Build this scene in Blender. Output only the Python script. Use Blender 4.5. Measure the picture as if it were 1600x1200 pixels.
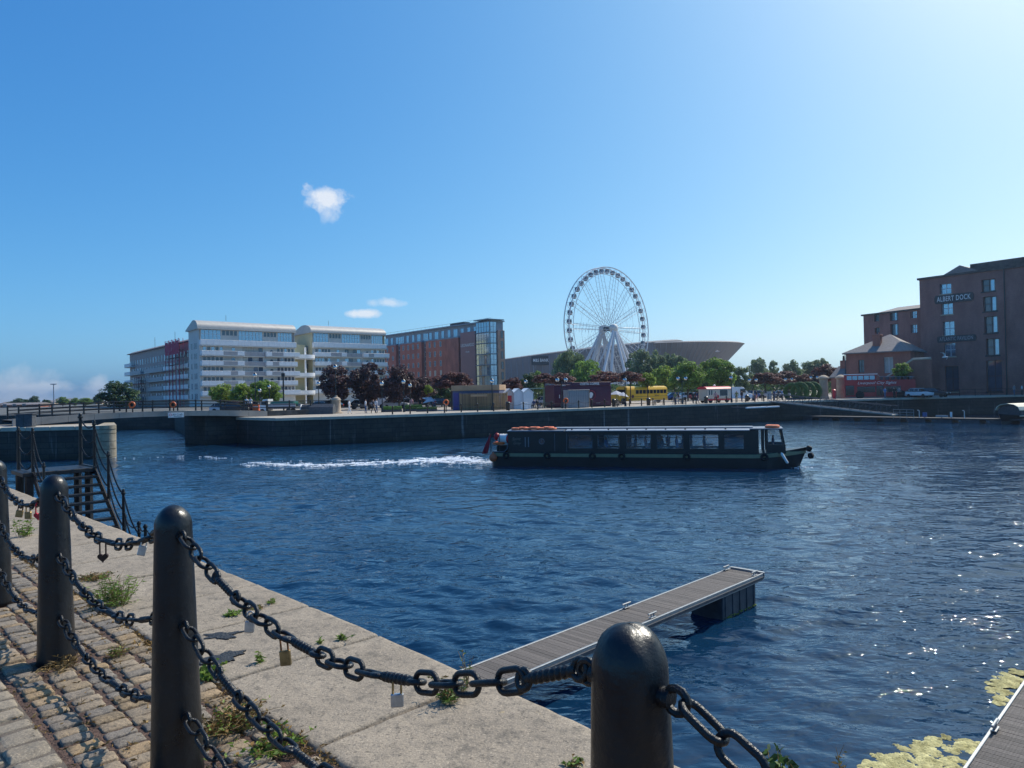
import bpy, math, random
import numpy as np
from mathutils import Matrix, Vector, Euler, noise as mnoise

for o in list(bpy.data.objects): bpy.data.objects.remove(o, do_unlink=True)
scene = bpy.context.scene
COL = scene.collection
R = math.radians
rnd = random.Random(7)

# ------------------------------------------------------------------ camera
EYE = Vector((0.0, 0.0, 1.65))
FPX = 1130.0                                   # focal length in photo pixels (1600 wide)
CAM_M = Matrix.Rotation(math.pi/2 + R(0.61), 3, 'X') @ Matrix.Rotation(R(-1.2), 3, 'Z')
cam_data = bpy.data.cameras.new('camera')
cam_data.sensor_width = 36.0
cam_data.lens = 36.0*FPX/1600.0
cam_data.clip_start = 0.05
cam_data.clip_end = 9000
cam = bpy.data.objects.new('camera', cam_data)
COL.objects.link(cam)
cam.matrix_world = Matrix.Translation(EYE) @ CAM_M.to_4x4()
scene.camera = cam

# ------------------------------------------------------------------ sky, sun, exposure
SUN_AZ, SUN_EL = R(48), R(46)                  # azimuth to the right of the view direction (+Y)
world = bpy.data.worlds.new('World'); scene.world = world
world.use_nodes = True
wn, wl = world.node_tree.nodes, world.node_tree.links
wn.clear()
w_out = wn.new('ShaderNodeOutputWorld')
w_bg = wn.new('ShaderNodeBackground'); w_bg.inputs['Strength'].default_value = 0.1
w_sky = wn.new('ShaderNodeTexSky'); w_sky.sky_type = 'NISHITA'; w_sky.sun_disc = False
w_sky.sun_elevation = SUN_EL; w_sky.sun_rotation = SUN_AZ
w_sky.altitude = 0; w_sky.air_density = 0.7; w_sky.dust_density = 1.5; w_sky.ozone_density = 3.0
w_gen = wn.new('ShaderNodeTexCoord')
def wmath(op, a, b=None, clamp=False):
    n = wn.new('ShaderNodeMath'); n.operation = op; n.use_clamp = clamp
    for i, v in enumerate((a, b)):
        if v is None: continue
        if isinstance(v, (int, float)): n.inputs[i].default_value = v
        else: wl.new(v, n.inputs[i])
    return n.outputs[0]
def photo_dir(px, py):
    return (CAM_M @ Vector(((px-800)/FPX, -(py-600)/FPX, -1.0))).normalized()
def wnoise(scale, detail, rough=0.55):
    n = wn.new('ShaderNodeTexNoise'); n.inputs['Scale'].default_value = scale
    n.inputs['Detail'].default_value = detail; n.inputs['Roughness'].default_value = rough
    wl.new(w_gen.outputs['Generated'], n.inputs['Vector']); return n.outputs['Fac']
w_n1 = wnoise(42, 7, 0.62); w_n2 = wnoise(14, 7, 0.64); w_n3 = wnoise(24, 7, 0.62)
def cloud(px, py, hw, hh, n_out, amount, soft, dens):
    """one small cloud: an elliptical patch of sky directions broken up by noise"""
    c = photo_dir(px, py)
    right = Vector((c.y, -c.x, 0)).normalized(); up = right.cross(c).normalized()
    sep = []
    for axis, size in ((right, hw/FPX), (up, hh/FPX)):
        d = wn.new('ShaderNodeVectorMath'); d.operation = 'DOT_PRODUCT'
        wl.new(w_gen.outputs['Generated'], d.inputs[0]); d.inputs[1].default_value = axis/size
        sep.append(wmath('POWER', wmath('ABSOLUTE', d.outputs['Value']), 2.0))
    f = wn.new('ShaderNodeVectorMath'); f.operation = 'DOT_PRODUCT'
    wl.new(w_gen.outputs['Generated'], f.inputs[0]); f.inputs[1].default_value = c
    front = wmath('GREATER_THAN', f.outputs['Value'], 0.0)
    e = wmath('SUBTRACT', 1.0, wmath('SQRT', wmath('ADD', sep[0], sep[1])))
    nn = wmath('MULTIPLY', wmath('SUBTRACT', n_out, 0.5), amount)
    v = wmath('MULTIPLY', wmath('ADD', e, nn), soft, True)
    return wmath('MULTIPLY', wmath('MULTIPLY', v, dens), front)
w_masks = [cloud(507, 311, 38, 21, w_n1, 2.5, 1.3, 0.85), cloud(514, 332, 15, 18, w_n1, 2.6, 0.9, 0.6),
           cloud(570, 490, 27, 8, w_n1, 1.7, 1.6, 0.8), cloud(609, 473, 22, 8, w_n1, 2.3, 1.3, 0.55),
           cloud(583, 473, 13, 6, w_n1, 2.4, 1.1, 0.35), cloud(40, 632, 180, 27, w_n2, 2.6, 1.4, 0.55),
           cloud(152, 608, 26, 20, w_n3, 2.2, 1.6, 0.55), cloud(40, 607, 80, 14, w_n3, 2.4, 1.6, 0.6), cloud(-260, 616, 240, 36, w_n2, 2.2, 1.5, 0.6),
           cloud(230, 628, 160, 18, w_n2, 1.6, 1.3, 0.5)]
w_tot = w_masks[0]
for mk in w_masks[1:]: w_tot = wmath('MAXIMUM', w_tot, mk)
w_mix = wn.new('ShaderNodeMix'); w_mix.data_type = 'RGBA'
w_mix.inputs['B'].default_value = (8.6, 8.9, 9.4, 1)
# the camera's tone response on the whole sky: one gain and gamma per channel
w_sp = wn.new('ShaderNodeSeparateColor'); wl.new(w_sky.outputs['Color'], w_sp.inputs[0])
w_cb = wn.new('ShaderNodeCombineColor')
w_ch = [wmath('MULTIPLY', wmath('POWER', wmath('MULTIPLY', w_sp.outputs[ch], 0.04), gam), gain/0.1)
        for ch, (gain, gam) in enumerate(((4.75, 1.40), (2.88, 0.91), (1.98, 0.55)))]
w_ch[1] = wmath('MINIMUM', w_ch[1], wmath('MULTIPLY', w_ch[2], 0.97)); w_ch[0] = wmath('MINIMUM', w_ch[0], wmath('MULTIPLY', w_ch[1], 0.76))
for ch in range(3): wl.new(w_ch[ch], w_cb.inputs[ch])
wl.new(w_tot, w_mix.inputs['Factor']); wl.new(w_cb.outputs[0], w_mix.inputs['A'])
wl.new(w_mix.outputs['Result'], w_bg.inputs['Color']); wl.new(w_bg.outputs[0], w_out.inputs['Surface'])

sun_data = bpy.data.lights.new('sun', 'SUN'); sun_data.energy = 4.6; sun_data.angle = R(0.53)
sun_data.color = (1.0, 0.93, 0.82)
sun = bpy.data.objects.new('sun', sun_data); COL.objects.link(sun)
sun_dir = Vector((math.sin(SUN_AZ)*math.cos(SUN_EL), math.cos(SUN_AZ)*math.cos(SUN_EL), math.sin(SUN_EL)))
sun.rotation_euler = sun_dir.to_track_quat('Z', 'Y').to_euler()
sun.location = (60, 20, 80)

vs = scene.view_settings
vs.view_transform = 'Standard'; vs.look = 'None'; vs.gamma = 1.0; vs.exposure = 0.05; vs.use_curve_mapping = False
scene.render.resolution_x, scene.render.resolution_y = 1024, 768

# ------------------------------------------------------------------ geometry helpers
WATER, FAR, PONT = -3.65, -0.65, -2.95         # levels: water, far quay, floating pontoons (near quay = 0)
def ray(px, py): return CAM_M @ Vector(((px-800)/FPX, -(py-600)/FPX, -1.0))
def G(px, py, z):                              # point of the level z seen at photo pixel
    d = ray(px, py); return EYE + d*((z-EYE.z)/d.z)
def D(px, py, Y):                              # point at depth Y seen at photo pixel
    d = ray(px, py); return EYE + d*(Y/d.y)
Q2 = math.sqrt(0.5)
def TS(t, s, z=0.0):                           # quay frame: t towards the water, s along the quay to the right
    return Vector(((t+s)*Q2, (t-s)*Q2, z))

class MB:
    def __init__(s): s.v, s.f, s.m = [], [], []
    def add(s, vs, fs, mi=0, M=None):
        b = len(s.v)
        s.v.extend([tuple(M @ Vector(p)) for p in vs] if M is not None else [tuple(p) for p in vs])
        for f in fs: s.f.append(tuple(i+b for i in f)); s.m.append(mi)
        return s
    def box(s, x0, x1, y0, y1, z0, z1, mi=0, M=None):
        v = [(x0,y0,z0),(x1,y0,z0),(x1,y1,z0),(x0,y1,z0),(x0,y0,z1),(x1,y0,z1),(x1,y1,z1),(x0,y1,z1)]
        return s.add(v, [(0,3,2,1),(4,5,6,7),(0,1,5,4),(1,2,6,5),(2,3,7,6),(3,0,4,7)], mi, M)
    def bev(s, x0, x1, y0, y1, z0, z1, b, mi=0, M=None):      # box with chamfered edges all round
        xs, ys, zs = (x0,x1), (y0,y1), (z0,z1); cx, cy, cz = (x0+x1)/2, (y0+y1)/2, (z0+z1)/2
        v = []
        for i in (0,1):
            for j in (0,1):
                for k in (0,1):
                    x, y, z = xs[i], ys[j], zs[k]
                    ix, iy, iz = x+(b if i==0 else -b), y+(b if j==0 else -b), z+(b if k==0 else -b)
                    v += [(x,iy,iz),(ix,y,iz),(ix,iy,z)]
        I = lambda i,j,k,a: (i*4+j*2+k)*3+a
        f = []
        for a, (p, q) in enumerate((((1,2)),((0,2)),((0,1)))):
            for e in (0,1):
                def idx(m, n):
                    c = [0,0,0]; c[a] = e; c[p] = m; c[q] = n; return I(*c, a)
                f.append((idx(0,0), idx(1,0), idx(1,1), idx(0,1)))
        for a in range(3):
            p, q = [k for k in range(3) if k != a]
            for m in (0,1):
                for n in (0,1):
                    c0 = [0,0,0]; c0[p] = m; c0[q] = n; c1 = list(c0); c1[a] = 1
                    f.append((I(*c0,p), I(*c1,p), I(*c1,q), I(*c0,q)))
        for i in (0,1):
            for j in (0,1):
                for k in (0,1): f.append((I(i,j,k,0), I(i,j,k,1), I(i,j,k,2)))
        return s.add(v, s.orient(v, f, (cx,cy,cz)), mi, M)
    @staticmethod
    def orient(v, f, c):
        c = Vector(c); out = []
        for q in f:
            a, b_, d = Vector(v[q[0]]), Vector(v[q[1]]), Vector(v[q[2]])
            n = (b_-a).cross(d-a); m = sum((Vector(v[i]) for i in q), Vector())/len(q)
            out.append(q if n.dot(m-c) >= 0 else tuple(reversed(q)))
        return out
    def prism(s, pts, z0, z1, mi=0, M=None):    # polygon in xy (ccw), extruded in z
        n = len(pts)
        v = [(x,y,z0) for x,y in pts] + [(x,y,z1) for x,y in pts]
        f = [tuple(range(n-1,-1,-1)), tuple(range(n,2*n))] + [(i,(i+1)%n,(i+1)%n+n,i+n) for i in range(n)]
        return s.add(v, f, mi, M)
    def prof(s, pts, x0, x1, mi=0, M=None):     # polygon in yz extruded along x
        n = len(pts)
        v = [(x0,y,z) for y,z in pts] + [(x1,y,z) for y,z in pts]
        f = [tuple(range(n-1,-1,-1)), tuple(range(n,2*n))] + [(i,(i+1)%n,(i+1)%n+n,i+n) for i in range(n)]
        return s.add(v, f, mi, M)
    def tube(s, pts, r, n=6, mi=0, closed=False, M=None, cap=True):
        P = [Vector(p) for p in pts]; k = len(P); rr = r if isinstance(r, (list, tuple)) else [r]*k
        v, up = [], None
        for i, p in enumerate(P):
            if closed: t = P[(i+1)%k]-P[i-1]
            else: t = P[min(i+1,k-1)]-P[max(i-1,0)]
            t.normalize()
            if up is None: up = Vector((0,0,1)) if abs(t.z) < 0.9 else Vector((1,0,0))
            a = t.cross(up); a.normalize(); up = a.cross(t); up.normalize()
            for j in range(n):
                w = 2*math.pi*j/n
                v.append(p + (a*math.cos(w)+up*math.sin(w))*rr[i])
        f = []
        for i in range(k if closed else k-1):
            i2 = (i+1)%k
            for j in range(n): f.append((i*n+j, i*n+(j+1)%n, i2*n+(j+1)%n, i2*n+j))
        if cap and not closed: f += [tuple(range(n-1,-1,-1)), tuple(range((k-1)*n, k*n))]
        return s.add(v, f, mi, M)
    def lathe(s, prof, n=16, c=(0,0,0), mi=0, M=None, cap=True):   # profile (r,z) from bottom to top
        v = []
        for r, z in prof:
            for j in range(n):
                w = 2*math.pi*j/n; v.append((c[0]+r*math.cos(w), c[1]+r*math.sin(w), c[2]+z))
        f = []; k = len(prof)
        for i in range(k-1):
            for j in range(n): f.append((i*n+j, i*n+(j+1)%n, (i+1)*n+(j+1)%n, (i+1)*n+j))
        if cap: f += [tuple(range(n-1,-1,-1)), tuple(range((k-1)*n, k*n))]
        return s.add(v, f, mi, M)
    def ball(s, c, r, n=10, k=6, mi=0, sx=1, sy=1, sz=1):
        pr = [(max(1e-3, math.sin(math.pi*i/k)), -math.cos(math.pi*i/k)) for i in range(k+1)]
        M = Matrix.Translation(c) @ Matrix.Diagonal((r*sx, r*sy, r*sz, 1))
        return s.lathe(pr, n, mi=mi, M=M)
    def torus(s, c, R_, r, n=20, k=8, axis='z', mi=0):
        pts = []
        for i in range(n):
            w = 2*math.pi*i/n; a, b = R_*math.cos(w), R_*math.sin(w)
            pts.append({'z': (c[0]+a, c[1]+b, c[2]), 'y': (c[0]+a, c[1], c[2]+b), 'x': (c[0], c[1]+a, c[2]+b)}[axis])
        return s.tube(pts, r, k, mi, closed=True)
    def mesh(s, name, mats, smooth=False):
        me = bpy.data.meshes.new(name); me.from_pydata(s.v, [], s.f)
        for mt in (mats if isinstance(mats, (list, tuple)) else [mats]): me.materials.append(mt)
        if any(s.m): me.polygons.foreach_set('material_index', s.m)
        if smooth:
            me.polygons.foreach_set('use_smooth', [True]*len(s.f))
            if smooth != 'all':
                try: me.set_sharp_from_angle(angle=R(40))
                except Exception: pass
        me.update(); return me
    def build(s, name, mats, parent=None, loc=None, rz=0.0, smooth=False):
        return link(name, s.mesh(name, mats, smooth), parent, loc, rz)

def link(name, data, parent=None, loc=None, rz=0.0):
    o = bpy.data.objects.new(name, data); COL.objects.link(o)
    if loc is not None: o.location = loc
    if rz: o.rotation_euler = (0, 0, rz)
    if parent is not None: o.parent = parent
    return o
def empty(name, loc=(0,0,0), rz=0.0): return link(name, None, None, loc, rz)
def tag(o, label=None, cat=None, group=None, kind=None):
    if label: o['label'] = label
    if cat: o['category'] = cat
    if group: o['group'] = group
    if kind: o['kind'] = kind
    return o
def thing(name, label, cat, loc=(0,0,0), rz=0.0, group=None): return tag(empty(name, loc, rz), label, cat, group)
def copy_tree(o, parent=None):
    c = o.copy(); COL.objects.link(c); c.parent = parent
    for ch in o.children: copy_tree(ch, c)
    return c
def frame_to(p0, p1):                           # angle whose local x runs from p0 to p1
    return math.atan2(p1[1]-p0[1], p1[0]-p0[0])
def text_mesh(txt, size, depth=0.0, spacing=1.0, shear=0.0, bold=0.0, align='CENTER'):
    cu = bpy.data.curves.new('lettering', 'FONT'); cu.body = txt; cu.size = size; cu.extrude = depth
    cu.align_x = align; cu.align_y = 'CENTER'; cu.space_character = spacing; cu.shear = shear; cu.offset = bold
    cu.resolution_u = 3
    o = bpy.data.objects.new('lettering', cu); COL.objects.link(o)
    me = bpy.data.meshes.new_from_object(o.evaluated_get(bpy.context.evaluated_depsgraph_get()))
    bpy.data.objects.remove(o); return me
def lettering(txt, size, mt, parent, loc, rot=(math.pi/2,0,0), **k):
    me = text_mesh(txt, size, **k); me.materials.clear(); me.materials.append(mt)
    o = link('lettering', me, parent, loc); o.rotation_euler = rot; return o

# ------------------------------------------------------------------ materials
MAT = {}
def M_(name, col, rough=0.6, metal=0.0, var=0.15, scale=4.0, bump=0.0, bscale=30.0, spec=0.5, col2=None, detail=5, isl=0.0, stretch=None, trans=0.0):
    """procedural material: noise between two tones, optional fine relief, optional tone change from piece to piece"""
    m = bpy.data.materials.new(name); m.use_nodes = True
    n, l = m.node_tree.nodes, m.node_tree.links
    p = n['Principled BSDF']
    p.inputs['Roughness'].default_value = rough; p.inputs['Metallic'].default_value = metal
    p.inputs['Specular IOR Level'].default_value = spec
    tc = n.new('ShaderNodeTexCoord'); vec = tc.outputs['Object']
    if stretch:
        mp = n.new('ShaderNodeMapping'); mp.inputs['Scale'].default_value = stretch
        l.new(vec, mp.inputs['Vector']); vec = mp.outputs['Vector']
    t = n.new('ShaderNodeTexNoise'); t.inputs['Scale'].default_value = scale; t.inputs['Detail'].default_value = detail
    t.inputs['Roughness'].default_value = 0.6
    l.new(vec, t.inputs['Vector'])
    a = [min(1, c*(1-var)) for c in col]; b = [min(1, c*(1+var)) for c in (col2 or col)]
    mr = n.new('ShaderNodeMapRange'); mr.inputs['From Min'].default_value = 0.3; mr.inputs['From Max'].default_value = 0.7
    l.new(t.outputs['Fac'], mr.inputs['Value'])
    mx = n.new('ShaderNodeMix'); mx.data_type = 'RGBA'
    mx.inputs['A'].default_value = (*a, 1); mx.inputs['B'].default_value = (*b, 1)
    l.new(mr.outputs['Result'], mx.inputs['Factor'])
    out = mx.outputs['Result']
    if isl:
        g = n.new('ShaderNodeNewGeometry'); oi = n.new('ShaderNodeObjectInfo')
        ad = n.new('ShaderNodeMath'); ad.operation = 'ADD'
        l.new(g.outputs['Random Per Island'], ad.inputs[0]); l.new(oi.outputs['Random'], ad.inputs[1])
        fr = n.new('ShaderNodeMath'); fr.operation = 'FRACT'; l.new(ad.outputs[0], fr.inputs[0])
        m2 = n.new('ShaderNodeMapRange'); m2.inputs['To Min'].default_value = 1-isl; m2.inputs['To Max'].default_value = 1+isl
        l.new(fr.outputs[0], m2.inputs['Value'])
        vm = n.new('ShaderNodeVectorMath'); vm.operation = 'SCALE'
        l.new(out, vm.inputs[0]); l.new(m2.outputs['Result'], vm.inputs['Scale']); out = vm.outputs['Vector']
    l.new(out, p.inputs['Base Color'])
    if bump:
        t2 = n.new('ShaderNodeTexNoise'); t2.inputs['Scale'].default_value = bscale; t2.inputs['Detail'].default_value = 4
        l.new(vec, t2.inputs['Vector'])
        bp = n.new('ShaderNodeBump'); bp.inputs['Strength'].default_value = bump; bp.inputs['Distance'].default_value = 0.02
        l.new(t2.outputs['Fac'], bp.inputs['Height']); l.new(bp.outputs['Normal'], p.inputs['Normal'])
    if trans:
        tr = n.new('ShaderNodeBsdfTranslucent'); l.new(out, tr.inputs['Color'])
        ms = n.new('ShaderNodeMixShader'); ms.inputs[0].default_value = trans
        l.new(p.outputs[0], ms.inputs[1]); l.new(tr.outputs[0], ms.inputs[2])
        l.new(ms.outputs[0], n['Material Output'].inputs['Surface'])
    MAT[name] = m
    return m
def glass_mat(name, tint, clear, rough=0.03):
    """thin glazing: partly see-through, mirror-like at a glance"""
    m = bpy.data.materials.new(name); m.use_nodes = True
    n, l = m.node_tree.nodes, m.node_tree.links
    n.remove(n['Principled BSDF'])
    gl = n.new('ShaderNodeBsdfGlossy'); gl.inputs['Roughness'].default_value = rough
    gl.inputs['Color'].default_value = (0.9, 0.95, 1, 1)
    tr = n.new('ShaderNodeBsdfTransparent'); tr.inputs['Color'].default_value = (*tint, 1)
    fr = n.new('ShaderNodeFresnel'); fr.inputs['IOR'].default_value = 1.5
    mx = n.new('ShaderNodeMixShader')
    ad = n.new('ShaderNodeMath'); ad.operation = 'ADD'; ad.use_clamp = True; ad.inputs[1].default_value = 1-clear
    l.new(fr.outputs[0], ad.inputs[0]); l.new(ad.outputs[0], mx.inputs[0])
    l.new(tr.outputs[0], mx.inputs[1]); l.new(gl.outputs[0], mx.inputs[2])
    l.new(mx.outputs[0], n['Material Output'].inputs['Surface'])
    MAT[name] = m; return m
# ================================================================== WATER
def water_material():
    m = bpy.data.materials.new('dock_water'); m.use_nodes = True
    n, l = m.node_tree.nodes, m.node_tree.links; p = n['Principled BSDF']
    tc = n.new('ShaderNodeTexCoord')
    big = n.new('ShaderNodeTexNoise'); big.inputs['Scale'].default_value = 0.09; big.inputs['Detail'].default_value = 3
    l.new(tc.outputs['Object'], big.inputs['Vector'])
    mx = n.new('ShaderNodeMix'); mx.data_type = 'RGBA'
    mx.inputs['A'].default_value = (0.004, 0.023, 0.056, 1); mx.inputs['B'].default_value = (0.005, 0.034, 0.082, 1)
    l.new(big.outputs['Fac'], mx.inputs['Factor']); l.new(mx.outputs['Result'], p.inputs['Base Color'])
    p.inputs['Roughness'].default_value = 0.03; p.inputs['IOR'].default_value = 1.333
    hs = []
    for sc, st, w, rot in ((0.85, (1.0, 1.7, 1), 2.8, 0.25), (2.1, (1.0, 1.9, 1), 1.15, 0.4), (4.6, (1.0, 1.6, 1), 0.22, 0.15)):
        mp = n.new('ShaderNodeMapping'); mp.inputs['Scale'].default_value = st; mp.inputs['Rotation'].default_value = (0, 0, rot)
        l.new(tc.outputs['Object'], mp.inputs['Vector'])
        t = n.new('ShaderNodeTexNoise'); t.inputs['Scale'].default_value = sc; t.inputs['Detail'].default_value = 2.5
        t.inputs['Roughness'].default_value = 0.5; t.inputs['Distortion'].default_value = 0.4
        l.new(mp.outputs['Vector'], t.inputs['Vector'])
        ml = n.new('ShaderNodeMath'); ml.operation = 'MULTIPLY'; ml.inputs[1].default_value = w
        l.new(t.outputs['Fac'], ml.inputs[0]); hs.append(ml.outputs[0])
    s = hs[0]
    for h in hs[1:]:
        a = n.new('ShaderNodeMath'); a.operation = 'ADD'; l.new(s, a.inputs[0]); l.new(h, a.inputs[1]); s = a.outputs[0]
    gust = n.new('ShaderNodeTexNoise'); gust.inputs['Scale'].default_value = 0.16; gust.inputs['Detail'].default_value = 2
    l.new(tc.outputs['Object'], gust.inputs['Vector'])
    gr = n.new('ShaderNodeMapRange'); gr.inputs['From Min'].default_value = 0.3; gr.inputs['From Max'].default_value = 0.7
    gr.inputs['To Min'].default_value = 0.30; gr.inputs['To Max'].default_value = 1.15
    l.new(gust.outputs['Fac'], gr.inputs['Value'])
    bp = n.new('ShaderNodeBump'); bp.inputs['Distance'].default_value = 0.060
    l.new(gr.outputs['Result'], bp.inputs['Strength'])
    l.new(s, bp.inputs['Height']); l.new(bp.outputs['Normal'], p.inputs['Normal'])
    return m
MAT['water'] = water_material()
_wr = np.random.RandomState(5)
WAVES = []
for i in range(46):
    lam = 0.22*(2.2/0.22)**(i/45.0)
    th = R(62) + _wr.normal(0, 0.55)                     # travel direction, roughly towards the viewer's right
    slope = 0.034*(lam/0.7)**0.06
    WAVES.append((math.cos(th)*2*math.pi/lam, math.sin(th)*2*math.pi/lam, slope*lam/(2*math.pi), _wr.uniform(0, 6.28), lam))
def wave_height(X, Y, res=None):
    Z = np.zeros_like(X)
    gx = 0.75 + 0.35*np.sin(X*0.33+Y*0.21+1.0)*np.sin(Y*0.27-X*0.11) + 0.2*np.sin(X*0.9-Y*0.6)
    for kx, ky, a, ph, lam in WAVES:
        w = 1.0 if res is None else np.clip(lam/(res*2.6)-0.8, 0, 1)
        Z += a*w*np.sin(kx*X+ky*Y+ph+0.8*np.sin(0.31*Y-0.23*X+ph))
    return Z*gx
def make_water():
    nr, na = 860, 620
    r = 3.2*(330/3.2)**(np.linspace(0, 1, nr)); az = np.linspace(R(-64), R(64), na)
    RR, AA = np.meshgrid(r, az, indexing='ij')
    X = RR*np.sin(AA); Y = RR*np.cos(AA)
    Z = wave_height(X, Y, RR*0.0054*1.2)*np.clip((200-RR)/120, 0, 1)
    v = np.stack([X, Y, Z+WATER], -1).reshape(-1, 3)
    idx = np.arange(nr*na).reshape(nr, na)
    q = np.stack([idx[:-1,:-1], idx[:-1,1:], idx[1:,1:], idx[1:,:-1]], -1).reshape(-1, 4)[:, ::-1]
    me = bpy.data.meshes.new('water')
    me.vertices.add(len(v)); me.vertices.foreach_set('co', v.ravel())
    me.loops.add(q.size); me.loops.foreach_set('vertex_index', q.ravel().astype(np.int32))
    me.polygons.add(len(q)); me.polygons.foreach_set('loop_start', np.arange(0, q.size, 4, dtype=np.int32))
    me.polygons.foreach_set('use_smooth', np.ones(len(q), dtype=bool))
    me.materials.append(MAT['water']); me.update(calc_edges=True); me.validate()
    o = link('water', me); tag(o, 'rippled dark blue dock water', kind='structure')
make_water()

# ================================================================== NEAR QUAY
BIT = {}
def stone_material(name, base, dark, lich, scale=1.0):
    m = bpy.data.materials.new(name); m.use_nodes = True
    n, l = m.node_tree.nodes, m.node_tree.links; p = n['Principled BSDF']
    p.inputs['Roughness'].default_value = 0.85; p.inputs['Specular IOR Level'].default_value = 0.25
    g = n.new('ShaderNodeNewGeometry'); pos = g.outputs['Position']
    oi = n.new('ShaderNodeObjectInfo')
    def nz(sc, det, ro=0.6):
        t = n.new('ShaderNodeTexNoise'); t.inputs['Scale'].default_value = sc*scale; t.inputs['Detail'].default_value = det
        t.inputs['Roughness'].default_value = ro; l.new(pos, t.inputs['Vector']); return t.outputs['Fac']
    def rng(v, a, b, c=0.0, d=1.0):
        q = n.new('ShaderNodeMapRange'); q.inputs['From Min'].default_value = a; q.inputs['From Max'].default_value = b
        q.inputs['To Min'].default_value = c; q.inputs['To Max'].default_value = d; l.new(v, q.inputs['Value']); return q.outputs['Result']
    def mix(f, a, b):
        q = n.new('ShaderNodeMix'); q.data_type = 'RGBA'
        if isinstance(f, float): q.inputs['Factor'].default_value = f
        else: l.new(f, q.inputs['Factor'])
        for k, v in (('A', a), ('B', b)):
            if isinstance(v, tuple): q.inputs[k].default_value = (*v, 1)
            else: l.new(v, q.inputs[k])
        return q.outputs['Result']
    c = mix(rng(nz(1.6, 6), 0.35, 0.65), tuple(x*0.78 for x in base), tuple(x*1.12 for x in base))
    c = mix(rng(oi.outputs['Random'], 0, 1, 0.0, 0.35), c, tuple(x*y for x, y in zip(base, (0.72, 0.76, 0.82))))
    c = mix(rng(nz(75, 4, 0.75), 0.52, 0.64, 0, 0.7), c, dark)             # dark grains
    c = mix(rng(nz(105, 3, 0.75), 0.54, 0.66, 0, 0.7), c, tuple(min(1, x*1.7) for x in base))
    c = mix(rng(nz(9, 8, 0.7), 0.50, 0.66, 0, 0.6), c, dark)               # blotchy grime
    c = mix(rng(nz(26, 6, 0.75), 0.56, 0.66, 0, 0.75), c, tuple(x*0.55 for x in dark))
    c = mix(rng(nz(4.2, 7, 0.72), 0.66, 0.74, 0, 0.6), c, lich)             # ochre lichen
    l.new(c, p.inputs['Base Color'])
    b1 = n.new('ShaderNodeBump'); b1.inputs['Strength'].default_value = 0.5; b1.inputs['Distance'].default_value = 0.006
    l.new(nz(90, 5, 0.7), b1.inputs['Height'])
    b2 = n.new('ShaderNodeBump'); b2.inputs['Strength'].default_value = 0.6; b2.inputs['Distance'].default_value = 0.02
    l.new(nz(14, 4), b2.inputs['Height']); l.new(b1.outputs['Normal'], b2.inputs['Normal'])
    l.new(b2.outputs['Normal'], p.inputs['Normal'])
    MAT[name] = m; return m
stone_material('granite', (0.335, 0.275, 0.205), (0.10, 0.09, 0.075), (0.42, 0.30, 0.10))
stone_material('pale_granite', (0.30, 0.25, 0.185), (0.16, 0.145, 0.12), (0.35, 0.30, 0.2))
def sett_material():
    m = stone_material('sett', (0.285, 0.232, 0.172), (0.085, 0.078, 0.07), (0.30, 0.22, 0.12), 1.2)
    n, l = m.node_tree.nodes, m.node_tree.links; p = n['Principled BSDF']
    src = p.inputs['Base Color'].links[0].from_socket
    oi = n.new('ShaderNodeObjectInfo'); g = n.new('ShaderNodeNewGeometry')
    ad = n.new('ShaderNodeMath'); ad.operation = 'ADD'; l.new(oi.outputs['Random'], ad.inputs[0]); l.new(g.outputs['Random Per Island'], ad.inputs[1])
    fr = n.new('ShaderNodeMath'); fr.operation = 'FRACT'; l.new(ad.outputs[0], fr.inputs[0])
    rp = n.new('ShaderNodeValToRGB'); e = rp.color_ramp.elements
    e[0].position = 0; e[0].color = (0.74, 0.76, 0.80, 1); e[1].position = 1; e[1].color = (1.2, 1.12, 1.0, 1)
    for q, c in ((0.3, (0.85, 0.9, 1.0, 1)), (0.55, (1.1, 1.05, 0.98, 1)), (0.82, (0.95, 0.88, 0.76, 1)), (0.93, (1.3, 1.1, 0.82, 1))):
        k = e.new(q); k.color = c
    l.new(fr.outputs[0], rp.inputs['Fac'])
    mu = n.new('ShaderNodeMix'); mu.data_type = 'RGBA'; mu.blend_type = 'MULTIPLY'; mu.inputs['Factor'].default_value = 1
    l.new(src, mu.inputs['A']); l.new(rp.outputs['Color'], mu.inputs['B']); l.new(mu.outputs['Result'], p.inputs['Base Color'])
sett_material()
M_('soil', (0.070, 0.042, 0.032), 0.95, var=0.5, scale=30, bump=1.0, bscale=90, col2=(0.11, 0.066, 0.048))
M_('grit', (0.16, 0.13, 0.10), 0.95, var=0.3, scale=14, bump=0.7, bscale=160)
M_('dark_stone', (0.055, 0.056, 0.058), 0.9, var=0.5, scale=1.2, bump=0.6, bscale=8, col2=(0.075, 0.072, 0.066))
M_('black_paint', (0.006, 0.0065, 0.008), 0.33, var=0.45, scale=9, bump=0.22, bscale=55, spec=0.5)
M_('black_iron', (0.007, 0.007, 0.009), 0.36, var=0.4, scale=60, bump=0.25, bscale=220, spec=0.45)

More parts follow.
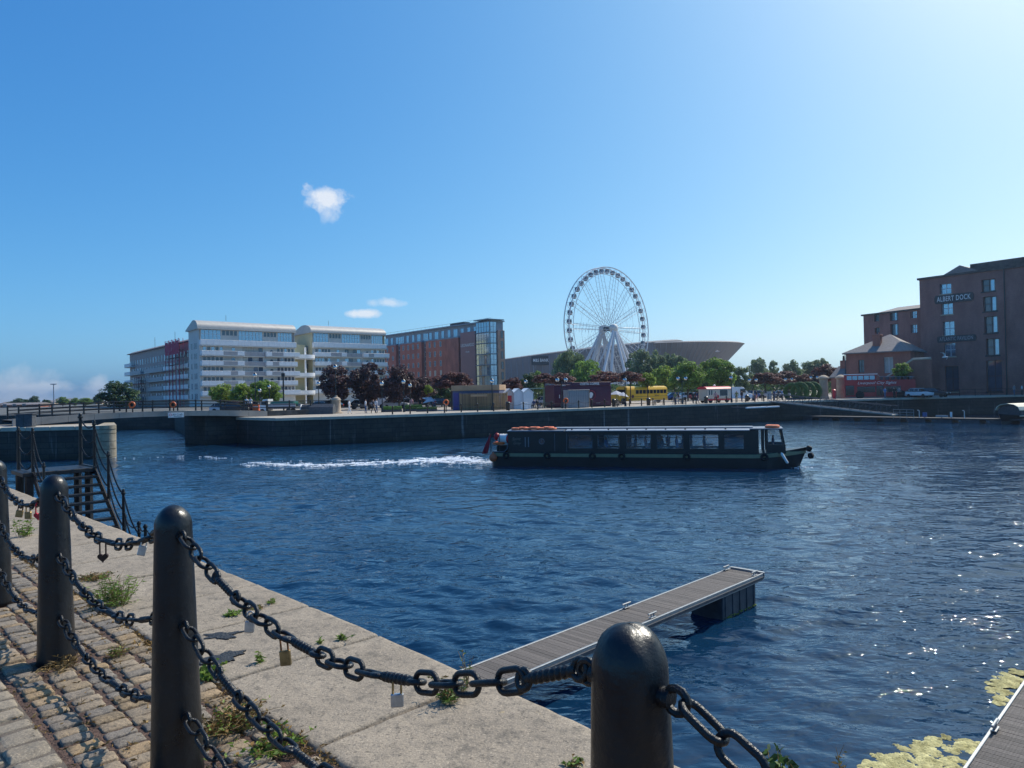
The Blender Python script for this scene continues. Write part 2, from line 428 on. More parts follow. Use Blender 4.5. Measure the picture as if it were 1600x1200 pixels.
# ground sheet under the setts (soil between the stones) and the solid quay behind
def quay_poly(t0, t1, s0, s1): return [tuple(TS(t, s)[:2]) for t, s in ((t0,s0),(t0,s1),(t1,s1),(t1,s0))][::-1]
def ccw(pts):
    a = sum(pts[i][0]*pts[(i+1)%len(pts)][1]-pts[(i+1)%len(pts)][0]*pts[i][1] for i in range(len(pts)))
    return pts if a > 0 else pts[::-1]
CT0, CT1 = 1.74, 2.93                        # coping: inner and outer edge
pav = MB().prism(ccw(quay_poly(-14, CT0-0.004, -40, 30)), WATER-1.5, -0.021).build('quay_pavement', MAT['soil'])
tag(pav, 'soil filled cobbled pavement along the quay', kind='structure')
wall = MB().prism(ccw(quay_poly(CT0, 2.38, -40, 30)), WATER-1.5, -0.30).build('quay_wall', MAT['dark_stone'])
tag(wall, 'dark stone retaining wall below the granite coping', 'wall')

# granite coping stones: each a slab of its own with worn edges
def edge_t(s): return float(np.interp(s, [-40, -12.6, -7.1, -4.5, -2.24, -1.0, 6], [3.06, 3.0, 2.95, 2.88, 2.77, 2.70, 2.45]))
def slab_mesh(t0, t1, s0, s1, seed):
    """local: x = s, y = t, top at z 0; gently uneven top, rounded arris, slightly wandering joints"""
    nx, ny = max(6, int((s1-s0)/0.09)), 14
    rs = random.Random(seed); b = MB()
    def edge(i, n, w, e):                    # rows near the rim drop to form a worn arris
        d = min(i, n-i); return (0, 0.35*e, e)[min(d, 2)] if False else 0
    xs = [0, 0.012, 0.035] + [0.035+(1-0.07)*k/(nx-1) for k in range(1, nx-1)] + [0.965, 0.988, 1.0]
    L = s1-s0; W = t1-t0
    us = sorted(set([0, 0.010, 0.028] + [0.028+(L-0.056)*k/(nx-1) for k in range(nx)] + [L-0.010, L]))
    vsn = sorted(set([0, 0.010, 0.030] + [0.03+(W-0.075)*k/(ny-1) for k in range(ny)] + [W-0.018, W-0.005, W]))
    def rim(a, total, r):
        d = min(a, total-a); return -r*(1-min(d/r, 1))**2
    nu, nv = len(us), len(vsn); V = []
    for j, v in enumerate(vsn):
        for i, u in enumerate(us):
            wob = 0.010*mnoise.noise(Vector((u*3+seed*7, v*3, 1.3)))
            z = 0.007*mnoise.noise(Vector((u*1.7, v*1.7+seed*3.1, seed))) + 0.004*mnoise.noise(Vector((u*9, v*9, seed*1.7)))
            chip = max(0, mnoise.noise(Vector((u*6+seed, v*6, 5.5)))-0.25)*0.05
            z += rim(u, L, 0.009+chip) + min(rim(v, W, 0.022+chip), 0)
            V.append((u-0+ (wob if 0 < i < nu-1 else wob*0.5), v*(edge_t(s0+u)-CT0)/W, z))
    F = [(j*nu+i, j*nu+i+1, (j+1)*nu+i+1, (j+1)*nu+i) for j in range(nv-1) for i in range(nu-1)]
    ring = [i for i in range(nu)] + [j*nu+nu-1 for j in range(1, nv)] + [(nv-1)*nu+i for i in range(nu-2, -1, -1)] + [j*nu for j in range(nv-2, 0, -1)]
    base = len(V)
    for k in ring: x, y, z = V[k]; V.append((x, y, -0.42))
    n = len(ring)
    F += [(ring[(k+1)%n], ring[k], base+k, base+(k+1)%n) for k in range(n)]
    b.add(V, F); return b.mesh('coping_stone', MAT['granite'], 'all')
coping = empty('quay_coping'); tag(coping, 'pale granite coping stones along the near quay edge', kind='structure')
joints = [-13.9,-12.7,-11.6,-10.5,-9.4,-8.3,-7.25,-6.15,-5.2,-4.2,-3.1,-1.85,-0.7,0.5,1.7,2.9,4.2]
joints = [-13.9-1.1*k for k in range(12, 0, -1)] + joints
ROT_TS = R(-45)                              # local x = s direction, local y = t direction
for i in range(len(joints)-1):
    g = 0.011 + 0.007*rnd.random()
    me = slab_mesh(CT0+0.01*rnd.random(), CT1, joints[i]+g, joints[i+1]-g, i*1.37+2)
    link('coping_stone', me, coping, TS(CT0, joints[i]+g, 0.004*rnd.uniform(-1, 1)), ROT_TS)

# setts: stones laid in lanes along the quay, each slightly different
def sett_mesh(L, W, seed, pale=False, H=0.12):
    rs = random.Random(seed); b = MB()
    n = 9; V = []; gp_ = [-1, -0.93, -0.75, -0.4, 0, 0.4, 0.75, 0.93, 1]
    for j in range(n):
        for i in range(n):
            u, v = gp_[i], gp_[j]
            # superellipse plan with wobbly sides, domed top
            k = max(abs(u), abs(v), 1e-6)
            r = (abs(u)**9+abs(v)**9)**(1/9)/k if k > 1e-5 else 1
            wob = 1+0.05*mnoise.noise(Vector((u*1.4+seed*9, v*1.4, seed)))
            x, y = u/r*L/2*wob, v/r*W/2*wob
            z = -0.007*k**10 + 0.004*mnoise.noise(Vector((u*1.5, v*1.5, seed*3))) - 0.006*(k**4)*abs(mnoise.noise(Vector((u*2, v*2, seed*5))))
            V.append((x, y, z))
    F = [(j*n+i, j*n+i+1, (j+1)*n+i+1, (j+1)*n+i) for j in range(n-1) for i in range(n-1)]
    ring = [i for i in range(n)] + [j*n+n-1 for j in range(1, n)] + [(n-1)*n+i for i in range(n-2, -1, -1)] + [j*n for j in range(n-2, 0, -1)]
    base = len(V)
    for q in ring: x, y, z = V[q]; V.append((x*1.03, y*1.03, -H))
    m = len(ring); F += [(ring[(q+1)%m], ring[q], base+q, base+(q+1)%m) for q in range(m)]
    b.add(V, F); return b
lanes = [(1.655, 0.140), (1.49, 0.146), (1.325, 0.146), (1.16, 0.146), (0.995, 0.146), (0.79, 0.19), (0.595, 0.19), (0.40, 0.19), (0.205, 0.19), (0.01, 0.19), (-0.22, 0.2), (-0.44, 0.2)]
variants = {}
for tag_, L, W in (('a', 0.165, 0.105), ('b', 0.205, 0.17)):
    variants[tag_] = [sett_mesh(L*(0.93+0.12*((k*37)%10)/10), W, k+1.5) for k in range(10)]
vmesh = {k: [b.mesh('sett', MAT['sett' if k == 'a' else 'pale_granite'], 'all') for b in v] for k, v in variants.items()}
cells = []
BOL_T, BOL_S = 1.2, [-9.25, -7.25, -5.38, -3.34, -0.88, 1.35]
for li, (tc_, w) in enumerate(lanes):
    key = 'a' if tc_ > 0.9 else 'b'
    s = -14.0 + rnd.random()*0.1
    while s < 3:
        pitch = (0.108 if key == 'a' else 0.175)*rnd.uniform(0.85, 1.2)
        sc = s+pitch/2; s += pitch
        if any(abs(sc-bs) < 0.13 and abs(tc_-BOL_T) < 0.17 for bs in BOL_S): continue
        if rnd.random() < 0.02: continue
        p = TS(tc_+rnd.uniform(-.012, .012), sc)
        q = CAM_M.transposed() @ (p-EYE)
        vis = q.z < -0.5 and -0.05 < (800+FPX*q.x/-q.z) / 1600 < 1.02 and (600-FPX*q.y/-q.z) < 1235
        cells.append((p, key, pitch, q.length, vis, w))
vis = sorted([c for c in cells if c[4]], key=lambda c: c[3])
show = set(id(c) for c in vis[:296])
stuff = MB()
for c in cells:
    p, key, pitch, dist, v, w = c
    k = rnd.randrange(10); base_W = 0.105 if key == 'a' else 0.17
    sx = w/(0.170 if key == 'a' else 0.226); sy = (pitch-(0.023 if key == 'a' else 0.038))/base_W
    rot = Euler((rnd.uniform(-.035, .035), rnd.uniform(-.035, .035), R(45)+rnd.uniform(-.05, .05)))
    loc = (p.x, p.y, rnd.uniform(-0.010, 0.003))
    if id(c) in show:
        o = link('sett', vmesh[key][k], pav, loc); o.rotation_euler = rot; o.scale = (sx, sy, 1)
    else:
        Mx = Matrix.Translation(loc) @ rot.to_matrix().to_4x4() @ Matrix.Diagonal((sx, sy, 1, 1))
        stuff.add(variants[key][k].v, variants[key][k].f, 0 if key == 'a' else 1, Mx)
tag(stuff.build('setts', [MAT['sett'], MAT['pale_granite']], pav, smooth='all'), kind='stuff')
grit = MB()                                   # pale grit lying between the broad setts behind the bollards
grit.prism(ccw(quay_poly(-0.6, 0.885, -14, 3)), -0.021, -0.016).build('grit_bed', MAT['grit'], pav)

# tar patches on the coping
M_('tar', (0.014, 0.014, 0.015), 0.55, var=0.5, scale=40, bump=0.9, bscale=70)
def blot(cx, cy, z, r, seed, sx=1, sy=1, rot=0, n=40, h=0.008, amp=0.55):
    P = []
    for i in range(n):
        a = 2*math.pi*i/n
        k = r*(1+amp*mnoise.noise(Vector((math.cos(a)*1.5+seed, math.sin(a)*1.5, seed)))+amp*0.5*mnoise.noise(Vector((math.cos(a)*5+seed, math.sin(a)*5, seed*2))))
        x, y = k*math.cos(a)*sx, k*math.sin(a)*sy
        P.append((cx+x*math.cos(rot)-y*math.sin(rot), cy+x*math.sin(rot)+y*math.cos(rot)))
    b = MB(); b.v = [(x, y, z-0.02) for x, y in P]+[(x, y, z) for x, y in P]+[(cx, cy, z+h)]
    b.f = [(i, (i+1)%n, (i+1)%n+n, i+n) for i in range(n)] + [(i+n, (i+1)%n+n, 2*n) for i in range(n)]; b.m = [0]*len(b.f)
    return b
for (px, py, r, sd, sx, sy, ro, lab) in ((350, 993, 0.085, 3.2, 1.35, 0.75, 0.2, 'small black tar patch on the coping, the farther of two'),
                                  (353, 1027, 0.10, 9.4, 1.0, 0.85, 0.9, 'ragged black tar patch on the coping, the nearer of two')):
    p = G(px, py, 0.0)
    tag(blot(p.x, p.y, 0.0075, r, sd, sx, sy, ro, h=0.002, n=72, amp=0.9).build('tar_patch', MAT['tar']), lab, 'tar patch')

# ---- bollards
def bollard_material():
    """thick black gloss paint: uneven sheen, brush lumps, scattered chips down to rusty iron, dusty scuffs"""
    m = bpy.data.materials.new('bollard_paint'); m.use_nodes = True
    n, l = m.node_tree.nodes, m.node_tree.links; p = n['Principled BSDF']; p.inputs['Specular IOR Level'].default_value = 0.5
    g = n.new('ShaderNodeNewGeometry')
    def nz(sc, det, ro=0.6):
        t = n.new('ShaderNodeTexNoise'); t.inputs['Scale'].default_value = sc; t.inputs['Detail'].default_value = det; t.inputs['Roughness'].default_value = ro
        l.new(g.outputs['Position'], t.inputs['Vector']); return t.outputs['Fac']
    def rg(v, a, b, c=0.0, d=1.0):
        q = n.new('ShaderNodeMapRange'); q.inputs['From Min'].default_value = a; q.inputs['From Max'].default_value = b
        q.inputs['To Min'].default_value = c; q.inputs['To Max'].default_value = d; l.new(v, q.inputs['Value']); return q.outputs['Result']
    def mix(f, a, b):
        q = n.new('ShaderNodeMix'); q.data_type = 'RGBA'; l.new(f, q.inputs['Factor'])
        for k, v in (('A', a), ('B', b)):
            if isinstance(v, tuple): q.inputs[k].default_value = (*v, 1)
            else: l.new(v, q.inputs[k])
        return q.outputs['Result']
    c = mix(rg(nz(7, 4), 0.3, 0.7), (0.004, 0.0045, 0.006), (0.010, 0.010, 0.012))
    c = mix(rg(nz(34, 6, 0.7), 0.60, 0.68, 0, 0.55), c, (0.035, 0.033, 0.032))
    c = mix(rg(nz(19, 7, 0.75), 0.705, 0.73, 0, 0.8), c, (0.075, 0.040, 0.022))
    l.new(c, p.inputs['Base Color']); l.new(rg(nz(11, 5), 0.3, 0.7, 0.24, 0.48), p.inputs['Roughness'])
    b1 = n.new('ShaderNodeBump'); b1.inputs['Strength'].default_value = 0.35; b1.inputs['Distance'].default_value = 0.006; l.new(nz(42, 4), b1.inputs['Height'])
    b2 = n.new('ShaderNodeBump'); b2.inputs['Strength'].default_value = 0.25; b2.inputs['Distance'].default_value = 0.002; l.new(nz(190, 3), b2.inputs['Height']); l.new(b1.outputs['Normal'], b2.inputs['Normal'])
    l.new(b2.outputs['Normal'], p.inputs['Normal']); MAT['bollard_paint'] = m
bollard_material()
def bollard_profile():
    pr = [(0.112, -0.05), (0.110, 0.02), (0.107, 0.06)]
    for k in range(1, 13): z = 0.06+1.02*k/12; pr.append((0.107-0.029*k/12, z))
    for k in range(1, 9): a = math.pi/2*k/8; pr.append((max(0.002, 0.078*math.cos(a)), 1.08+0.10*math.sin(a)))
    return pr
def bollard_mesh(seed):
    b = MB(); b.lathe(bollard_profile(), 40)
    V = []
    for x, y, z in b.v:
        d = 0.0012*mnoise.noise(Vector((x*12+seed, y*12, z*6)))
        if z > 1.02: d += 0.0022*mnoise.noise(Vector((x*40+seed, y*40, z*40))) - 0.005*max(0, 1-abs((x+0.6*y)*26-0.1))*(seed > 3)
        r = math.hypot(x, y) or 1e-6; V.append((x+x/r*d, y+y/r*d, z+d))
    b.v = V; return b.mesh('bollard', MAT['bollard_paint'], 'all')
bl_labels = ['', 'tapered black iron bollard cut by the left edge of the picture',
             'tapered black iron bollard, second from the left', 'tapered black iron bollard, third from the left, in front of the pale coping',
             'nearest black iron bollard with a worn domed top, in front of the pontoon']
EYES_Z = (1.05, 0.665, 0.275)
for i, s in enumerate(BOL_S[:5]):
    if i == 0: continue
    bo = thing('bollard', bl_labels[i], 'bollard', TS(BOL_T, s), 0, 'black bollards along the quay')
    link('shaft', bollard_mesh(i), bo)
    for z in EYES_Z:
        rr = 0.107-0.029*(z-0.06)/1.02
        for sg in (-1, 1):
            e = MB()
            d = Vector((Q2, -Q2, 0))*sg
            e.tube([d*(rr-0.01)+Vector((0,0,z)), d*(rr+0.018)+Vector((0,0,z))], 0.02, 10)
            c = d*(rr+0.030)+Vector((0,0,z)); pts = []
            for q in range(12):
                a = 2*math.pi*q/12; pts.append(c+d*0.024*math.cos(a)+Vector((0,0,1))*0.024*math.sin(a))
            e.tube(pts, 0.0085, 7, closed=True)
            e.build('chain_eye', MAT['black_iron'], bo, smooth=True)

# ---- chains: links and twisted bars hung between the bollards
LK, LKP, BARP = 0.112, 0.083, 0.185
def link_mesh():
    b = MB(); pts = []; w, L, r = 0.0255, LK/2-0.008, 0.0080
    for k in range(9): a = -math.pi/2+math.pi*k/8; pts.append((L-w+w*math.cos(a), w*math.sin(a), 0))
    for k in range(9): a = math.pi/2+math.pi*k/8; pts.append((-(L-w)+w*math.cos(a), w*math.sin(a), 0))
    b.tube(pts, r, 8, closed=True); return b.mesh('link', MAT['black_iron'], 'all')
def bar_mesh():
    b = MB(); n, k = 12, 60; L = BARP/2-0.012; V = []
    for i in range(k+1):
        x = -L+2*L*i/k; e = 1-max(0, abs(x)-L+0.03)/0.03
        for j in range(n):
            a = 2*math.pi*j/n; rr = 0.0105+0.0052*e*abs(math.sin((x*165+a*0.5)))**0.8
            V.append((x, rr*math.cos(a), rr*math.sin(a)))
    F = [(i*n+j, i*n+(j+1)%n, (i+1)*n+(j+1)%n, (i+1)*n+j) for i in range(k) for j in range(n)]
    b.add(V, [f[::-1] for f in F])
    for sg in (-1, 1):
        pts = []
        for q in range(12):
            a = 2*math.pi*q/12; pts.append((sg*(L+0.011)+0.021*math.cos(a), 0, 0.021*math.sin(a)))
        b.tube(pts, 0.0085, 7, closed=True)
    return b.mesh('twisted_bar', MAT['black_iron'], 'all')
LINK_ME, BAR_ME = link_mesh(), bar_mesh()
def sag_curve(A, B, sag, n=240):
    return [A.lerp(B, k/n) - Vector((0,0,sag*4*(k/n)*(1-k/n))) for k in range(n+1)]
def hang_chain(A, B, sag, label, pattern, swing=0.0):
    ch = thing('chain', label, 'chain', (A+B)/2-Vector((0,0,sag)), 0, 'black chains hung between the bollards')
    o0 = ch.location.copy(); P = sag_curve(A, B, sag)
    acc = [0.0]
    for i in range(1, len(P)): acc.append(acc[-1]+(P[i]-P[i-1]).length)
    tot = acc[-1]
    seq = []; k = 0
    while sum(seq_p for _, seq_p in seq) < tot-0.02:
        for nm in pattern: seq.append((nm, LKP if nm == 'l' else BARP))
    while sum(p for _, p in seq) > tot+0.02: seq.pop()
    f = tot/sum(p for _, p in seq)
    def at(d):
        for i in range(1, len(acc)):
            if acc[i] >= d: return P[i-1].lerp(P[i], (d-acc[i-1])/(acc[i]-acc[i-1]))
        return P[-1]
    d = 0.0; flip = 0; spots = []
    for nm, pt in seq:
        pt *= f; a, b_ = at(d), at(min(tot, d+pt)); c = (a+b_)/2; tdir = (b_-a).normalized(); d += pt
        side = tdir.cross(Vector((0,0,1))).normalized(); up = side.cross(tdir)
        an = R(12)+ (math.pi/2 if flip else 0) + rnd.uniform(-.12, .12)
        y = side*math.cos(an)+up*math.sin(an); z = tdir.cross(y)
        rm = Matrix((tdir, y, z)).transposed().to_4x4()
        o = link('link' if nm == 'l' else 'twisted_bar', LINK_ME if nm == 'l' else BAR_ME, ch)
        o.matrix_local = Matrix.Translation(c-o0) @ rm
        flip = not flip if nm == 'l' else flip
        spots.append(c)
    return spots
pat = 'llll' + 'b' + 'lllll' + 'b'
span_names = {1: 'between the leftmost and second bollards', 2: 'between the second and third bollards', 3: 'between the third and nearest bollards', 4: 'running right from the nearest bollard'}
rows = ('upper', 'middle', 'lower')
SPOT = {}
for i in range(0, 5):
    for r_, z in enumerate(EYES_Z):
        if i == 4 and r_ > 0: continue
        e = 0.13 if True else 0
        rr = 0.107-0.029*(z-0.06)/1.02 + 0.05
        A = TS(BOL_T, BOL_S[i]+rr, z); B = TS(BOL_T, BOL_S[i+1]-rr, z)
        sag = {0: 0.16, 1: 0.15, 2: 0.16, 3: 0.235, 4: 0.30}[i]*(1.0, 0.95, 0.8)[r_]
        if i == 0 and r_ < 2: continue
        nm = 'low black chain on the left edge before the leftmost bollard' if i == 0 else '%s black link chain %s' % (rows[r_], span_names[i])
        SPOT[(i, r_)] = hang_chain(A, B, sag, nm, pat if i != 4 else 'llllllll'+'b')

# ---- padlocks hanging on the chains
M_('steel', (0.55, 0.55, 0.54), 0.38, 0.9, var=0.2, scale=30, bump=0.1, bscale=200)
M_('brass', (0.34, 0.23, 0.10), 0.45, 0.75, var=0.35, scale=25, bump=0.1, bscale=200)
M_('rust', (0.16, 0.065, 0.025), 0.85, 0.2, var=0.5, scale=60, bump=0.5, bscale=300, col2=(0.30, 0.12, 0.04))
M_('red_enamel', (0.55, 0.02, 0.03), 0.35, var=0.15, scale=40)
M_('dark_brown_metal', (0.05, 0.025, 0.018), 0.5, 0.4, var=0.4, scale=40)
def heart(w):
    P = []
    for k in range(24):
        a = 2*math.pi*k/24
        P.append((w*0.5*(16*math.sin(a)**3)/16, w*0.5*(13*math.cos(a)-5*math.cos(2*a)-2*math.cos(3*a)-math.cos(4*a))/16))
    return P[::-1]
def padlock(i, r_, u, label, body, shackle, w, h, kind='box', tilt=0.0, yaw=0.0, sh=0.03):
    sp = SPOT[(i, r_)]                       # u: photo column where the lock hangs
    c = min(sp, key=lambda q: abs((lambda w: 800+FPX*w.x/-w.z)(CAM_M.transposed() @ (q-EYE))-u))
    o = thing('padlock', label, 'padlock', c-Vector((0,0,0.012)), yaw)
    o.rotation_euler = (0, tilt, yaw); o.scale = (0.85,)*3
    b = MB(); sw = w*0.32
    pts = [(-sw, 0, -sh-0.01), (-sw, 0, -sw)] + [(-sw*math.cos(math.pi*k/8), 0, -sw+sw*math.sin(math.pi*k/8)+0.012) for k in range(9)] + [(sw, 0, -sw), (sw, 0, -sh-0.01)]
    b.tube(pts, w*0.09, 7); b.build('shackle', MAT[shackle], o, smooth=True)
    b = MB()
    if kind == 'heart':
        H = heart(w*1.15); Mx = Matrix.Translation((0, w*0.16, -sh-h*0.42)) @ Matrix.Rotation(math.pi/2, 4, 'X')
        b.prism(H, 0, w*0.32, M=Mx)
    else: b.bev(-w/2, w/2, -w*0.18, w*0.18, -sh-h, -sh, w*0.07)
    b.build('body', MAT[body], o)
    return o
YAW = R(-45)
padlock(3, 0, 398, 'small steel padlock on the upper chain right of the third bollard', 'steel', 'steel', 0.040, 0.048, tilt=0.1, yaw=YAW+0.9, sh=0.03)
padlock(3, 0, 455, 'brass padlock with a rusty shackle on the upper chain', 'brass', 'rust', 0.044, 0.062, tilt=-0.08, yaw=YAW+0.8, sh=0.045)
padlock(3, 0, 642, 'square steel padlock with brass shackle hanging above the coping joint', 'steel', 'brass', 0.042, 0.044, yaw=0.1, sh=0.035)
padlock(2, 0, 157, 'dark brown heart shaped padlock on a long shackle', 'dark_brown_metal', 'dark_brown_metal', 0.055, 0.05, 'heart', yaw=0.2, sh=0.075)
padlock(2, 0, 118, 'orange rusted padlock lying on the chain right of the second bollard', 'rust', 'rust', 0.04, 0.04, tilt=1.9, yaw=YAW, sh=0.012)
padlock(2, 0, 229, 'silver padlock tight against the left side of the third bollard', 'steel', 'steel', 0.042, 0.055, tilt=0.25, yaw=0.3, sh=0.018)
padlock(1, 0, 33, 'pair of brass padlocks hanging left of the red heart, left lock', 'brass', 'dark_brown_metal', 0.055, 0.06, yaw=0.3, tilt=0.2, sh=0.04)
padlock(1, 0, 41, 'brass padlock hanging just left of the red heart padlock', 'brass', 'brass', 0.06, 0.06, yaw=-0.2, sh=0.04)
padlock(1, 0, 58, 'red heart shaped padlock hanging left of the second bollard', 'red_enamel', 'red_enamel', 0.058, 0.055, 'heart', yaw=0.1, sh=0.07)

# ---- weeds in the joints
M_('weed_green', (0.10, 0.17, 0.03), 0.6, var=0.35, scale=30, isl=0.35, trans=0.35)
M_('weed_lime', (0.17, 0.26, 0.04), 0.6, var=0.3, scale=30, isl=0.3, trans=0.35)
M_('dry_stem', (0.22, 0.15, 0.06), 0.8, var=0.4, scale=40, isl=0.4, trans=0.2)
M_('moss', (0.17, 0.075, 0.03), 0.95, var=0.5, scale=60, isl=0.5, col2=(0.20, 0.13, 0.04), trans=0.15)
def blade(b, p, d, L, w, rs, mi=0, bend=0.4):
    d = Vector(d).normalized(); side = d.cross(Vector((rs.uniform(-1,1), rs.uniform(-1,1), rs.uniform(-.3,.6)))).normalized()
    m = p+d*L*0.5; e = p+d*L+Vector((d.x, d.y, -0.4))*L*bend*0.5
    b.add([p-side*w*0.15, p+side*w*0.15, m+side*w*0.5, m-side*w*0.5, e], [(0,1,2,3),(3,2,4)], mi)
def weed(px, py, label, R_, H, n, mats, lean=(0,0), kind='tuft', seed=1, z=0.0, wl=0.014, ll=0.05):
    p0 = G(px, py, z); rs = random.Random(seed); o = thing('weed', label, 'weed', p0)
    leaves, stems = MB(), MB()
    for k in range(n):
        a = rs.uniform(0, 6.28); rr = R_*math.sqrt(rs.random())*(0.25 if kind == 'tall' else 0.75)
        q = Vector((rr*math.cos(a), rr*math.sin(a), 0.0))
        tip = Vector((q.x*1.2+rs.gauss(0, R_*0.6)+lean[0]*H, q.y*1.2+rs.gauss(0, R_*0.6)+lean[1]*H, H*rs.uniform(0.3, 1.0)))
        if kind != 'moss': stems.tube([q-Vector((0,0,.02)), (q+tip)/2+Vector((rs.gauss(0,.01), rs.gauss(0,.01), 0.01)), tip], [0.0022, 0.0018, 0.0008], 4)
        for j in range(7 if kind != 'moss' else 5):
            f = rs.uniform(0.1, 1.0); c = q.lerp(tip, f)
            blade(leaves, c, (rs.gauss(0,1), rs.gauss(0,1), rs.uniform(-.2,.9)), ll*rs.uniform(.5,1.2)*(1.1-0.5*f), wl*rs.uniform(.6,1.2), rs, 0 if rs.random() < 0.75 else 1)
    leaves.build('leaves', mats, o)
    if kind != 'moss': stems.build('stems', MAT['dry_stem'], o)
    return o
M_('leaf_weed_dark', (0.035, 0.07, 0.02), 0.6, var=0.3, scale=30, isl=0.3, trans=0.2)
wg, wl_, ds, mo = MAT['weed_green'], MAT['weed_lime'], MAT['dry_stem'], MAT['moss']
weed(178, 945, 'tall grassy weed tuft on the coping between second and third bollards', 0.13, 0.26, 80, [wl_, wg], seed=2, ll=0.06, wl=0.010)
weed(38, 838, 'upright bright green weed left of the second bollard', 0.10, 0.24, 26, [wl_, wg], seed=3, ll=0.06, wl=0.016)
weed(360, 1135, 'reddish brown and green weed patch in the cobbles right of the third bollard', 0.15, 0.09, 90, [mo, wl_], seed=4, ll=0.035, wl=0.013)
weed(430, 1170, 'low green weeds at the coping corner by the bottom edge', 0.12, 0.07, 50, [wl_, mo], seed=5, ll=0.04, wl=0.016)
weed(322, 1056, 'flat clump of bright green leaves beside the third bollard', 0.07, 0.05, 36, [wl_, wg], seed=6, ll=0.045, wl=0.022)
weed(405, 1036, 'single upright green sprig on the coping casting a small shadow', 0.022, 0.11, 7, [wl_, wl_], seed=7, kind='tall', ll=0.04, wl=0.012)
weed(362, 961, 'flat green rosette on the coping behind the upper chain', 0.05, 0.03, 16, [wl_, wg], seed=8, ll=0.045, wl=0.014)
weed(425, 943, 'small green sprig in a coping joint near the water', 0.03, 0.06, 7, [wl_, wl_], seed=9, ll=0.035, wl=0.01)
weed(396, 951, 'brownish weeds in the coping joint behind the steel padlock', 0.06, 0.03, 18, [ds, wl_], seed=19, ll=0.03, wl=0.01)
weed(538, 1000, 'leafy green sprig in a coping joint close to the quay edge', 0.03, 0.06, 8, [wl_, wg], seed=10, ll=0.04, wl=0.013)
weed(500, 1006, 'tiny green sprig left of the sprig near the quay edge', 0.025, 0.04, 6, [wl_, wl_], seed=11, ll=0.03, wl=0.011)
weed(703, 1095, 'weed clump under the near end of the upper chain', 0.075, 0.12, 30, [wg, ds], seed=12, ll=0.05, wl=0.012)
weed(728, 1068, 'thin dry flowering stalks at the quay edge before the pontoon', 0.06, 0.20, 7, [wg, ds], seed=13, kind='tall', ll=0.03, wl=0.008)
weed(893, 1196, 'small green weed left of the nearest bollard foot', 0.03, 0.03, 10, [wl_, mo], seed=14, ll=0.03, wl=0.013)
weed(96, 1041, 'dry straw coloured weed at the foot of the second bollard', 0.10, 0.06, 24, [ds, mo], lean=(0.6,-0.3), seed=15, ll=0.05, wl=0.008)
weed(150, 905, 'brown moss and weeds along the inner coping edge left', 0.12, 0.05, 60, [mo, wg], seed=16, ll=0.04, wl=0.01)
weed(184, 1024, 'pale tuft among the cobbles left of the third bollard', 0.06, 0.05, 22, [ds, wl_], seed=17, ll=0.04, wl=0.008)
weed(1225, 1215, 'leafy green plant growing from the quay edge under the right chain', 0.07, 0.09, 8, [MAT['leaf_weed_dark'], wg], seed=18, ll=0.06, wl=0.03, lean=(0.1, 0.5))
weed(1316, 1225, 'tall dark seed spike plant at the bottom edge', 0.02, 0.20, 4, [MAT['dry_stem'], wg], seed=20, kind='tall', ll=0.03, wl=0.012)
# dry moss crumbs filling the joint between coping and setts
cr = MB(); rs = random.Random(77)
for k in range(2600):
    s = rs.uniform(-11, -2.4); t = 1.735+rs.gauss(-0.02, 0.035) if rs.random() < 0.6 else rs.uniform(0.8, 1.72)
    p = TS(t, s, -0.018+0.012*rs.random()); 
    for j in range(3): blade(cr, p, (rs.gauss(0,1), rs.gauss(0,1), rs.uniform(0,.8)), rs.uniform(.01,.035), rs.uniform(.004,.012), rs, 0 if rs.random() < .8 else 1)
tag(cr.build('joint_litter', [MAT['moss'], MAT['dry_stem']]), 'brown moss and dry litter in the cobble joints', kind='stuff')
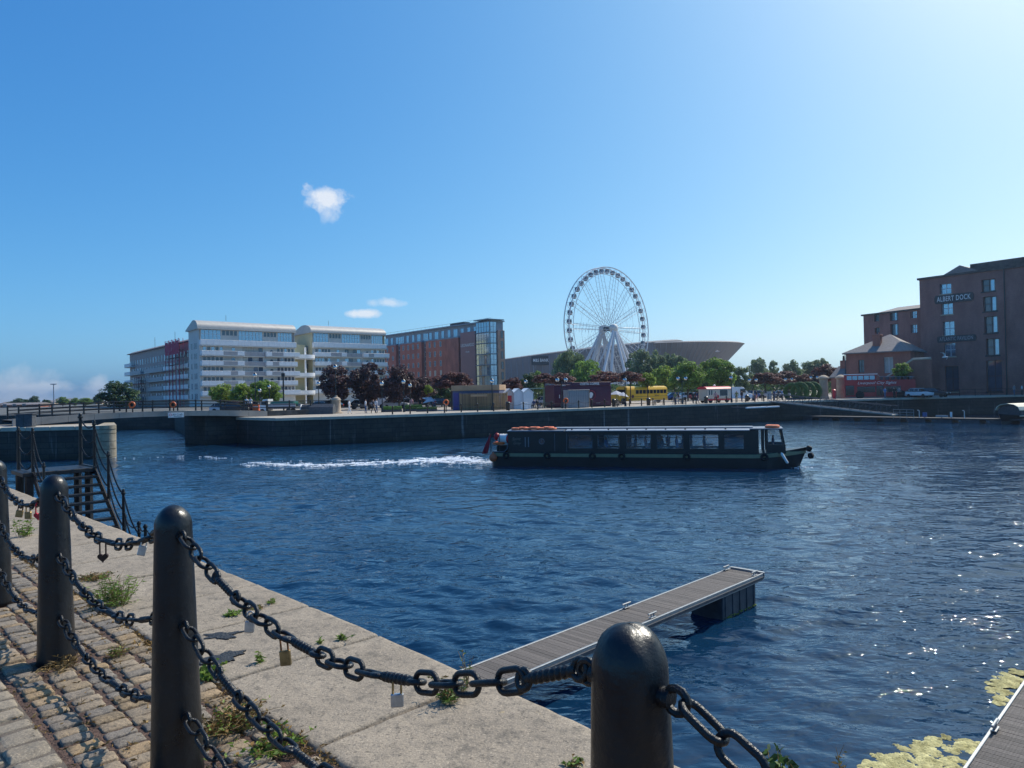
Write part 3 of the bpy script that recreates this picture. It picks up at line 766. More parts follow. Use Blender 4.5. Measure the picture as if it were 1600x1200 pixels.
# ================================================================== PONTOONS
M_('deck_wood', (0.135, 0.115, 0.10), 0.75, var=0.35, scale=6, bump=0.4, bscale=60, isl=0.25, stretch=(1, 8, 1))
M_('aluminium', (0.33, 0.34, 0.34), 0.5, 0.6, var=0.12, scale=12, bump=0.05, bscale=80)
M_('float_grey', (0.06, 0.068, 0.08), 0.7, var=0.35, scale=5, bump=0.2, bscale=30)
M_('algae', (0.36, 0.32, 0.10), 0.9, var=0.45, scale=5, bump=0.6, bscale=50, isl=0.2, col2=(0.46, 0.42, 0.20))
M_('algae_green', (0.16, 0.20, 0.03), 0.9, var=0.4, scale=20, bump=0.5, bscale=60)
def pontoon(label, s0, s1, t0, t1, cleats, float_at):
    """finger pontoon, local x = t (along), y = -s (to the left)"""
    o = thing('pontoon', label, 'pontoon', TS(t0, (s0+s1)/2, PONT), R(45), 'finger pontoons')
    L, W = t1-t0, s1-s0; hw = W/2
    bw, gap = 0.098, 0.012
    n = int((L-0.1)/(bw+gap)); bm = MB()
    for k in (-1, 0, 1): bm.box(-bw/2+0.033*k+0.0-0.0 if False else -bw/2+k*0.0, bw/2, -hw+0.045, hw-0.045, -0.03, 0.0) if k == 0 else None
    # two shallow grooves along each board
    g = MB(); a = -hw+0.045; b_ = hw-0.045; gr = [(-bw/2, 0), (-bw*0.2, 0), (-bw*0.17, -0.006), (-bw*0.13, 0), (bw*0.13, 0), (bw*0.17, -0.006), (bw*0.2, 0), (bw/2, 0), (bw/2, -0.03), (-bw/2, -0.03)]
    k = len(gr); V = [(x, a, z) for x, z in gr]+[(x, b_, z) for x, z in gr]
    F = [(i, i+k, (i+1)%k+k, (i+1)%k) for i in range(k)] + [tuple(range(k)), tuple(range(2*k-1, k-1, -1))]
    g.add(V, F); me = g.mesh('board', MAT['deck_wood'])
    for i in range(n):
        q = link('board', me, o, (0.06+(bw+gap)*(i+0.5), rnd.uniform(-.002, .002), rnd.uniform(-.002, .002)))
    for sg in (-1, 1):
        r_ = MB(); y = sg*(hw-0.02)
        r_.bev(0, L+0.05, y-0.02, y+0.02, -0.16, 0.012, 0.005)
        r_.build('side_rail', MAT['aluminium'], o)
        r_ = MB(); y = sg*(hw+0.016); r_.bev(0.0, L, y-0.012, y+0.012, -0.12, -0.055, 0.004); r_.build('rubbing_strip', MAT['float_grey'], o)
    e = MB(); pts = [(L+0.05, -hw-0.02)]+[(L+0.05+0.10*math.sin(math.pi/2*k/5), -hw-0.02+0.12*(1-math.cos(math.pi/2*k/5))) for k in range(1, 6)]
    pts += [(x, -y) for x, y in reversed(pts)]
    e.prism(ccw(pts), -0.10, 0.028); e.build('end_cap', MAT['aluminium'], o)
    for x, sg in cleats:
        c = MB(); y = sg*(hw-0.06)
        c.bev(x-0.10, x+0.10, y-0.035, y+0.035, 0.022, 0.036, 0.004)
        for dx in (-0.045, 0.045): c.tube([(x+dx, y, 0.03), (x+dx, y, 0.095)], 0.014, 8)
        c.bev(x-0.15, x+0.15, y-0.017, y+0.017, 0.09, 0.122, 0.008)
        c.build('cleat', MAT['aluminium'], o)
    for x0, x1 in float_at:
        f = MB(); f.bev(x0, x1, -hw+0.04, hw-0.04, WATER-PONT-0.35, -0.165, 0.02)
        fo = f.build('float', MAT['float_grey'], o)
        for k in range(5):
            x = x0+0.12+(x1-x0-0.24)*k/4
            rb = MB(); rb.bev(x-0.015, x+0.015, -hw+0.022, hw-0.022, WATER-PONT-0.3, -0.18, 0.006); rb.build('rib', MAT['float_grey'], fo)
        al = MB()
        for k in range(60):
            x = rnd.uniform(x0, x1); al.ball((x, -hw+0.035, WATER-PONT+rnd.uniform(-0.01, 0.05)), rnd.uniform(.01,.035), 6, 4, sz=0.6)
        al.build('algae_fringe', MAT['algae_green'], fo)
    u = MB()
    for k in range(int(L/1.2)): u.box(0.3+1.2*k, 0.38+1.2*k, -hw+0.05, hw-0.05, -0.15, -0.035)
    u.build('cross_beam', MAT['float_grey'], o)
    return o
pontoon('grey decked finger pontoon in mid picture pointing towards the boat', -9.20, -8.30, 4.2, 16.85,
        [(12.4, 1), (12.35, -1), (8.2, 1), (8.0, -1)], [(10.75, 12.35)])
pontoon('grey decked finger pontoon in the bottom right corner', -2.40, -1.20, 3.6, 17.0, [(7.6, 1), (7.6, -1), (12.5, 1)], [(4.0, 6.0), (11, 13)])

# algae scum drifting by the right pontoon
def scum(label, blobs, seed):
    o = MB(); rs = random.Random(seed)
    for t, s, r in blobs:
        p = TS(t, s)
        for k in range(int(1500*r*r)+30):
            a = rs.uniform(0, 6.28); q = r*math.sqrt(rs.random())*(1+0.25*math.sin(3*a+seed)+0.2*math.sin(7*a+2*seed))
            x, y = p.x+q*math.cos(a), p.y+q*math.sin(a)
            if q > r*0.35 and mnoise.noise(Vector((x*5, y*5, seed)))+0.5*mnoise.noise(Vector((x*13, y*13, seed))) < 0.35*q/r-0.22: continue
            z = float(wave_height(np.array([x]), np.array([y]))[0])*0.5+WATER
            rr = rs.uniform(.025,.075)*(0.7 if q > r*.8 else 1); m = rs.randint(6, 8); z += rs.uniform(0.012, 0.018)
            V = [(x+rr*rs.uniform(.6,1.3)*math.cos(6.28*j/m), y+rr*rs.uniform(.6,1.3)*math.sin(6.28*j/m), z-0.012) for j in range(m)] + [(x, y, z+0.002)]
            o.add(V, [(j, (j+1)%m, m) for j in range(m)])
    return tag(o.build('algae_scum', MAT['algae']), label, 'algae', kind='stuff')
def px_ts(px, py):
    p = G(px, py, WATER); return (p.x+p.y)*Q2, (p.x-p.y)*Q2
bl = []
rs = random.Random(4)
for px, py, r in ((1420,1200,.42),(1470,1190,.5),(1440,1178,.4),(1490,1172,.35),(1400,1196,.3),(1510,1165,.3),(1380,1206,.3),(1455,1160,.16),(1430,1166,.14),(1500,1158,.16),(1360,1194,.1),(1346,1199,.09),(1400,1183,.15),(1480,1215,.5),(1420,1225,.6)):
    t, s = px_ts(px, py); bl.append((t, min(s, -2.5-r*0.5), r))
scum('pale yellow algae mat floating at the bottom edge beside the pontoon', bl, 3)
bl = []
for px, py, r in ((1598,1052,.16),(1580,1066,.26),(1570,1072,.2),(1588,1060,.2),(1566,1082,.2),(1555,1076,.08),(1572,1094,.14),(1560,1066,.07),(1550,1078,.05),(1568,1102,.09)):
    t, s = px_ts(px, py); bl.append((t, s-0.05, r))
scum('small pale algae patch floating beside the pontoon at the right edge', bl, 8)

# ================================================================== IRON STAIRS down to the water (left)
M_('step_iron', (0.014, 0.015, 0.018), 0.5, var=0.4, scale=14, bump=0.3, bscale=60, spec=0.5)
st_o = D(150, 735, 17.6)                                     # right front corner of the landing
st = thing('steps', 'black iron steps with chain handrails going down beyond the quay edge', 'stairs', (st_o.x, st_o.y, 0.02), ROT_TS)
# local x = s (down the flight, to the right/near), y = t ; landing spans y -3.4..0
b = MB(); b.bev(-1.25, 0.0, -1.5, 0.0, -0.10, 0.0, 0.01); b.box(-1.25, 0.02, -0.04, 0.02, -0.16, 0.03); ld = b.build('landing', MAT['step_iron'], st)
RISE, RUN, WID = 0.175, 0.245, 1.25
for k in range(15):
    b = MB(); b.bev(RUN*k+0.02, RUN*k+0.27, -WID, -0.02, -RISE*(k+1)-0.035, -RISE*(k+1), 0.006)
    b.box(RUN*k+0.262, RUN*k+0.276, -WID+0.01, -0.03, -RISE*(k+1)-0.05, -RISE*(k+1)+0.002)
    b.build('tread', MAT['step_iron'], st)
for y in (-WID-0.03, 0.0):
    b = MB(); n = 15
    b.add([(-0.02,y-0.015,-0.22),(RUN*n,y-0.015,-RISE*n-0.2),(RUN*n,y-0.015,-RISE*n),(-0.02,y-0.015,0.0),(-0.02,y+0.015,-0.22),(RUN*n,y+0.015,-RISE*n-0.2),(RUN*n,y+0.015,-RISE*n),(-0.02,y+0.015,0.0)],
          [(0,1,2,3),(7,6,5,4),(0,4,5,1),(3,2,6,7),(0,3,7,4),(1,5,6,2)])
    b.build('stringer', MAT['step_iron'], st)
posts = [(-1.2, -0.02, 1.28, 0.045), (-0.1, 0.0, 1.12, 0.035), (0.9, 0.02, 1.05, 0.034), (1.95, 0.02, 1.0, 0.034), (2.95, 0.02, 0.95, 0.03), (-1.2, -1.35, 1.0, 0.04), (-0.1, -1.28, 1.0, 0.035), (0.9, -1.28, 0.9, 0.03)]
for x, y in ((-1.1, -0.12), (-1.1, -1.35), (-0.15, -0.12), (-0.15, -1.35)):
    b = MB(); b.tube([(x, y, WATER-1.5), (x, y, -0.1)], 0.09, 8); b.build('pile', MAT['step_iron'], st)
tops = []
for x, y, h, r in posts:
    z = -RISE*max(0, x/RUN) ; b = MB()
    b.lathe([(r*1.1, z-0.1), (r, z+0.1), (r*0.85, z+h-0.1), (r*1.35, z+h-0.09), (r*1.35, z+h-0.05), (r*0.9, z+h-0.04), (r*0.95, z+h), (r*0.5, z+h+0.03)], 10, (x, y, 0))
    b.build('post', MAT['black_paint'], st, smooth=True); tops.append(Vector((x, y, z+h)))
def small_chain(A, B, sag, parent, name='hand_chain', r=0.011):
    c = MB(); P = sag_curve(A, B, sag, 60)
    for i in range(60):
        d = (P[i+1]-P[i]).normalized(); m = (P[i]+P[i+1])/2; side = d.cross(Vector((0,0,1))).normalized() if i % 2 else d.cross(Vector((0,0,1))).normalized().cross(d)
        L = (P[i+1]-P[i]).length*0.75
        pts = [m+d*L*math.cos(a)+side*0.018*math.sin(a) for a in [6.283*k/6 for k in range(6)]]
        c.tube(pts, r*0.62, 4, closed=True)
    return c.build(name, MAT['black_iron'], parent)
for a, b_ in ((0,1),(1,2),(2,3),(3,4),(5,6),(6,7)):
    for dz in (-0.08, -0.45, -0.8): small_chain(tops[a]+Vector((0,0,dz)), tops[b_]+Vector((0,0,dz)), 0.16, st)
# floating walkway with short posts below, mostly hidden behind the coping
wk = thing('walkway', 'floating walkway with short posts beyond the quay edge at left', 'walkway', TS(0,0,PONT), ROT_TS)
def loc_ts(px, py, z): p = G(px, py, z); return ((p.x-p.y)*Q2, (p.x+p.y)*Q2)
b = MB(); s_a = (st_o.x-st_o.y)*Q2; t_a = (st_o.x+st_o.y)*Q2
b.bev(s_a+3.2, s_a+9, t_a-1.5, t_a+0.15, -0.25, 0.0, 0.02); b.build('deck', MAT['step_iron'], wk)
ptop = []
for k, (px, py) in enumerate(((195,803),(217,814),(227,819))):
    h = 1.0
    s_, t_ = loc_ts(px, py, PONT+h); b = MB()
    b.lathe([(0.045, -0.1), (0.042, h-0.12), (0.06, h-0.1), (0.06, h-0.06), (0.03, h)], 10, (s_, t_, 0)); b.build('post', MAT['black_paint'], wk, smooth=True)
    ptop.append(Vector((s_, t_, h-0.1)))
small_chain(ptop[0], ptop[1], 0.2, wk); small_chain(ptop[1], ptop[2], 0.15, wk)
small_chain(ptop[2], ptop[2]+Vector((2.2,0,0)), 0.3, wk)
# ================================================================== FAR SHORE: ground, quay walls, bridge
M_('far_paving', (0.36, 0.31, 0.25), 0.9, var=0.2, scale=0.5, bump=0.3, bscale=3)
M_('asphalt', (0.06, 0.06, 0.062), 0.9, var=0.25, scale=0.6)
M_('grass', (0.07, 0.11, 0.03), 0.9, var=0.3, scale=0.4)
M_('coping_pale', (0.46, 0.41, 0.33), 0.85, var=0.2, scale=1.0, bump=0.3, bscale=8)
M_('concrete', (0.34, 0.31, 0.27), 0.85, var=0.22, scale=0.8, bump=0.3, bscale=12, col2=(0.30, 0.28, 0.25))
M_('pier_stone', (0.33, 0.28, 0.20), 0.85, var=0.4, scale=1.3, bump=0.5, bscale=10)
M_('white_paint', (0.75, 0.75, 0.73), 0.5, var=0.06, scale=2)
M_('orange', (0.75, 0.14, 0.03), 0.45, var=0.1, scale=6)
M_('red_paint', (0.50, 0.02, 0.025), 0.4, var=0.1, scale=2)
def far_wall_mat():
    """old dock wall: large dark stone courses with pale salt streaks and a weedy wet foot"""
    m = bpy.data.materials.new('dock_wall'); m.use_nodes = True
    n, l = m.node_tree.nodes, m.node_tree.links; p = n['Principled BSDF']; p.inputs['Roughness'].default_value = 0.85
    g = n.new('ShaderNodeNewGeometry')
    def nz(sc, det, st):
        mp = n.new('ShaderNodeMapping'); mp.inputs['Scale'].default_value = st; l.new(g.outputs['Position'], mp.inputs['Vector'])
        t = n.new('ShaderNodeTexNoise'); t.inputs['Scale'].default_value = sc; t.inputs['Detail'].default_value = det; t.inputs['Roughness'].default_value = 0.65
        l.new(mp.outputs['Vector'], t.inputs['Vector']); return t.outputs['Fac']
    def mix(f, a, b, lo, hi, amt=1.0):
        q = n.new('ShaderNodeMapRange'); q.inputs['From Min'].default_value = lo; q.inputs['From Max'].default_value = hi; q.inputs['To Max'].default_value = amt
        l.new(f, q.inputs['Value']); x = n.new('ShaderNodeMix'); x.data_type = 'RGBA'; l.new(q.outputs['Result'], x.inputs['Factor'])
        for k, v in (('A', a), ('B', b)):
            if isinstance(v, tuple): x.inputs[k].default_value = (*v, 1)
            else: l.new(v, x.inputs[k])
        return x.outputs['Result']
    c = mix(nz(0.5, 5, (1,1,1.6)), (0.030, 0.029, 0.027), (0.062, 0.057, 0.049), 0.35, 0.7)
    c = mix(nz(2.2, 6, (1,1,1)), c, (0.02, 0.021, 0.022), 0.5, 0.7, 0.7)
    a = nz(1.1, 4, (2.4, 2.4, 0.10)); b = nz(0.22, 2, (1,1,0.2))
    mu = n.new('ShaderNodeMath'); mu.operation = 'MULTIPLY'; l.new(a, mu.inputs[0]); l.new(b, mu.inputs[1])
    c = mix(mu.outputs[0], c, (0.26, 0.27, 0.28), 0.355, 0.42, 0.6)
    sx = n.new('ShaderNodeSeparateXYZ'); l.new(g.outputs['Position'], sx.inputs[0])
    c = mix(sx.outputs['Z'], (0.018, 0.022, 0.014), c, WATER-0.1, WATER+0.55)
    cb = n.new('ShaderNodeCombineXYZ'); l.new(sx.outputs['X'], cb.inputs[0]); l.new(sx.outputs['Z'], cb.inputs[1])
    bt = n.new('ShaderNodeTexBrick'); bt.inputs['Scale'].default_value = 1.0; bt.inputs['Brick Width'].default_value = 1.5; bt.inputs['Row Height'].default_value = 0.52
    bt.inputs['Mortar Size'].default_value = 0.03; bt.inputs['Color1'].default_value = (1.25, 1.2, 1.12, 1); bt.inputs['Color2'].default_value = (0.75, 0.77, 0.8, 1); bt.inputs['Mortar'].default_value = (0.35, 0.35, 0.35, 1)
    l.new(cb.outputs[0], bt.inputs['Vector'])
    mu2 = n.new('ShaderNodeMix'); mu2.data_type = 'RGBA'; mu2.blend_type = 'MULTIPLY'; mu2.inputs['Factor'].default_value = 0.8
    l.new(c, mu2.inputs['A']); l.new(bt.outputs['Color'], mu2.inputs['B']); c = mu2.outputs['Result']
    l.new(c, p.inputs['Base Color'])
    bp = n.new('ShaderNodeBump'); bp.inputs['Strength'].default_value = 0.5; bp.inputs['Distance'].default_value = 0.05
    l.new(nz(1.4, 4, (1,1,2)), bp.inputs['Height']); l.new(bp.outputs['Normal'], p.inputs['Normal'])
    MAT['dock_wall'] = m
far_wall_mat()
# line of the far quay edge (plan), from the bridge abutment to beyond the right edge of the picture
QW = [(-58, 124), (-41.5, 93.5), (-25.3, 77.3), (-14.0, 80.6), (-1.5, 86.0), (18.0, 97.0), (40.0, 110.5), (62.0, 116.0), (96, 121), (150, 121)]
def offset_line(P, d):
    out = []
    for i, p in enumerate(P):
        a = Vector(P[max(0, i-1)]); b = Vector(P[min(len(P)-1, i+1)]); t = (b-a).normalized(); nrm = Vector((-t.y, t.x))
        out.append((p[0]+nrm.x*d, p[1]+nrm.y*d))
    return out
QW_in = offset_line(QW, 1.15)
def strip(P, Q, z0, z1):
    b = MB(); n = len(P)
    V = [(x, y, z0) for x, y in P]+[(x, y, z1) for x, y in P]+[(x, y, z1) for x, y in Q]+[(x, y, z0) for x, y in Q]
    for i in range(n-1):
        b.f += [(i, i+1, n+i+1, n+i), (n+i, n+i+1, 2*n+i+1, 2*n+i), (2*n+i, 2*n+i+1, 3*n+i+1, 3*n+i)]
    b.f += [(0, n, 2*n, 3*n), (n-1, 4*n-1, 3*n-1, 2*n-1)]; b.v = V; b.m = [0]*len(b.f); return b
ft = offset_line(QW, 0.05)
# ground: one sheet from the quay edge to the horizon
gb = MB(); top = QW_in; n = len(top)
outer = [(-160, 240), (-2500, 3800), (2500, 3800), (2500, 121)]
poly = [(x, y) for x, y in top] + [(2500, 121), (2500, 4200), (-2500, 4200), (-2500, 260), (-150, 260)]
gb.prism(ccw(poly), FAR-1.0, FAR); tag(gb.build('ground', MAT['far_paving']), 'paved far quay and ground to the horizon', kind='structure')
tag(strip(ft, offset_line(QW, 1.1), WATER-1.5, FAR-0.28).build('dock_wall', MAT['dock_wall']), 'dark old stone dock wall across the far side', 'wall')
fcope = empty('far_coping'); tag(fcope, 'pale coping stones along the far quay', kind='structure')
# coping stones, one after another along the edge
for i in range(1, len(QW)-2):
    a, b_ = Vector(QW[i]), Vector(QW[i+1]); L = (b_-a).length; k = max(1, int(L/2.2)); an = math.atan2((b_-a).y, (b_-a).x)
    for j in range(k):
        w = L/k; q = a+(b_-a)*((j+0.5)/k)
        c = MB(); c.bev(-w/2+0.012, w/2-0.012, -0.06, 1.2, -0.30, 0.012+rnd.uniform(0, .012), 0.03)
        c.build('coping_stone', MAT['coping_pale'], fcope, (q.x, q.y, FAR), an)
# road and grass sheets behind the quay
rd = MB(); rd.prism(ccw([(-75, 150), (-22, 122), (30, 150), (70, 168), (110, 170), (110, 178), (66, 176), (20, 162), (-24, 134), (-70, 162)]), FAR+0.004, FAR+0.012)
tag(rd.build('road', MAT['asphalt']), 'asphalt road behind the far quay', kind='structure')
gs = MB(); gs.prism(ccw([(-40, 170), (60, 196), (160, 215), (160, 240), (-30, 240)]), FAR+0.004, FAR+0.02)
tag(gs.build('grass', MAT['grass']), 'grass behind the road', kind='structure')
# far bank left of the bridge
lb = MB(); lb.prism(ccw([(-2500, 175), (-46, 128), (-58, 150), (-150, 262), (-2500, 262)]), WATER-1.0, FAR-0.06)
tag(lb.build('far_bank', MAT['dock_wall']), 'low far bank seen beyond the bridge', kind='structure')
M_('yard', (0.11, 0.11, 0.10), 0.9, var=0.3, scale=0.05)
gs = MB(); gs.prism(ccw([(-2400, 176), (-62, 133), (-90, 262), (-150, 900), (-2400, 1800)]), FAR-0.06, FAR+0.02)
tag(gs.build('yard', MAT['yard']), 'dull grey yard ground beyond the bridge at left', kind='structure')

# ---- stone pier at the left, rounded end coloured pale for the sun on it
pe = D(172, 668, 65.5)
pier = thing('pier', 'stone dock pier, rounded end coloured pale as sunlit, left of the channel', 'pier', (pe.x-0.9, 65.5, 0), 0)
b = MB(); b.prism(ccw([(-60, 0), (-0.36, 0), (-4.8, 9), (-60, 9)]), WATER-1.5, FAR-0.36); b.build('wall', MAT['dock_wall'], pier)
for k in range(26):
    c = MB(); c.bev(-2.25*(k+1)+0.015, -2.25*k-0.015, -0.08, 1.5, FAR-0.35, FAR+0.01, 0.03); c.build('coping_stone', MAT['coping_pale'], pier)
b = MB(); b.prism(ccw([(-60, 1.52), (-1.9, 1.52), (-5.6, 8.9), (-60, 8.9)]), FAR-0.5, FAR-0.006); b.build('paving', MAT['far_paving'], pier)
zz = [WATER-1.5, WATER+0.1, WATER+0.85, WATER+1.55, WATER+2.25, FAR-0.36, FAR+0.02]
for k in range(6):
    pts = [(-0.35, -0.02)]+[(0.0+0.95*math.sin(math.pi/2*j/8), 0.93-0.95*math.cos(math.pi/2*j/8)) for j in range(9)]+[(-3.4, 8.5), (-4.4, 8.5)]
    o = 0.04 if k == 5 else rnd.uniform(0, .012)
    c = MB(); c.prism(ccw([(x+o*(x > 0), y-o*(y < 1)) for x, y in pts]), zz[k]+0.025, zz[k+1]-0.012); c.build('block', MAT['pier_stone'], pier)
bx = D(17, 665, 64.2)
sg = thing('cabinet', 'dark grey cabinet standing on the pier at the left edge', 'cabinet', (bx.x, 66.2, FAR+0.01))
b = MB(); b.bev(-0.75, 0.75, -0.3, 0.3, 0.05, 1.15, 0.02); b.box(-0.7, 0.7, -0.28, 0.28, 0, 0.06); b.build('body', MAT['float_grey'], sg)
b = MB(); b.bev(-0.85, 0.85, -0.36, 0.36, 1.14, 1.2, 0.02); b.build('lid', MAT['float_grey'], sg)
b = MB(); b.box(-0.02, 0.02, -0.312, -0.3, 0.15, 1.05); b.build('door_gap', MAT['black_paint'], sg)

# ---- bridge over the channel: concrete deck edge, iron railing
A = D(20, 655, 68.5); B = D(418, 642, 86.0)
br = thing('bridge', 'low concrete footbridge with black railings across the channel', 'bridge', (A.x, A.y, 0), frame_to(A, B))
BL = (Vector((B.x, B.y))-Vector((A.x, A.y))).length
def dz(u): return A.z+(B.z-A.z)*u + 0.35*4*u*(1-u)
nseg = 11
for k in range(nseg):
    u0, u1 = k/nseg, (k+1)/nseg; c = MB(); x0, x1 = BL*u0+0.012, BL*u1-0.012
    t0, t1 = dz(u0), dz(u1); d0 = 0.78-0.22*4*u0*(1-u0); d1 = 0.78-0.22*4*u1*(1-u1)
    V = [(x0,0,t0-d0),(x1,0,t1-d1),(x1,0,t1),(x0,0,t0),(x0,0.45,t0-d0),(x1,0.45,t1-d1),(x1,0.45,t1),(x0,0.45,t0)]
    c.add(V, [(0,1,2,3),(5,4,7,6),(0,4,5,1),(3,2,6,7),(0,3,7,4),(1,5,6,2)]); c.build('edge_beam', MAT['concrete'], br)
b = MB()
for k in range(24):
    u0, u1 = k/24, (k+1)/24
    V = [(BL*u0,0.45,dz(u0)-0.42),(BL*u1,0.45,dz(u1)-0.42),(BL*u1,0.45,dz(u1)-0.14),(BL*u0,0.45,dz(u0)-0.14),(BL*u0,6,dz(u0)-0.42),(BL*u1,6,dz(u1)-0.42),(BL*u1,6,dz(u1)-0.14),(BL*u0,6,dz(u0)-0.14)]
    b.add(V, [(0,1,2,3),(5,4,7,6),(0,4,5,1),(3,2,6,7)])
b.build('deck', MAT['asphalt'], br)
for x0, x1, zt_ in ((BL*0.72, BL+6, dz(.8)-0.6), (-14, 1.5, A.z-0.7)):
    b = MB(); b.box(x0, x1, 0.7, 7, WATER-1, zt_); b.build('abutment', MAT['dock_wall'], br)
def railing(parent, u0, u1, npost, y, zf, h=1.1, L=BL):
    P = []
    for k in range(npost):
        u = u0+(u1-u0)*k/(npost-1); x = L*u; z = zf(u); P.append(Vector((x, y, z)))
        c = MB(); c.bev(x-0.07, x+0.07, y-0.07, y+0.07, z-0.1, z+h+0.05, 0.015); c.bev(x-0.09, x+0.09, y-0.09, y+0.09, z+h+0.05, z+h+0.12, 0.02); c.build('post', MAT['black_paint'], parent)
    for f in (0.36, 0.68, 1.0):
        c = MB(); c.tube([p+Vector((0,0,h*f)) for p in P], 0.05, 6); c.build('rail', MAT['black_paint'], parent)
    return P
railing(br, 0.02, 1.0, 10, 0.22, dz); railing(br, 0.02, 1.0, 10, 5.8, dz)
# road parapet continuing right of the bridge to the big stone pedestal
A2 = D(418, 641, 86.6); B2 = D(521, 634, 92)
pw = thing('parapet', 'dark low parapet wall with railing right of the bridge', 'wall', (A2.x, A2.y, FAR), frame_to(A2, B2))
L2 = (Vector((B2.x, B2.y))-Vector((A2.x, A2.y))).length
b = MB(); b.bev(0, L2, -0.2, 0.2, 0, 0.62, 0.03); b.build('wall', MAT['dark_stone'], pw)
railing(pw, 0.0, 0.96, 4, 0.0, lambda u: 0.55, 1.15, L2)
# life rings on stands along the bridge
def lifebuoy(px, py, Y, label, stand_h, z0, r=0.36):
    p = D(px, py, Y); o = thing('lifebuoy', label, 'lifebuoy', (p.x, p.y, z0), 0, 'orange life rings')
    zc = p.z-z0; b = MB(); b.torus((0, -0.1, zc), r*0.76, r*0.24, 18, 8, 'y'); b.build('ring', MAT['orange'], o, smooth=True)
    b = MB(); b.bev(-0.06, 0.06, -0.02, 0.06, 0, zc+r*0.9, 0.01); b.bev(-r*0.8, r*0.8, 0.0, 0.05, zc-r*0.75, zc+r*0.75, 0.02); b.build('stand', MAT['black_paint'], o)
def bridge_at(px, Yoff=-0.15):
    best = min((abs((CAM_M.transposed() @ (Vector((A.x+(B.x-A.x)*u, A.y+(B.y-A.y)*u, dz(u)))-EYE))[0]/-(CAM_M.transposed() @ (Vector((A.x+(B.x-A.x)*u, A.y+(B.y-A.y)*u, dz(u)))-EYE))[2]*FPX+800-px), u) for u in [k/400 for k in range(401)])[1]
    return best, A.y+(B.y-A.y)*best
for px, lab in ((207, 'bright orange life ring, left of two on the bridge railing'), (271, 'orange life ring with dark stand, right of two on the bridge railing')):
    u, Yb = bridge_at(px); lifebuoy(px, 632.5, Yb-0.12, lab, 1.0, dz(u))
u, Yb = bridge_at(275); p = D(275, 648.5, Yb-0.25)
sgn = thing('bridge_sign', 'small white notice board fixed to the bridge edge beam', 'sign', (p.x, p.y, p.z), frame_to(A, B))
b = MB(); b.bev(-0.82, 0.82, -0.02, 0.02, -0.27, 0.27, 0.006); b.build('board', MAT['white_paint'], sgn)
M_('ink', (0.03, 0.035, 0.06), 0.6, var=0.1)
lettering('All Craft', 0.30, MAT['ink'], sgn, (0.15, -0.028, 0.04))
b = MB(); b.box(-0.25, 0.6, -0.027, -0.022, -0.17, -0.13); b.build('print_line', MAT['balcony_ink'] if 'balcony_ink' in MAT else MAT['ink'], sgn)
b = MB(); b.torus((-0.58, -0.026, 0.03), 0.12, 0.016, 16, 4, 'y'); b.build('emblem', MAT['red_paint'], sgn)

# ---- gangway, long pontoon and wall line at the right
def wall_Y(px):                                # depth of the far quay edge seen in a column of the photo
    best = None
    for i in range(len(QW)-1):
        a, b_ = Vector(QW[i]), Vector(QW[i+1])
        for k in range(41):
            q = a+(b_-a)*(k/40); c = CAM_M.transposed() @ (Vector((q.x, q.y, FAR))-EYE); X = 800+FPX*c.x/-c.z
            if i >= 2 and (best is None or abs(X-px) < best[0]): best = (abs(X-px), q.y)
    return best[1]
M_('old_deck', (0.05, 0.05, 0.052), 0.85, var=0.3, scale=1)
P0 = G(1246, 656, WATER); P1 = G(1640, 664, WATER)
lp = thing('pontoon', 'long low floating pontoon under the warehouse quay at right', 'pontoon', (P0.x, P0.y, WATER), frame_to(P0, P1))
LPL = (P1-P0).length
b = MB(); b.bev(0, LPL, 0, 2.2, 0.42, 0.62, 0.02); b.build('deck', MAT['old_deck'], lp)
for k in range(10):
    c = MB(); c.bev(LPL*k/10+0.2, LPL*(k+0.72)/10, 0.06, 2.1, -0.3, 0.42, 0.03); c.build('float', MAT['float_grey'], lp)
Ga = D(1206, 627, wall_Y(1206)+0.6); Gb = D(1398, 648, 95.0)
gw = thing('gangway', 'long steel gangway ramp sloping down from the quay to the pontoon', 'gangway', (Ga.x, Ga.y, Ga.z), frame_to(Ga, Gb))
GL = (Vector((Gb.x, Gb.y))-Vector((Ga.x, Ga.y))).length; Gz = Gb.z-Ga.z
def gp(u, y, h): return Vector((GL*u, y, Gz*u+h))
for y in (-0.75, 0.75):
    for h, r in ((0.0, 0.12), (1.15, 0.05)):
        c = MB(); c.tube([gp(0, y, h), gp(1, y, h)], r, 6); c.build('chord', MAT['concrete' if h == 0.0 else 'float_grey'], gw)
    for k in range(13):
        c = MB(); c.tube([gp(k/13, y, 0), gp(k/13, y, 1.15)], 0.04, 5); c.tube([gp(k/13, y, 0), gp((k+1)/13, y, 1.15)], 0.03, 5); c.build('brace', MAT['float_grey'], gw)
b = MB(); b.add([gp(0,-.75,-.1), gp(1,-.75,-.1), gp(1,.75,-.1), gp(0,.75,-.1), gp(0,-.75,-.02), gp(1,-.75,-.02), gp(1,.75,-.02), gp(0,.75,-.02)], [(0,3,2,1),(4,5,6,7),(0,1,5,4),(1,2,6,5),(2,3,7,6),(3,0,4,7)]); b.build('deck', MAT['concrete'], gw)
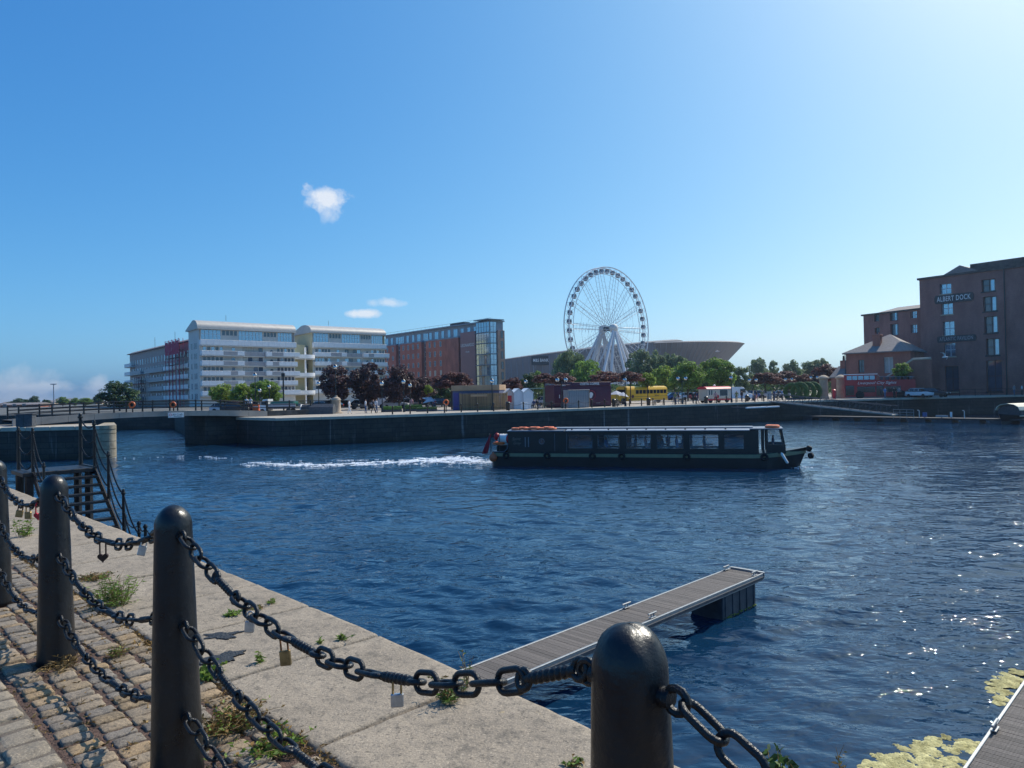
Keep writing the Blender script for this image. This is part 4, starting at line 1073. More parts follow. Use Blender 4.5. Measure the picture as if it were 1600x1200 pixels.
# railed landing, posts and boards on the long pontoon
def on_lp(px, py): return D(px, py, 1) if False else None
lr = D(1396, 655, 96.5); lr2 = D(1428, 657, 93.5)
ra = thing('landing_rail', 'pale railing at the foot of the gangway', 'railing', (lr.x, lr.y, PONT+0.02), frame_to(lr, lr2))
LL = (Vector((lr2.x, lr2.y))-Vector((lr.x, lr.y))).length
for f in (0.45, 0.8, 1.15):
    c = MB(); c.tube([(0,0,f), (LL,0,f)], 0.03, 5); c.build('rail', MAT['aluminium'], ra)
for k in range(4):
    c = MB(); c.tube([(LL*k/3,0,-0.1), (LL*k/3,0,1.17)], 0.03, 5); c.build('post', MAT['aluminium'], ra)
for px, lab, top in ((1440, 'white hooked post on the pontoon right of the gangway', 637), (1511, 'white hooked post on the pontoon beside the canopied boat', 637)):
    f = (px-1246)/(1640-1246); q = P0.lerp(P1, min(1, f*1.0)); best = min(range(0, 201), key=lambda k: abs((lambda c: 800+FPX*c.x/-c.z)(CAM_M.transposed() @ (P0.lerp(P1, k/200)-EYE))-px)); q = P0.lerp(P1, best/200)
    o = thing('post', lab, 'post', (q.x, q.y+0.6, WATER+0.55)); h = 1.0
    b = MB(); b.tube([(0,0,0), (0,0,h), (-0.1,0,h+0.1), (-0.25,0,h+0.08)], 0.045, 6); b.build('pole', MAT['white_paint'], o); b = MB(); b.bev(-0.15, 0.15, -0.15, 0.15, 0, 0.05, 0.01); b.build('base', MAT['float_grey'], o)
# ================================================================== CANAL BOAT
M_('hull_black', (0.010, 0.013, 0.017), 0.35, var=0.3, scale=2, bump=0.05, bscale=6)
M_('cabin_green', (0.010, 0.018, 0.022), 0.3, var=0.2, scale=2)
M_('olive_stripe', (0.22, 0.22, 0.13), 0.5, var=0.12, scale=3)
M_('roof_grey', (0.16, 0.19, 0.23), 0.5, var=0.15, scale=2)
M_('roof_pale', (0.27, 0.31, 0.36), 0.45, var=0.1, scale=2)
M_('rubber', (0.012, 0.012, 0.013), 0.8, var=0.3, scale=10)
M_('skin', (0.50, 0.30, 0.22), 0.6, var=0.08)
M_('canvas_orange', (0.80, 0.20, 0.09), 0.7, var=0.25, scale=4, bump=0.3, bscale=15)
M_('flag_red', (0.42, 0.02, 0.04), 0.8, var=0.3, scale=3)
M_('buoy_orange', (0.55, 0.13, 0.05), 0.5, var=0.15, scale=6)
glass_mat('boat_glass', (0.95, 0.97, 0.98), 0.94)
glass_mat('dark_glass', (0.45, 0.52, 0.58), 0.84)
bs = G(766, 728, WATER); be = G(1243, 733.5, WATER)
ang = frame_to(bs, be); BLn = (be-bs).length
# push the boat back so that the visible near side lies on the measured waterline
boat = thing('canal_boat', 'long dark green passenger canal boat crossing the dock', 'boat', (bs.x, bs.y, WATER), ang)
W_ = 2.9                                          # beam; local x bow-wards, y away from the viewer, z up
def u_(px): return (px-766)/(1243-766)*BLn
# hull plan: pointed rounded bow, rounded stern
def hull_half(x):
    if x < 0.5: return W_/2*math.sqrt(max(0.0, 1-((0.5-x)/0.7)**2))
    xb = BLn-2.4
    if x > xb: f = (x-xb)/3.3; return W_/2*max(0.02, (1-f**2.2))
    return W_/2
xs = [-0.15+0.65*k/5 for k in range(6)] + [1+ (BLn-3.6)*k/6 for k in range(7)] + [BLn-2.4+3.25*k/9 for k in range(10)]
def sheer(x): return 0.98 + (0.02 if x < 1 else 0) + 0.34*max(0, (x-(BLn-2.6))/3.4)**1.4
b = MB(); lv = [-0.5, 0.0, 0.35, 0.70, 0.74, 1.0]; n = len(xs)
ring = []
for k, z in enumerate(lv):
    row = []
    for x in xs:
        flare = 0.06*(z)+ (0.0 if z < 0.72 else 0.03); rake = 0.22*max(0, x-(BLn-1.6))*(z-0.98)
        zz_ = z if k < 5 else sheer(x); zz_ = z*sheer(x)/1.0 if 0 < k < 5 else zz_
        row.append((x+rake, hull_half(x)*(1-0.03*(1-z)), zz_))
    ring.append(row)
for sgn_ in (-1, 1):
    off = len(b.v)
    for row in ring: b.v += [(x, W_/2+sgn_*y, z) for x, y, z in row]
    for k in range(len(lv)-1):
        for i in range(n-1):
            q = (off+k*n+i, off+k*n+i+1, off+(k+1)*n+i+1, off+(k+1)*n+i)
            b.f.append(q if sgn_ < 0 else q[::-1]); b.m.append(0)
# stern closure and deck
for k in range(len(lv)-1): b.f.append((k*n, (k+1)*n, (len(lv)+k+1)*n, (len(lv)+k)*n)); b.m.append(0)
for i in range(n-1): b.f.append(((len(lv)-1)*n+i, (len(lv)-1)*n+i+1, (2*len(lv)-1)*n+i+1, (2*len(lv)-1)*n+i)); b.m.append(0)
hull = b.build('hull', MAT['hull_black'], boat)
for sgn_ in (-1, 1):                               # olive rubbing band along the gunwale
    c = MB(); pts = [(x+0.22*max(0, x-(BLn-1.6))*(-0.2), W_/2+sgn_*(hull_half(x)+0.025), 0) for x in xs[2:]]
    V = []
    for (x, y, _), x0 in zip(pts, xs[2:]): s_ = sheer(x0); V += [(x, y, 0.70*s_), (x, y, 0.94*s_), (x, y-sgn_*0.06, 0.94*s_), (x, y-sgn_*0.06, 0.70*s_)]
    m = len(pts); F = []
    for i in range(m-1):
        for j in range(4): F.append((i*4+j, i*4+(j+1)%4, (i+1)*4+(j+1)%4, (i+1)*4+j))
    F += [(0,1,2,3), tuple(range(4*m-1, 4*m-5, -1))]
    c.add(V, F if sgn_ > 0 else [f[::-1] for f in F]); c.build('band', MAT['olive_stripe'], boat)
# cabin
ZB, ZW0, ZW1, ZR = 0.98, 1.24, 2.24, 2.46
cy0, cy1 = 0.16, W_-0.16
x_c0, x_c1 = u_(797), u_(1192)
wins = [(u_(a), u_(c)) for a, c in ((899.5, 940), (947, 984), (993, 1033), (1041, 1083), (1091, 1135), (1142, 1172))]
for y0, y1, nm in ((cy0, cy0+0.07, 'near'), (cy1-0.07, cy1, 'far')):
    b = MB(); b.box(x_c0, x_c1, y0, y1, ZB-0.02, ZW0); b.build('side_panel', MAT['cabin_green'], boat)
    b = MB(); b.box(x_c0, x_c1, y0, y1, ZW1, ZR); b.build('top_rail', MAT['cabin_green'], boat)
    edges = [x_c0]+[e for w in wins for e in w]+[x_c1]
    for k in range(0, len(edges), 2):
        c = MB(); c.box(edges[k], edges[k+1], y0, y1, ZW0, ZW1); c.build('wall_panel' if k == 0 else 'window_post', MAT['cabin_green'], boat)
    for k, (a, c_) in enumerate(wins):
        ym = (y0+y1)/2
        c = MB(); c.box(a, c_, ym-0.004, ym+0.004, ZW0, ZW1); wo = c.build('window', MAT['dark_glass' if k in (0, 5) else 'boat_glass'], boat)
        fr = MB(); t = 0.035
        for q in ((a, c_, ZW0, ZW0+t), (a, c_, ZW1-t, ZW1), (a, a+t, ZW0+t, ZW1-t), (c_-t, c_, ZW0+t, ZW1-t), (a+t, c_-t, ZW1-0.24, ZW1-0.215), ((a+c_)/2-0.012, (a+c_)/2+0.012, ZW1-0.215, ZW1-t)):
            fr.box(q[0], q[1], y0-0.012, y1+0.012, q[2], q[3])
        fr.build('frame', MAT['cabin_green'], wo)
b = MB(); b.box(x_c0, x_c0+0.06, cy0+0.07, cy1-0.07, ZB, ZR); b.build('rear_bulkhead', MAT['cabin_green'], boat)
b = MB(); b.box(x_c0+0.06, x_c1, cy0+0.07, cy1-0.07, ZB-0.01, ZB+0.03); b.build('floor', MAT['rubber'], boat)
# roof: rear raised part and long pale main roof with a raised lid
b = MB(); b.prof([(cy0-0.06, ZR), (cy1+0.06, ZR), (cy1+0.04, ZR+0.06), (W_/2, ZR+0.14), (cy0-0.04, ZR+0.06)], x_c0-0.05, u_(893)); b.build('rear_roof', MAT['roof_grey'], boat)
b = MB(); b.prof([(cy0-0.09, ZR), (cy1+0.09, ZR), (cy1+0.09, ZR+0.05), (cy1-0.5, ZR+0.12), (cy0+0.5, ZR+0.12), (cy0-0.09, ZR+0.05)], u_(896), u_(1180)); b.build('main_roof', MAT['roof_pale'], boat)
b = MB(); b.bev(u_(870), u_(1185), cy0+0.62, cy1-0.62, ZR+0.121, ZR+0.21, 0.02); b.build('roof_hatch', MAT['roof_grey'], boat)
for k in range(9):
    x = u_(905+30*k); c = MB(); c.lathe([(0.06, ZR+0.07), (0.06, ZR+0.13), (0.02, ZR+0.15)], 8, (x, cy0+0.2, 0)); c.build('roof_vent', MAT['rubber'], boat)
# rear cabin details: twin narrow lights, round porthole, side door outline
for px in (827, 832.5):
    c = MB(); x = u_(px); c.box(x-0.035, x+0.035, cy0-0.012, cy0-0.001, 1.36, 2.05); c.build('narrow_light', MAT['roof_grey'], boat)
c = MB(); c.torus((u_(855), cy0-0.012, 1.75), 0.19, 0.022, 20, 6, 'y'); po = c.build('porthole', MAT['roof_grey'], boat)
c = MB(); c.lathe([(0.17, -0.006), (0.17, 0.006)], 18, M=Matrix.Translation((u_(855), cy0-0.01, 1.75)) @ Matrix.Rotation(math.pi/2, 4, 'X')); c.build('pane', MAT['dark_glass'], po)
for px in (877, 897):
    c = MB(); c.box(u_(px)-0.012, u_(px)+0.012, cy0-0.012, cy0-0.001, 1.05, 2.3); c.build('door_edge', MAT['roof_grey'], boat)
M_('gilt', (0.20, 0.19, 0.16), 0.5, var=0.1)
lettering('Spirit', 0.30, MAT['gilt'], boat, (u_(811), cy0-0.012, 1.92), shear=0.4)
lettering('Grey', 0.28, MAT['gilt'], boat, (u_(812), cy0-0.012, 1.62), shear=0.4)
# wheelhouse at the bow end: posts, roof, raked windscreen
xw0, xw1 = x_c1, u_(1222)
b = MB(); b.bev(u_(1180)+0.02, u_(1228), cy0+0.05, cy1-0.05, ZR+0.06, ZR+0.14, 0.02); b.build('wheelhouse_roof', MAT['roof_grey'], boat)
for y in (cy0+0.04, cy1-0.10):
    for px in (1191, 1199):
        c = MB(); x = u_(px); c.box(x-0.07, x+0.07, y, y+0.06, ZB, ZR+0.06); c.build('wheelhouse_post', MAT['cabin_green'], boat)
    c = MB(); c.prof([(0,0),(1,0),(1,1),(0,1)], 0, 0.001) if False else None
    c = MB(); xa, xb, xt = u_(1203), u_(1231), u_(1226)
    V = [(xa, y, ZB), (xb, y, ZB), (xb-0.05, y, 1.55), (xa, y, 1.55), (xa, y+0.05, ZB), (xb, y+0.05, ZB), (xb-0.05, y+0.05, 1.55), (xa, y+0.05, 1.55)]
    c.add(V, [(0,1,2,3),(7,6,5,4),(3,2,6,7),(0,3,7,4),(1,5,6,2)]); c.build('wheelhouse_side', MAT['cabin_green'], boat)
    for x0, x1_, x2, x3 in ((xa, xa+0.12, xa, xa+0.12), (xb-0.14, xb-0.05, xt-0.10, xt)):
        c = MB(); V = [(x0,y,1.55),(x1_,y,1.55),(x3,y,ZR+0.07),(x2,y,ZR+0.07)]; c.add(V+[(p,q+0.05,r) for p,q,r in V], [(0,1,2,3),(7,6,5,4),(0,4,5,1),(1,5,6,2),(2,6,7,3),(3,7,4,0)]); c.build('window_post', MAT['cabin_green'], boat)
    c = MB(); c.add([(xa+.12,y+.025,1.55),(xb-.14,y+.025,1.55),(xt-.1,y+.025,ZR+.06),(xa+.12,y+.025,ZR+.06)], [(0,1,2,3)]); c.build('window', MAT['boat_glass'], boat)
c = MB(); c.add([(xb-.05,cy0+.09,1.55),(xb-.05,cy1-.09,1.55),(xt,cy1-.09,ZR+.06),(xt,cy0+.09,ZR+.06)], [(0,1,2,3)]); c.build('windscreen', MAT['boat_glass'], boat)
c = MB(); c.box(xb-0.08, xb-0.02, cy0+.09, cy1-.09, ZB, 1.55); c.build('dashboard', MAT['cabin_green'], boat)
# bow deck and fenders
c = MB(); c.lathe([(0.02,-0.2),(0.16,-0.15),(0.2,0),(0.16,0.15),(0.02,0.2)], 12, M=Matrix.Translation((BLn+0.92, W_/2-0.25, 1.22)) @ Matrix.Rotation(0.5, 4, 'Y')); c.build('bow_fender', MAT['rubber'], boat, smooth=True)
c = MB(); c.lathe([(0.02,-0.2),(0.18,-0.14),(0.2,0.1),(0.05,0.2)], 12, M=Matrix.Translation((BLn+1.02, W_/2-0.3, 0.78)) @ Matrix.Rotation(1.3, 4, 'Y')); c.build('bow_fender', MAT['rubber'], boat, smooth=True)
for px in (795, 865, 940, 987, 1087, 1200):
    c = MB(); c.torus((u_(px), -0.10, 0.76), 0.17, 0.085, 16, 8, 'y'); c.build('tyre_fender', MAT['rubber'], boat, smooth=True)
c = MB(); c.lathe([(0.01,-0.42),(0.08,-0.36),(0.09,0.3),(0.02,0.4)], 10, M=Matrix.Translation((u_(1228), -0.02, 0.72)) @ Matrix.Rotation(-0.5, 4, 'Y')); c.build('white_fender', MAT['white_paint'], boat, smooth=True)
# stern well: rail, drum, life ring, ball fender, flag
st_y = 0.22
def stern_obj(name, label, cat, b, mat, smooth=True):
    o = b.build(name, MAT[mat] if isinstance(mat, str) else [MAT[k] for k in mat], None, smooth=smooth)
    o.matrix_world = boat_M; return tag(o, label, cat)
boat_M = Matrix.Translation((bs.x, bs.y, WATER)) @ Matrix.Rotation(ang, 4, 'Z')
for pts in ([(0.0, st_y, 1.0), (0.0, st_y, 2.0)], [(0.65, st_y, 1.0), (0.65, st_y, 2.35)], [(0.0, st_y, 2.0), (0.35, st_y, 2.35), (0.65, st_y, 2.35)], [(0.1, st_y, 1.02), (1.0, st_y, 1.0), (1.22, st_y, 1.2), (1.3, st_y, 1.6)]):
    c = MB(); c.tube(pts, 0.03, 6); c.build('stern_rail', MAT['roof_grey' if len(pts) == 4 else 'hull_black'], boat)
Mx = Matrix.Translation((0.97, 0.55, 1.92)) @ Matrix.Rotation(R(90), 4, 'Y') @ Matrix.Rotation(R(18), 4, 'X')
c = MB(); c.lathe([(0.02,-0.44),(0.32,-0.44),(0.34,-0.40),(0.34,-0.14),(0.355,-0.13),(0.355,-0.10),(0.34,-0.09),(0.34,0.10),(0.355,0.11),(0.355,0.14),(0.34,0.15),(0.34,0.34)], 20, M=Mx, cap=False); c.lathe([(0.34,0.34),(0.355,0.36),(0.33,0.46),(0.02,0.47)], 20, M=Mx, mi=1)
stern_obj('drum', 'white drum with red end lying on the stern of the boat', 'drum', c, ('white_paint', 'red_paint'))
c = MB(); c.torus((0.58, 0.36, 1.62), 0.36, 0.10, 20, 8, 'z')
stern_obj('lifebuoy', 'orange life ring lying on the stern of the boat', 'lifebuoy', c, 'orange')
c = MB(); c.ball((0.38, 0.5, 2.08), 0.27, 10, 6, sx=0.85, sz=1.1)
stern_obj('bag', 'red bag behind the drum at the stern', 'bag', c, 'red_paint')
c = MB(); c.bev(0.35, 1.15, 0.4, 1.0, 0.98, 1.45, 0.08); stern_obj('engine_box', 'dark box under the life ring on the stern', 'box', c, 'rubber', False)
c = MB(); c.lathe([(0.02,-0.30),(0.18,-0.26),(0.28,-0.10),(0.29,0.02),(0.22,0.18),(0.08,0.28),(0.05,0.36),(0.02,0.38)], 16, (0.28, -0.12, 0.62))
stern_obj('ball_fender', 'round orange ball fender hanging at the boat stern', 'fender', c, 'buoy_orange')
fl = MB(); nx, nz_ = 8, 14; V = []
for j in range(nz_+1):
    for i in range(nx+1):
        u, v = i/nx, j/nz_
        V.append((0.02-0.34*v-0.40*u*(0.35+v*0.5)+0.05*math.sin(u*9+v*3), st_y+0.10*math.sin(u*11+v*2)*(0.3+v), 2.3-1.45*v-0.25*u*(1-v)))
fl.add(V, [(j*(nx+1)+i, j*(nx+1)+i+1, (j+1)*(nx+1)+i+1, (j+1)*(nx+1)+i) for j in range(nz_) for i in range(nx)])
fl_o = thing('flag', 'limp dark red flag hanging over the boat stern', 'flag', (0,0,0)); fl_o.matrix_world = boat_M
fl.build('cloth', MAT['flag_red'], fl_o, smooth='all'); c = MB(); c.tube([(0.05, st_y, 1.2), (-0.1, st_y, 2.35)], 0.025, 6); c.build('staff', MAT['deck_wood'], fl_o)
# orange life rings and covers on the roof
for k, (px, ln) in enumerate(((808, 0.36), (819, 0.34), (829, 0.36), (840, 0.4), (852, 0.36), (863, 0.4), (870, 0.33))):
    c = MB(); c.torus((u_(px), W_/2-0.75+0.1*(k % 3), ZR+0.16+0.045*(k % 2)), ln*0.78, ln*0.26, 18, 7, 'z')
    stern_obj('lifebuoy', ('orange life ring on the boat roof, number %s counted from the stern' % ('one','two','three','four','five','six','seven')[k]), 'lifebuoy', c, 'canvas_orange')['group'] = 'life rings on the boat roof'
c = MB(); c.torus((u_(1213), W_/2-0.6, ZR+0.23), 0.36, 0.11, 18, 8, 'z'); stern_obj('lifebuoy', 'orange life ring on the wheelhouse roof at the bow', 'lifebuoy', c, 'canvas_orange')
# ---- people (simple full figures) grown from joint chains
def figure_mesh(name, joints, bones, radii, cuts, mats):
    me = bpy.data.meshes.new(name); me.from_pydata(joints, bones, [])
    o = bpy.data.objects.new(name, me); COL.objects.link(o)
    sk = o.modifiers.new('s', 'SKIN'); sk.use_smooth_shade = True
    for i, r in enumerate(radii): me.skin_vertices[0].data[i].radius = (r, r)
    me.skin_vertices[0].data[0].use_root = True
    sb = o.modifiers.new('d', 'SUBSURF'); sb.levels = 1; sb.render_levels = 1
    out = bpy.data.meshes.new_from_object(o.evaluated_get(bpy.context.evaluated_depsgraph_get()))
    bpy.data.objects.remove(o); out.materials.clear()
    for m in mats: out.materials.append(m)
    for p in out.polygons:
        p.material_index = cuts(p.center)
        p.use_smooth = True
    return out
def standing(stride=0.0, arm=0.0):
    J = [(0,0,0.95), (0,0,1.18), (0,0,1.42), (0,0,1.52), (0,-0.01,1.60), (0,0,1.74),
         (0.10,0,0.90), (0.11,stride*0.5,0.50), (0.11,stride,0.08), (0.11,stride-0.14,0.04),
         (-0.10,0,0.90), (-0.11,-stride*0.4,0.50), (-0.11,-stride,0.08), (-0.11,-stride-0.14,0.04),
         (0.20,0,1.40), (0.25,0.02,1.14), (0.25,-0.08-arm,0.92), (-0.20,0,1.40), (-0.25,0.02,1.14), (-0.25,-0.06,0.92)]
    Bn = [(0,1),(1,2),(2,3),(3,4),(4,5),(0,6),(6,7),(7,8),(8,9),(0,10),(10,11),(11,12),(12,13),(2,14),(14,15),(15,16),(2,17),(17,18),(18,19)]
    Rr = [0.14,0.13,0.13,0.055,0.085,0.07, 0.095,0.065,0.045,0.04, 0.095,0.065,0.045,0.04, 0.07,0.048,0.038, 0.07,0.048,0.038]
    return J, Bn, Rr
def seated():
    J = [(0,0,0.50), (0,0,0.75), (0,0,0.98), (0,0,1.08), (0,-0.01,1.16), (0,0,1.30), (0.11,-0.1,0.48), (0.11,-0.45,0.47), (0.11,-0.45,0.06), (-0.11,-0.1,0.48), (-0.11,-0.45,0.47), (-0.11,-0.45,0.06),
         (0.20,0,0.95), (0.24,-0.08,0.72), (0.15,-0.33,0.66), (-0.20,0,0.95), (-0.24,-0.08,0.72), (-0.15,-0.33,0.66)]
    Bn = [(0,1),(1,2),(2,3),(3,4),(4,5),(0,6),(6,7),(7,8),(0,9),(9,10),(10,11),(2,12),(12,13),(13,14),(2,15),(15,16),(16,17)]
    Rr = [0.14,0.13,0.13,0.055,0.085,0.07,0.09,0.065,0.045,0.09,0.065,0.045,0.07,0.048,0.04,0.07,0.048,0.04]
    return J, Bn, Rr
CL = {}
for nm, c in (('white', (.7,.7,.7)), ('black', (.02,.02,.025)), ('navy', (.03,.05,.12)), ('grey', (.25,.25,.26)), ('pink', (.6,.3,.28)), ('blue', (.1,.22,.45)), ('olive', (.18,.2,.08)), ('beige', (.5,.42,.3)), ('red', (.45,.04,.04)), ('denim', (.07,.11,.2)), ('hairbrown', (.06,.035,.02)), ('hairblond', (.35,.24,.1))):
    CL[nm] = M_('cloth_'+nm, c, 0.85, var=0.15, scale=8)
PM = {}
def person(kind, top, low, hair, loc, rz, label, group=None, scale=1.0, sleeve=False):
    key = (kind, top, low, hair)
    if key not in PM:
        J, Bn, Rr = {'stand': lambda: standing(0.06), 'walk': lambda: standing(0.26, 0.1), 'sit': seated}[kind]()
        hz = 1.62 if kind != 'sit' else 1.18; hip = 0.97 if kind != 'sit' else 0.53; neck = hz-0.13
        def cuts(c):
            if c.z > hz+0.02 or (c.z > hz-0.09 and c.y > 0.035): return 2
            if c.z > neck or (abs(c.x) > 0.19 and c.z < hip+0.16): return 3
            if c.z > hip: return 0
            if kind != 'sit' and c.z < 0.09: return 2
            return 1
        PM[key] = figure_mesh('person', J, Bn, Rr, cuts, [CL[top], CL[low], CL[hair], MAT['skin']])
    o = link('person', PM[key], None, loc, rz); o.scale = (scale,)*3
    return tag(o, label, 'person', group)
pas = [(958,'blue','navy','hairblond',0.9,'boat passenger in blue by the second window, light hair'), (980,'beige','grey','hairbrown',0.9,'boat passenger in beige at the right of the second window'),
       (1004,'navy','black','hairbrown',1.6,'seated boat passenger at the left of the third window'), (1022,'pink','denim','hairbrown',0.9,'boat passenger in pink in the third window'),
       (1030,'grey','navy','hairbrown',1.7,'boat passenger at the right edge of the third window'), (1047,'black','grey','hairblond',1.2,'boat passenger at the left of the fourth window'),
       (1070,'blue','navy','hairbrown',1.0,'boat passenger right of the standing person in the fourth window'), (1079,'navy','black','hairbrown',1.8,'boat passenger at the right edge of the fourth window'),
       (1112,'navy','denim','hairbrown',1.1,'lone boat passenger in the fifth window')]
for px, a, c, h, y, lab in pas:
    q = boat_M @ Vector((u_(px), y, ZB-0.18)); person('sit', a, c, h, q, ang+R(90 if y < 1.4 else -90), lab, 'boat passengers')
q = boat_M @ Vector((u_(1056), 1.45, ZB-0.22)); person('stand', 'navy', 'black', 'hairbrown', q, ang+R(60), 'person standing inside the boat behind the fourth window', 'boat passengers', 0.82)
q = boat_M @ Vector((u_(1214), 1.5, ZB-0.35)); person('stand', 'navy', 'black', 'hairbrown', q, ang+R(90), 'helmsman standing in the wheelhouse at the bow', None, 0.85)
# tables and benches inside
for k in range(5):
    c = MB(); x = u_(965+38*k); c.bev(x-0.35, x+0.35, 1.9, 2.5, ZB+0.42, ZB+0.46, 0.01); c.box(x-0.04, x+0.04, 2.16, 2.24, ZB, ZB+0.42); c.build('table', MAT['deck_wood'], boat)
    c = MB(); c.bev(x-0.6, x+0.6, 0.35, 0.75, ZB+0.02, ZB+0.3, 0.02); c.build('bench', MAT['cabin_green'], boat)

# ---- wake and bow splash: broken foam lying on the water
def foam_material():
    m = bpy.data.materials.new('foam'); m.use_nodes = True; n, l = m.node_tree.nodes, m.node_tree.links
    p = n['Principled BSDF']; p.inputs['Base Color'].default_value = (0.80, 0.84, 0.86, 1); p.inputs['Roughness'].default_value = 0.8
    MAT['foam'] = m
foam_material()
def foam(label, path, seed, count):
    b = MB(); rs = random.Random(seed); L = [Vector(p) for p in path]
    for k in range(count):
        u = rs.random(); i = min(int(u*(len(L)-1)), len(L)-2); f = u*(len(L)-1)-i
        c = L[i].lerp(L[i+1], f); w = c.z
        nz1 = mnoise.noise(Vector((c.x*0.9, rs.uniform(-1,1)*w*1.2, seed)))
        off = rs.gauss(0, 0.5)*w
        x, y = c.x+rs.gauss(0, .25), c.y+off
        if mnoise.noise(Vector((x*0.7, y*2.2, seed*3.3)))*0.9+mnoise.noise(Vector((x*2.5, y*6, seed)))*0.6 < (-0.10+0.55*max(0, 0.85-w) if w < 0.5 else -0.02+0.16*max(0, 2.2-w)) : continue
        z = WATER+0.02+float(wave_height(np.array([x]), np.array([y]), np.array([max(.05, y*0.0065)]))[0])
        r = rs.uniform(.025, .085)*min(1, 0.45+w*0.7); m = 5
        V = [(x+r*2.0*rs.uniform(.6,1.2)*math.cos(6.28*j/m), y+r*rs.uniform(.6,1.2)*math.sin(6.28*j/m), z-0.01) for j in range(m)]+[(x, y, z+0.03)]
        b.add(V, [(j, (j+1)%m, m) for j in range(m)])
    tag(b.build('foam', MAT['foam'], smooth=True), label, 'foam', kind='stuff')
def wp(px, py, w): p = G(px, py, WATER); return (p.x, p.y, w)
foam('white foaming wake trailing behind the boat', [wp(762,722,1.0), wp(740,719.5,2.0), wp(700,718.5,2.6), wp(660,719.5,2.2), wp(620,722,1.5), wp(580,724.5,1.1), wp(530,726,1.0), wp(480,727,1.1), wp(430,726,1.0), wp(385,725,.7)], 3, 9500)
foam('thin curl of foam at the far side of the wake', [wp(640,718,.25), wp(560,719.5,.25), wp(470,720,.3), wp(430,721,.3), wp(380,725,.3)], 5, 900)
foam('small streak of foam left of the wake', [wp(300,713,.12), wp(330,714,.35), wp(355,717,.2)], 6, 350)
foam('faint foam line near the pier', [wp(175,716,.25), wp(210,716,.2), wp(240,715,.15), wp(300,712,.1)], 7, 150)
foam('bright splash under the boat bow', [wp(1214,732,.1), wp(1232,730.5,.2), wp(1250,732,.3), wp(1258,728,.15)], 8, 160)
# ================================================================== BUILDINGS
def brick_mat(name, base, mortar, scale=1.0, amount=0.35):
    m = M_(name, base, 0.85, var=0.32, scale=0.45, col2=base, stretch=(1, 1, 0.45), detail=8)
    n, l = m.node_tree.nodes, m.node_tree.links; p = n['Principled BSDF']
    src = p.inputs['Base Color'].links[0].from_socket
    tc = n.new('ShaderNodeTexCoord'); sx = n.new('ShaderNodeSeparateXYZ'); l.new(tc.outputs['Object'], sx.inputs[0])
    ad = n.new('ShaderNodeMath'); ad.operation = 'ADD'; l.new(sx.outputs['X'], ad.inputs[0]); l.new(sx.outputs['Y'], ad.inputs[1])
    cb = n.new('ShaderNodeCombineXYZ'); l.new(ad.outputs[0], cb.inputs[0]); l.new(sx.outputs['Z'], cb.inputs[1])
    bt = n.new('ShaderNodeTexBrick'); bt.inputs['Scale'].default_value = 1.0*scale; bt.inputs['Brick Width'].default_value = 0.24; bt.inputs['Row Height'].default_value = 0.08
    bt.inputs['Mortar Size'].default_value = 0.012; bt.inputs['Color1'].default_value = (1.15,1.1,1.08,1); bt.inputs['Color2'].default_value = (0.75,0.75,0.78,1)
    bt.inputs['Mortar'].default_value = (*[a/b_ for a, b_ in zip(mortar, base)], 1); l.new(cb.outputs[0], bt.inputs['Vector'])
    mx = n.new('ShaderNodeMix'); mx.data_type = 'RGBA'; mx.blend_type = 'MULTIPLY'; mx.inputs['Factor'].default_value = amount
    l.new(src, mx.inputs['A']); l.new(bt.outputs['Color'], mx.inputs['B']); l.new(mx.outputs['Result'], p.inputs['Base Color'])
    return m
brick_mat('hotel_brick', (0.37, 0.125, 0.09), (0.3, 0.22, 0.18))
brick_mat('dock_brick', (0.29, 0.115, 0.095), (0.24, 0.18, 0.16), amount=0.7)
brick_mat('house_brick', (0.34, 0.12, 0.085), (0.26, 0.18, 0.14), amount=0.6)
M_('hotel_panel', (0.30, 0.14, 0.14), 0.5, var=0.06, scale=0.4)
M_('cream_render', (0.62, 0.61, 0.57), 0.8, var=0.08, scale=0.5)
M_('pink_grey_render', (0.42, 0.33, 0.30), 0.8, var=0.1, scale=0.4)
M_('sunlit_render', (0.56, 0.50, 0.30), 0.8, var=0.08, scale=0.5)  # yellow of the sunlight put into the wall colour
M_('balcony_white', (0.80, 0.81, 0.82), 0.55, var=0.06, scale=1)
M_('balcony_grey', (0.36, 0.35, 0.36), 0.5, var=0.1, scale=1)
M_('roof_metal', (0.47, 0.44, 0.40), 0.5, 0.2, var=0.1, scale=1)
M_('slate', (0.21, 0.185, 0.175), 0.75, var=0.2, scale=3, bump=0.3, bscale=10)
M_('zinc', (0.22, 0.25, 0.30), 0.5, 0.3, var=0.15, scale=0.8)
M_('win_glass', (0.05, 0.09, 0.13), 0.06, 0.0, var=0.3, scale=0.5, spec=1.0)
M_('win_blue', (0.34, 0.46, 0.56), 0.10, 0.75, var=0.35, scale=0.35, spec=1.0)
M_('win_curtain', (0.42, 0.42, 0.38), 0.25, var=0.3, scale=0.6)
M_('win_frame', (0.55, 0.56, 0.57), 0.5, var=0.05)
M_('dark_frame', (0.03, 0.035, 0.04), 0.5, var=0.1)
M_('sandstone', (0.42, 0.33, 0.24), 0.85, var=0.2, scale=1, bump=0.3, bscale=8)
M_('scaffold_pink', (0.42, 0.045, 0.09), 0.8, var=0.25, scale=2)
WIN_CACHE = {}
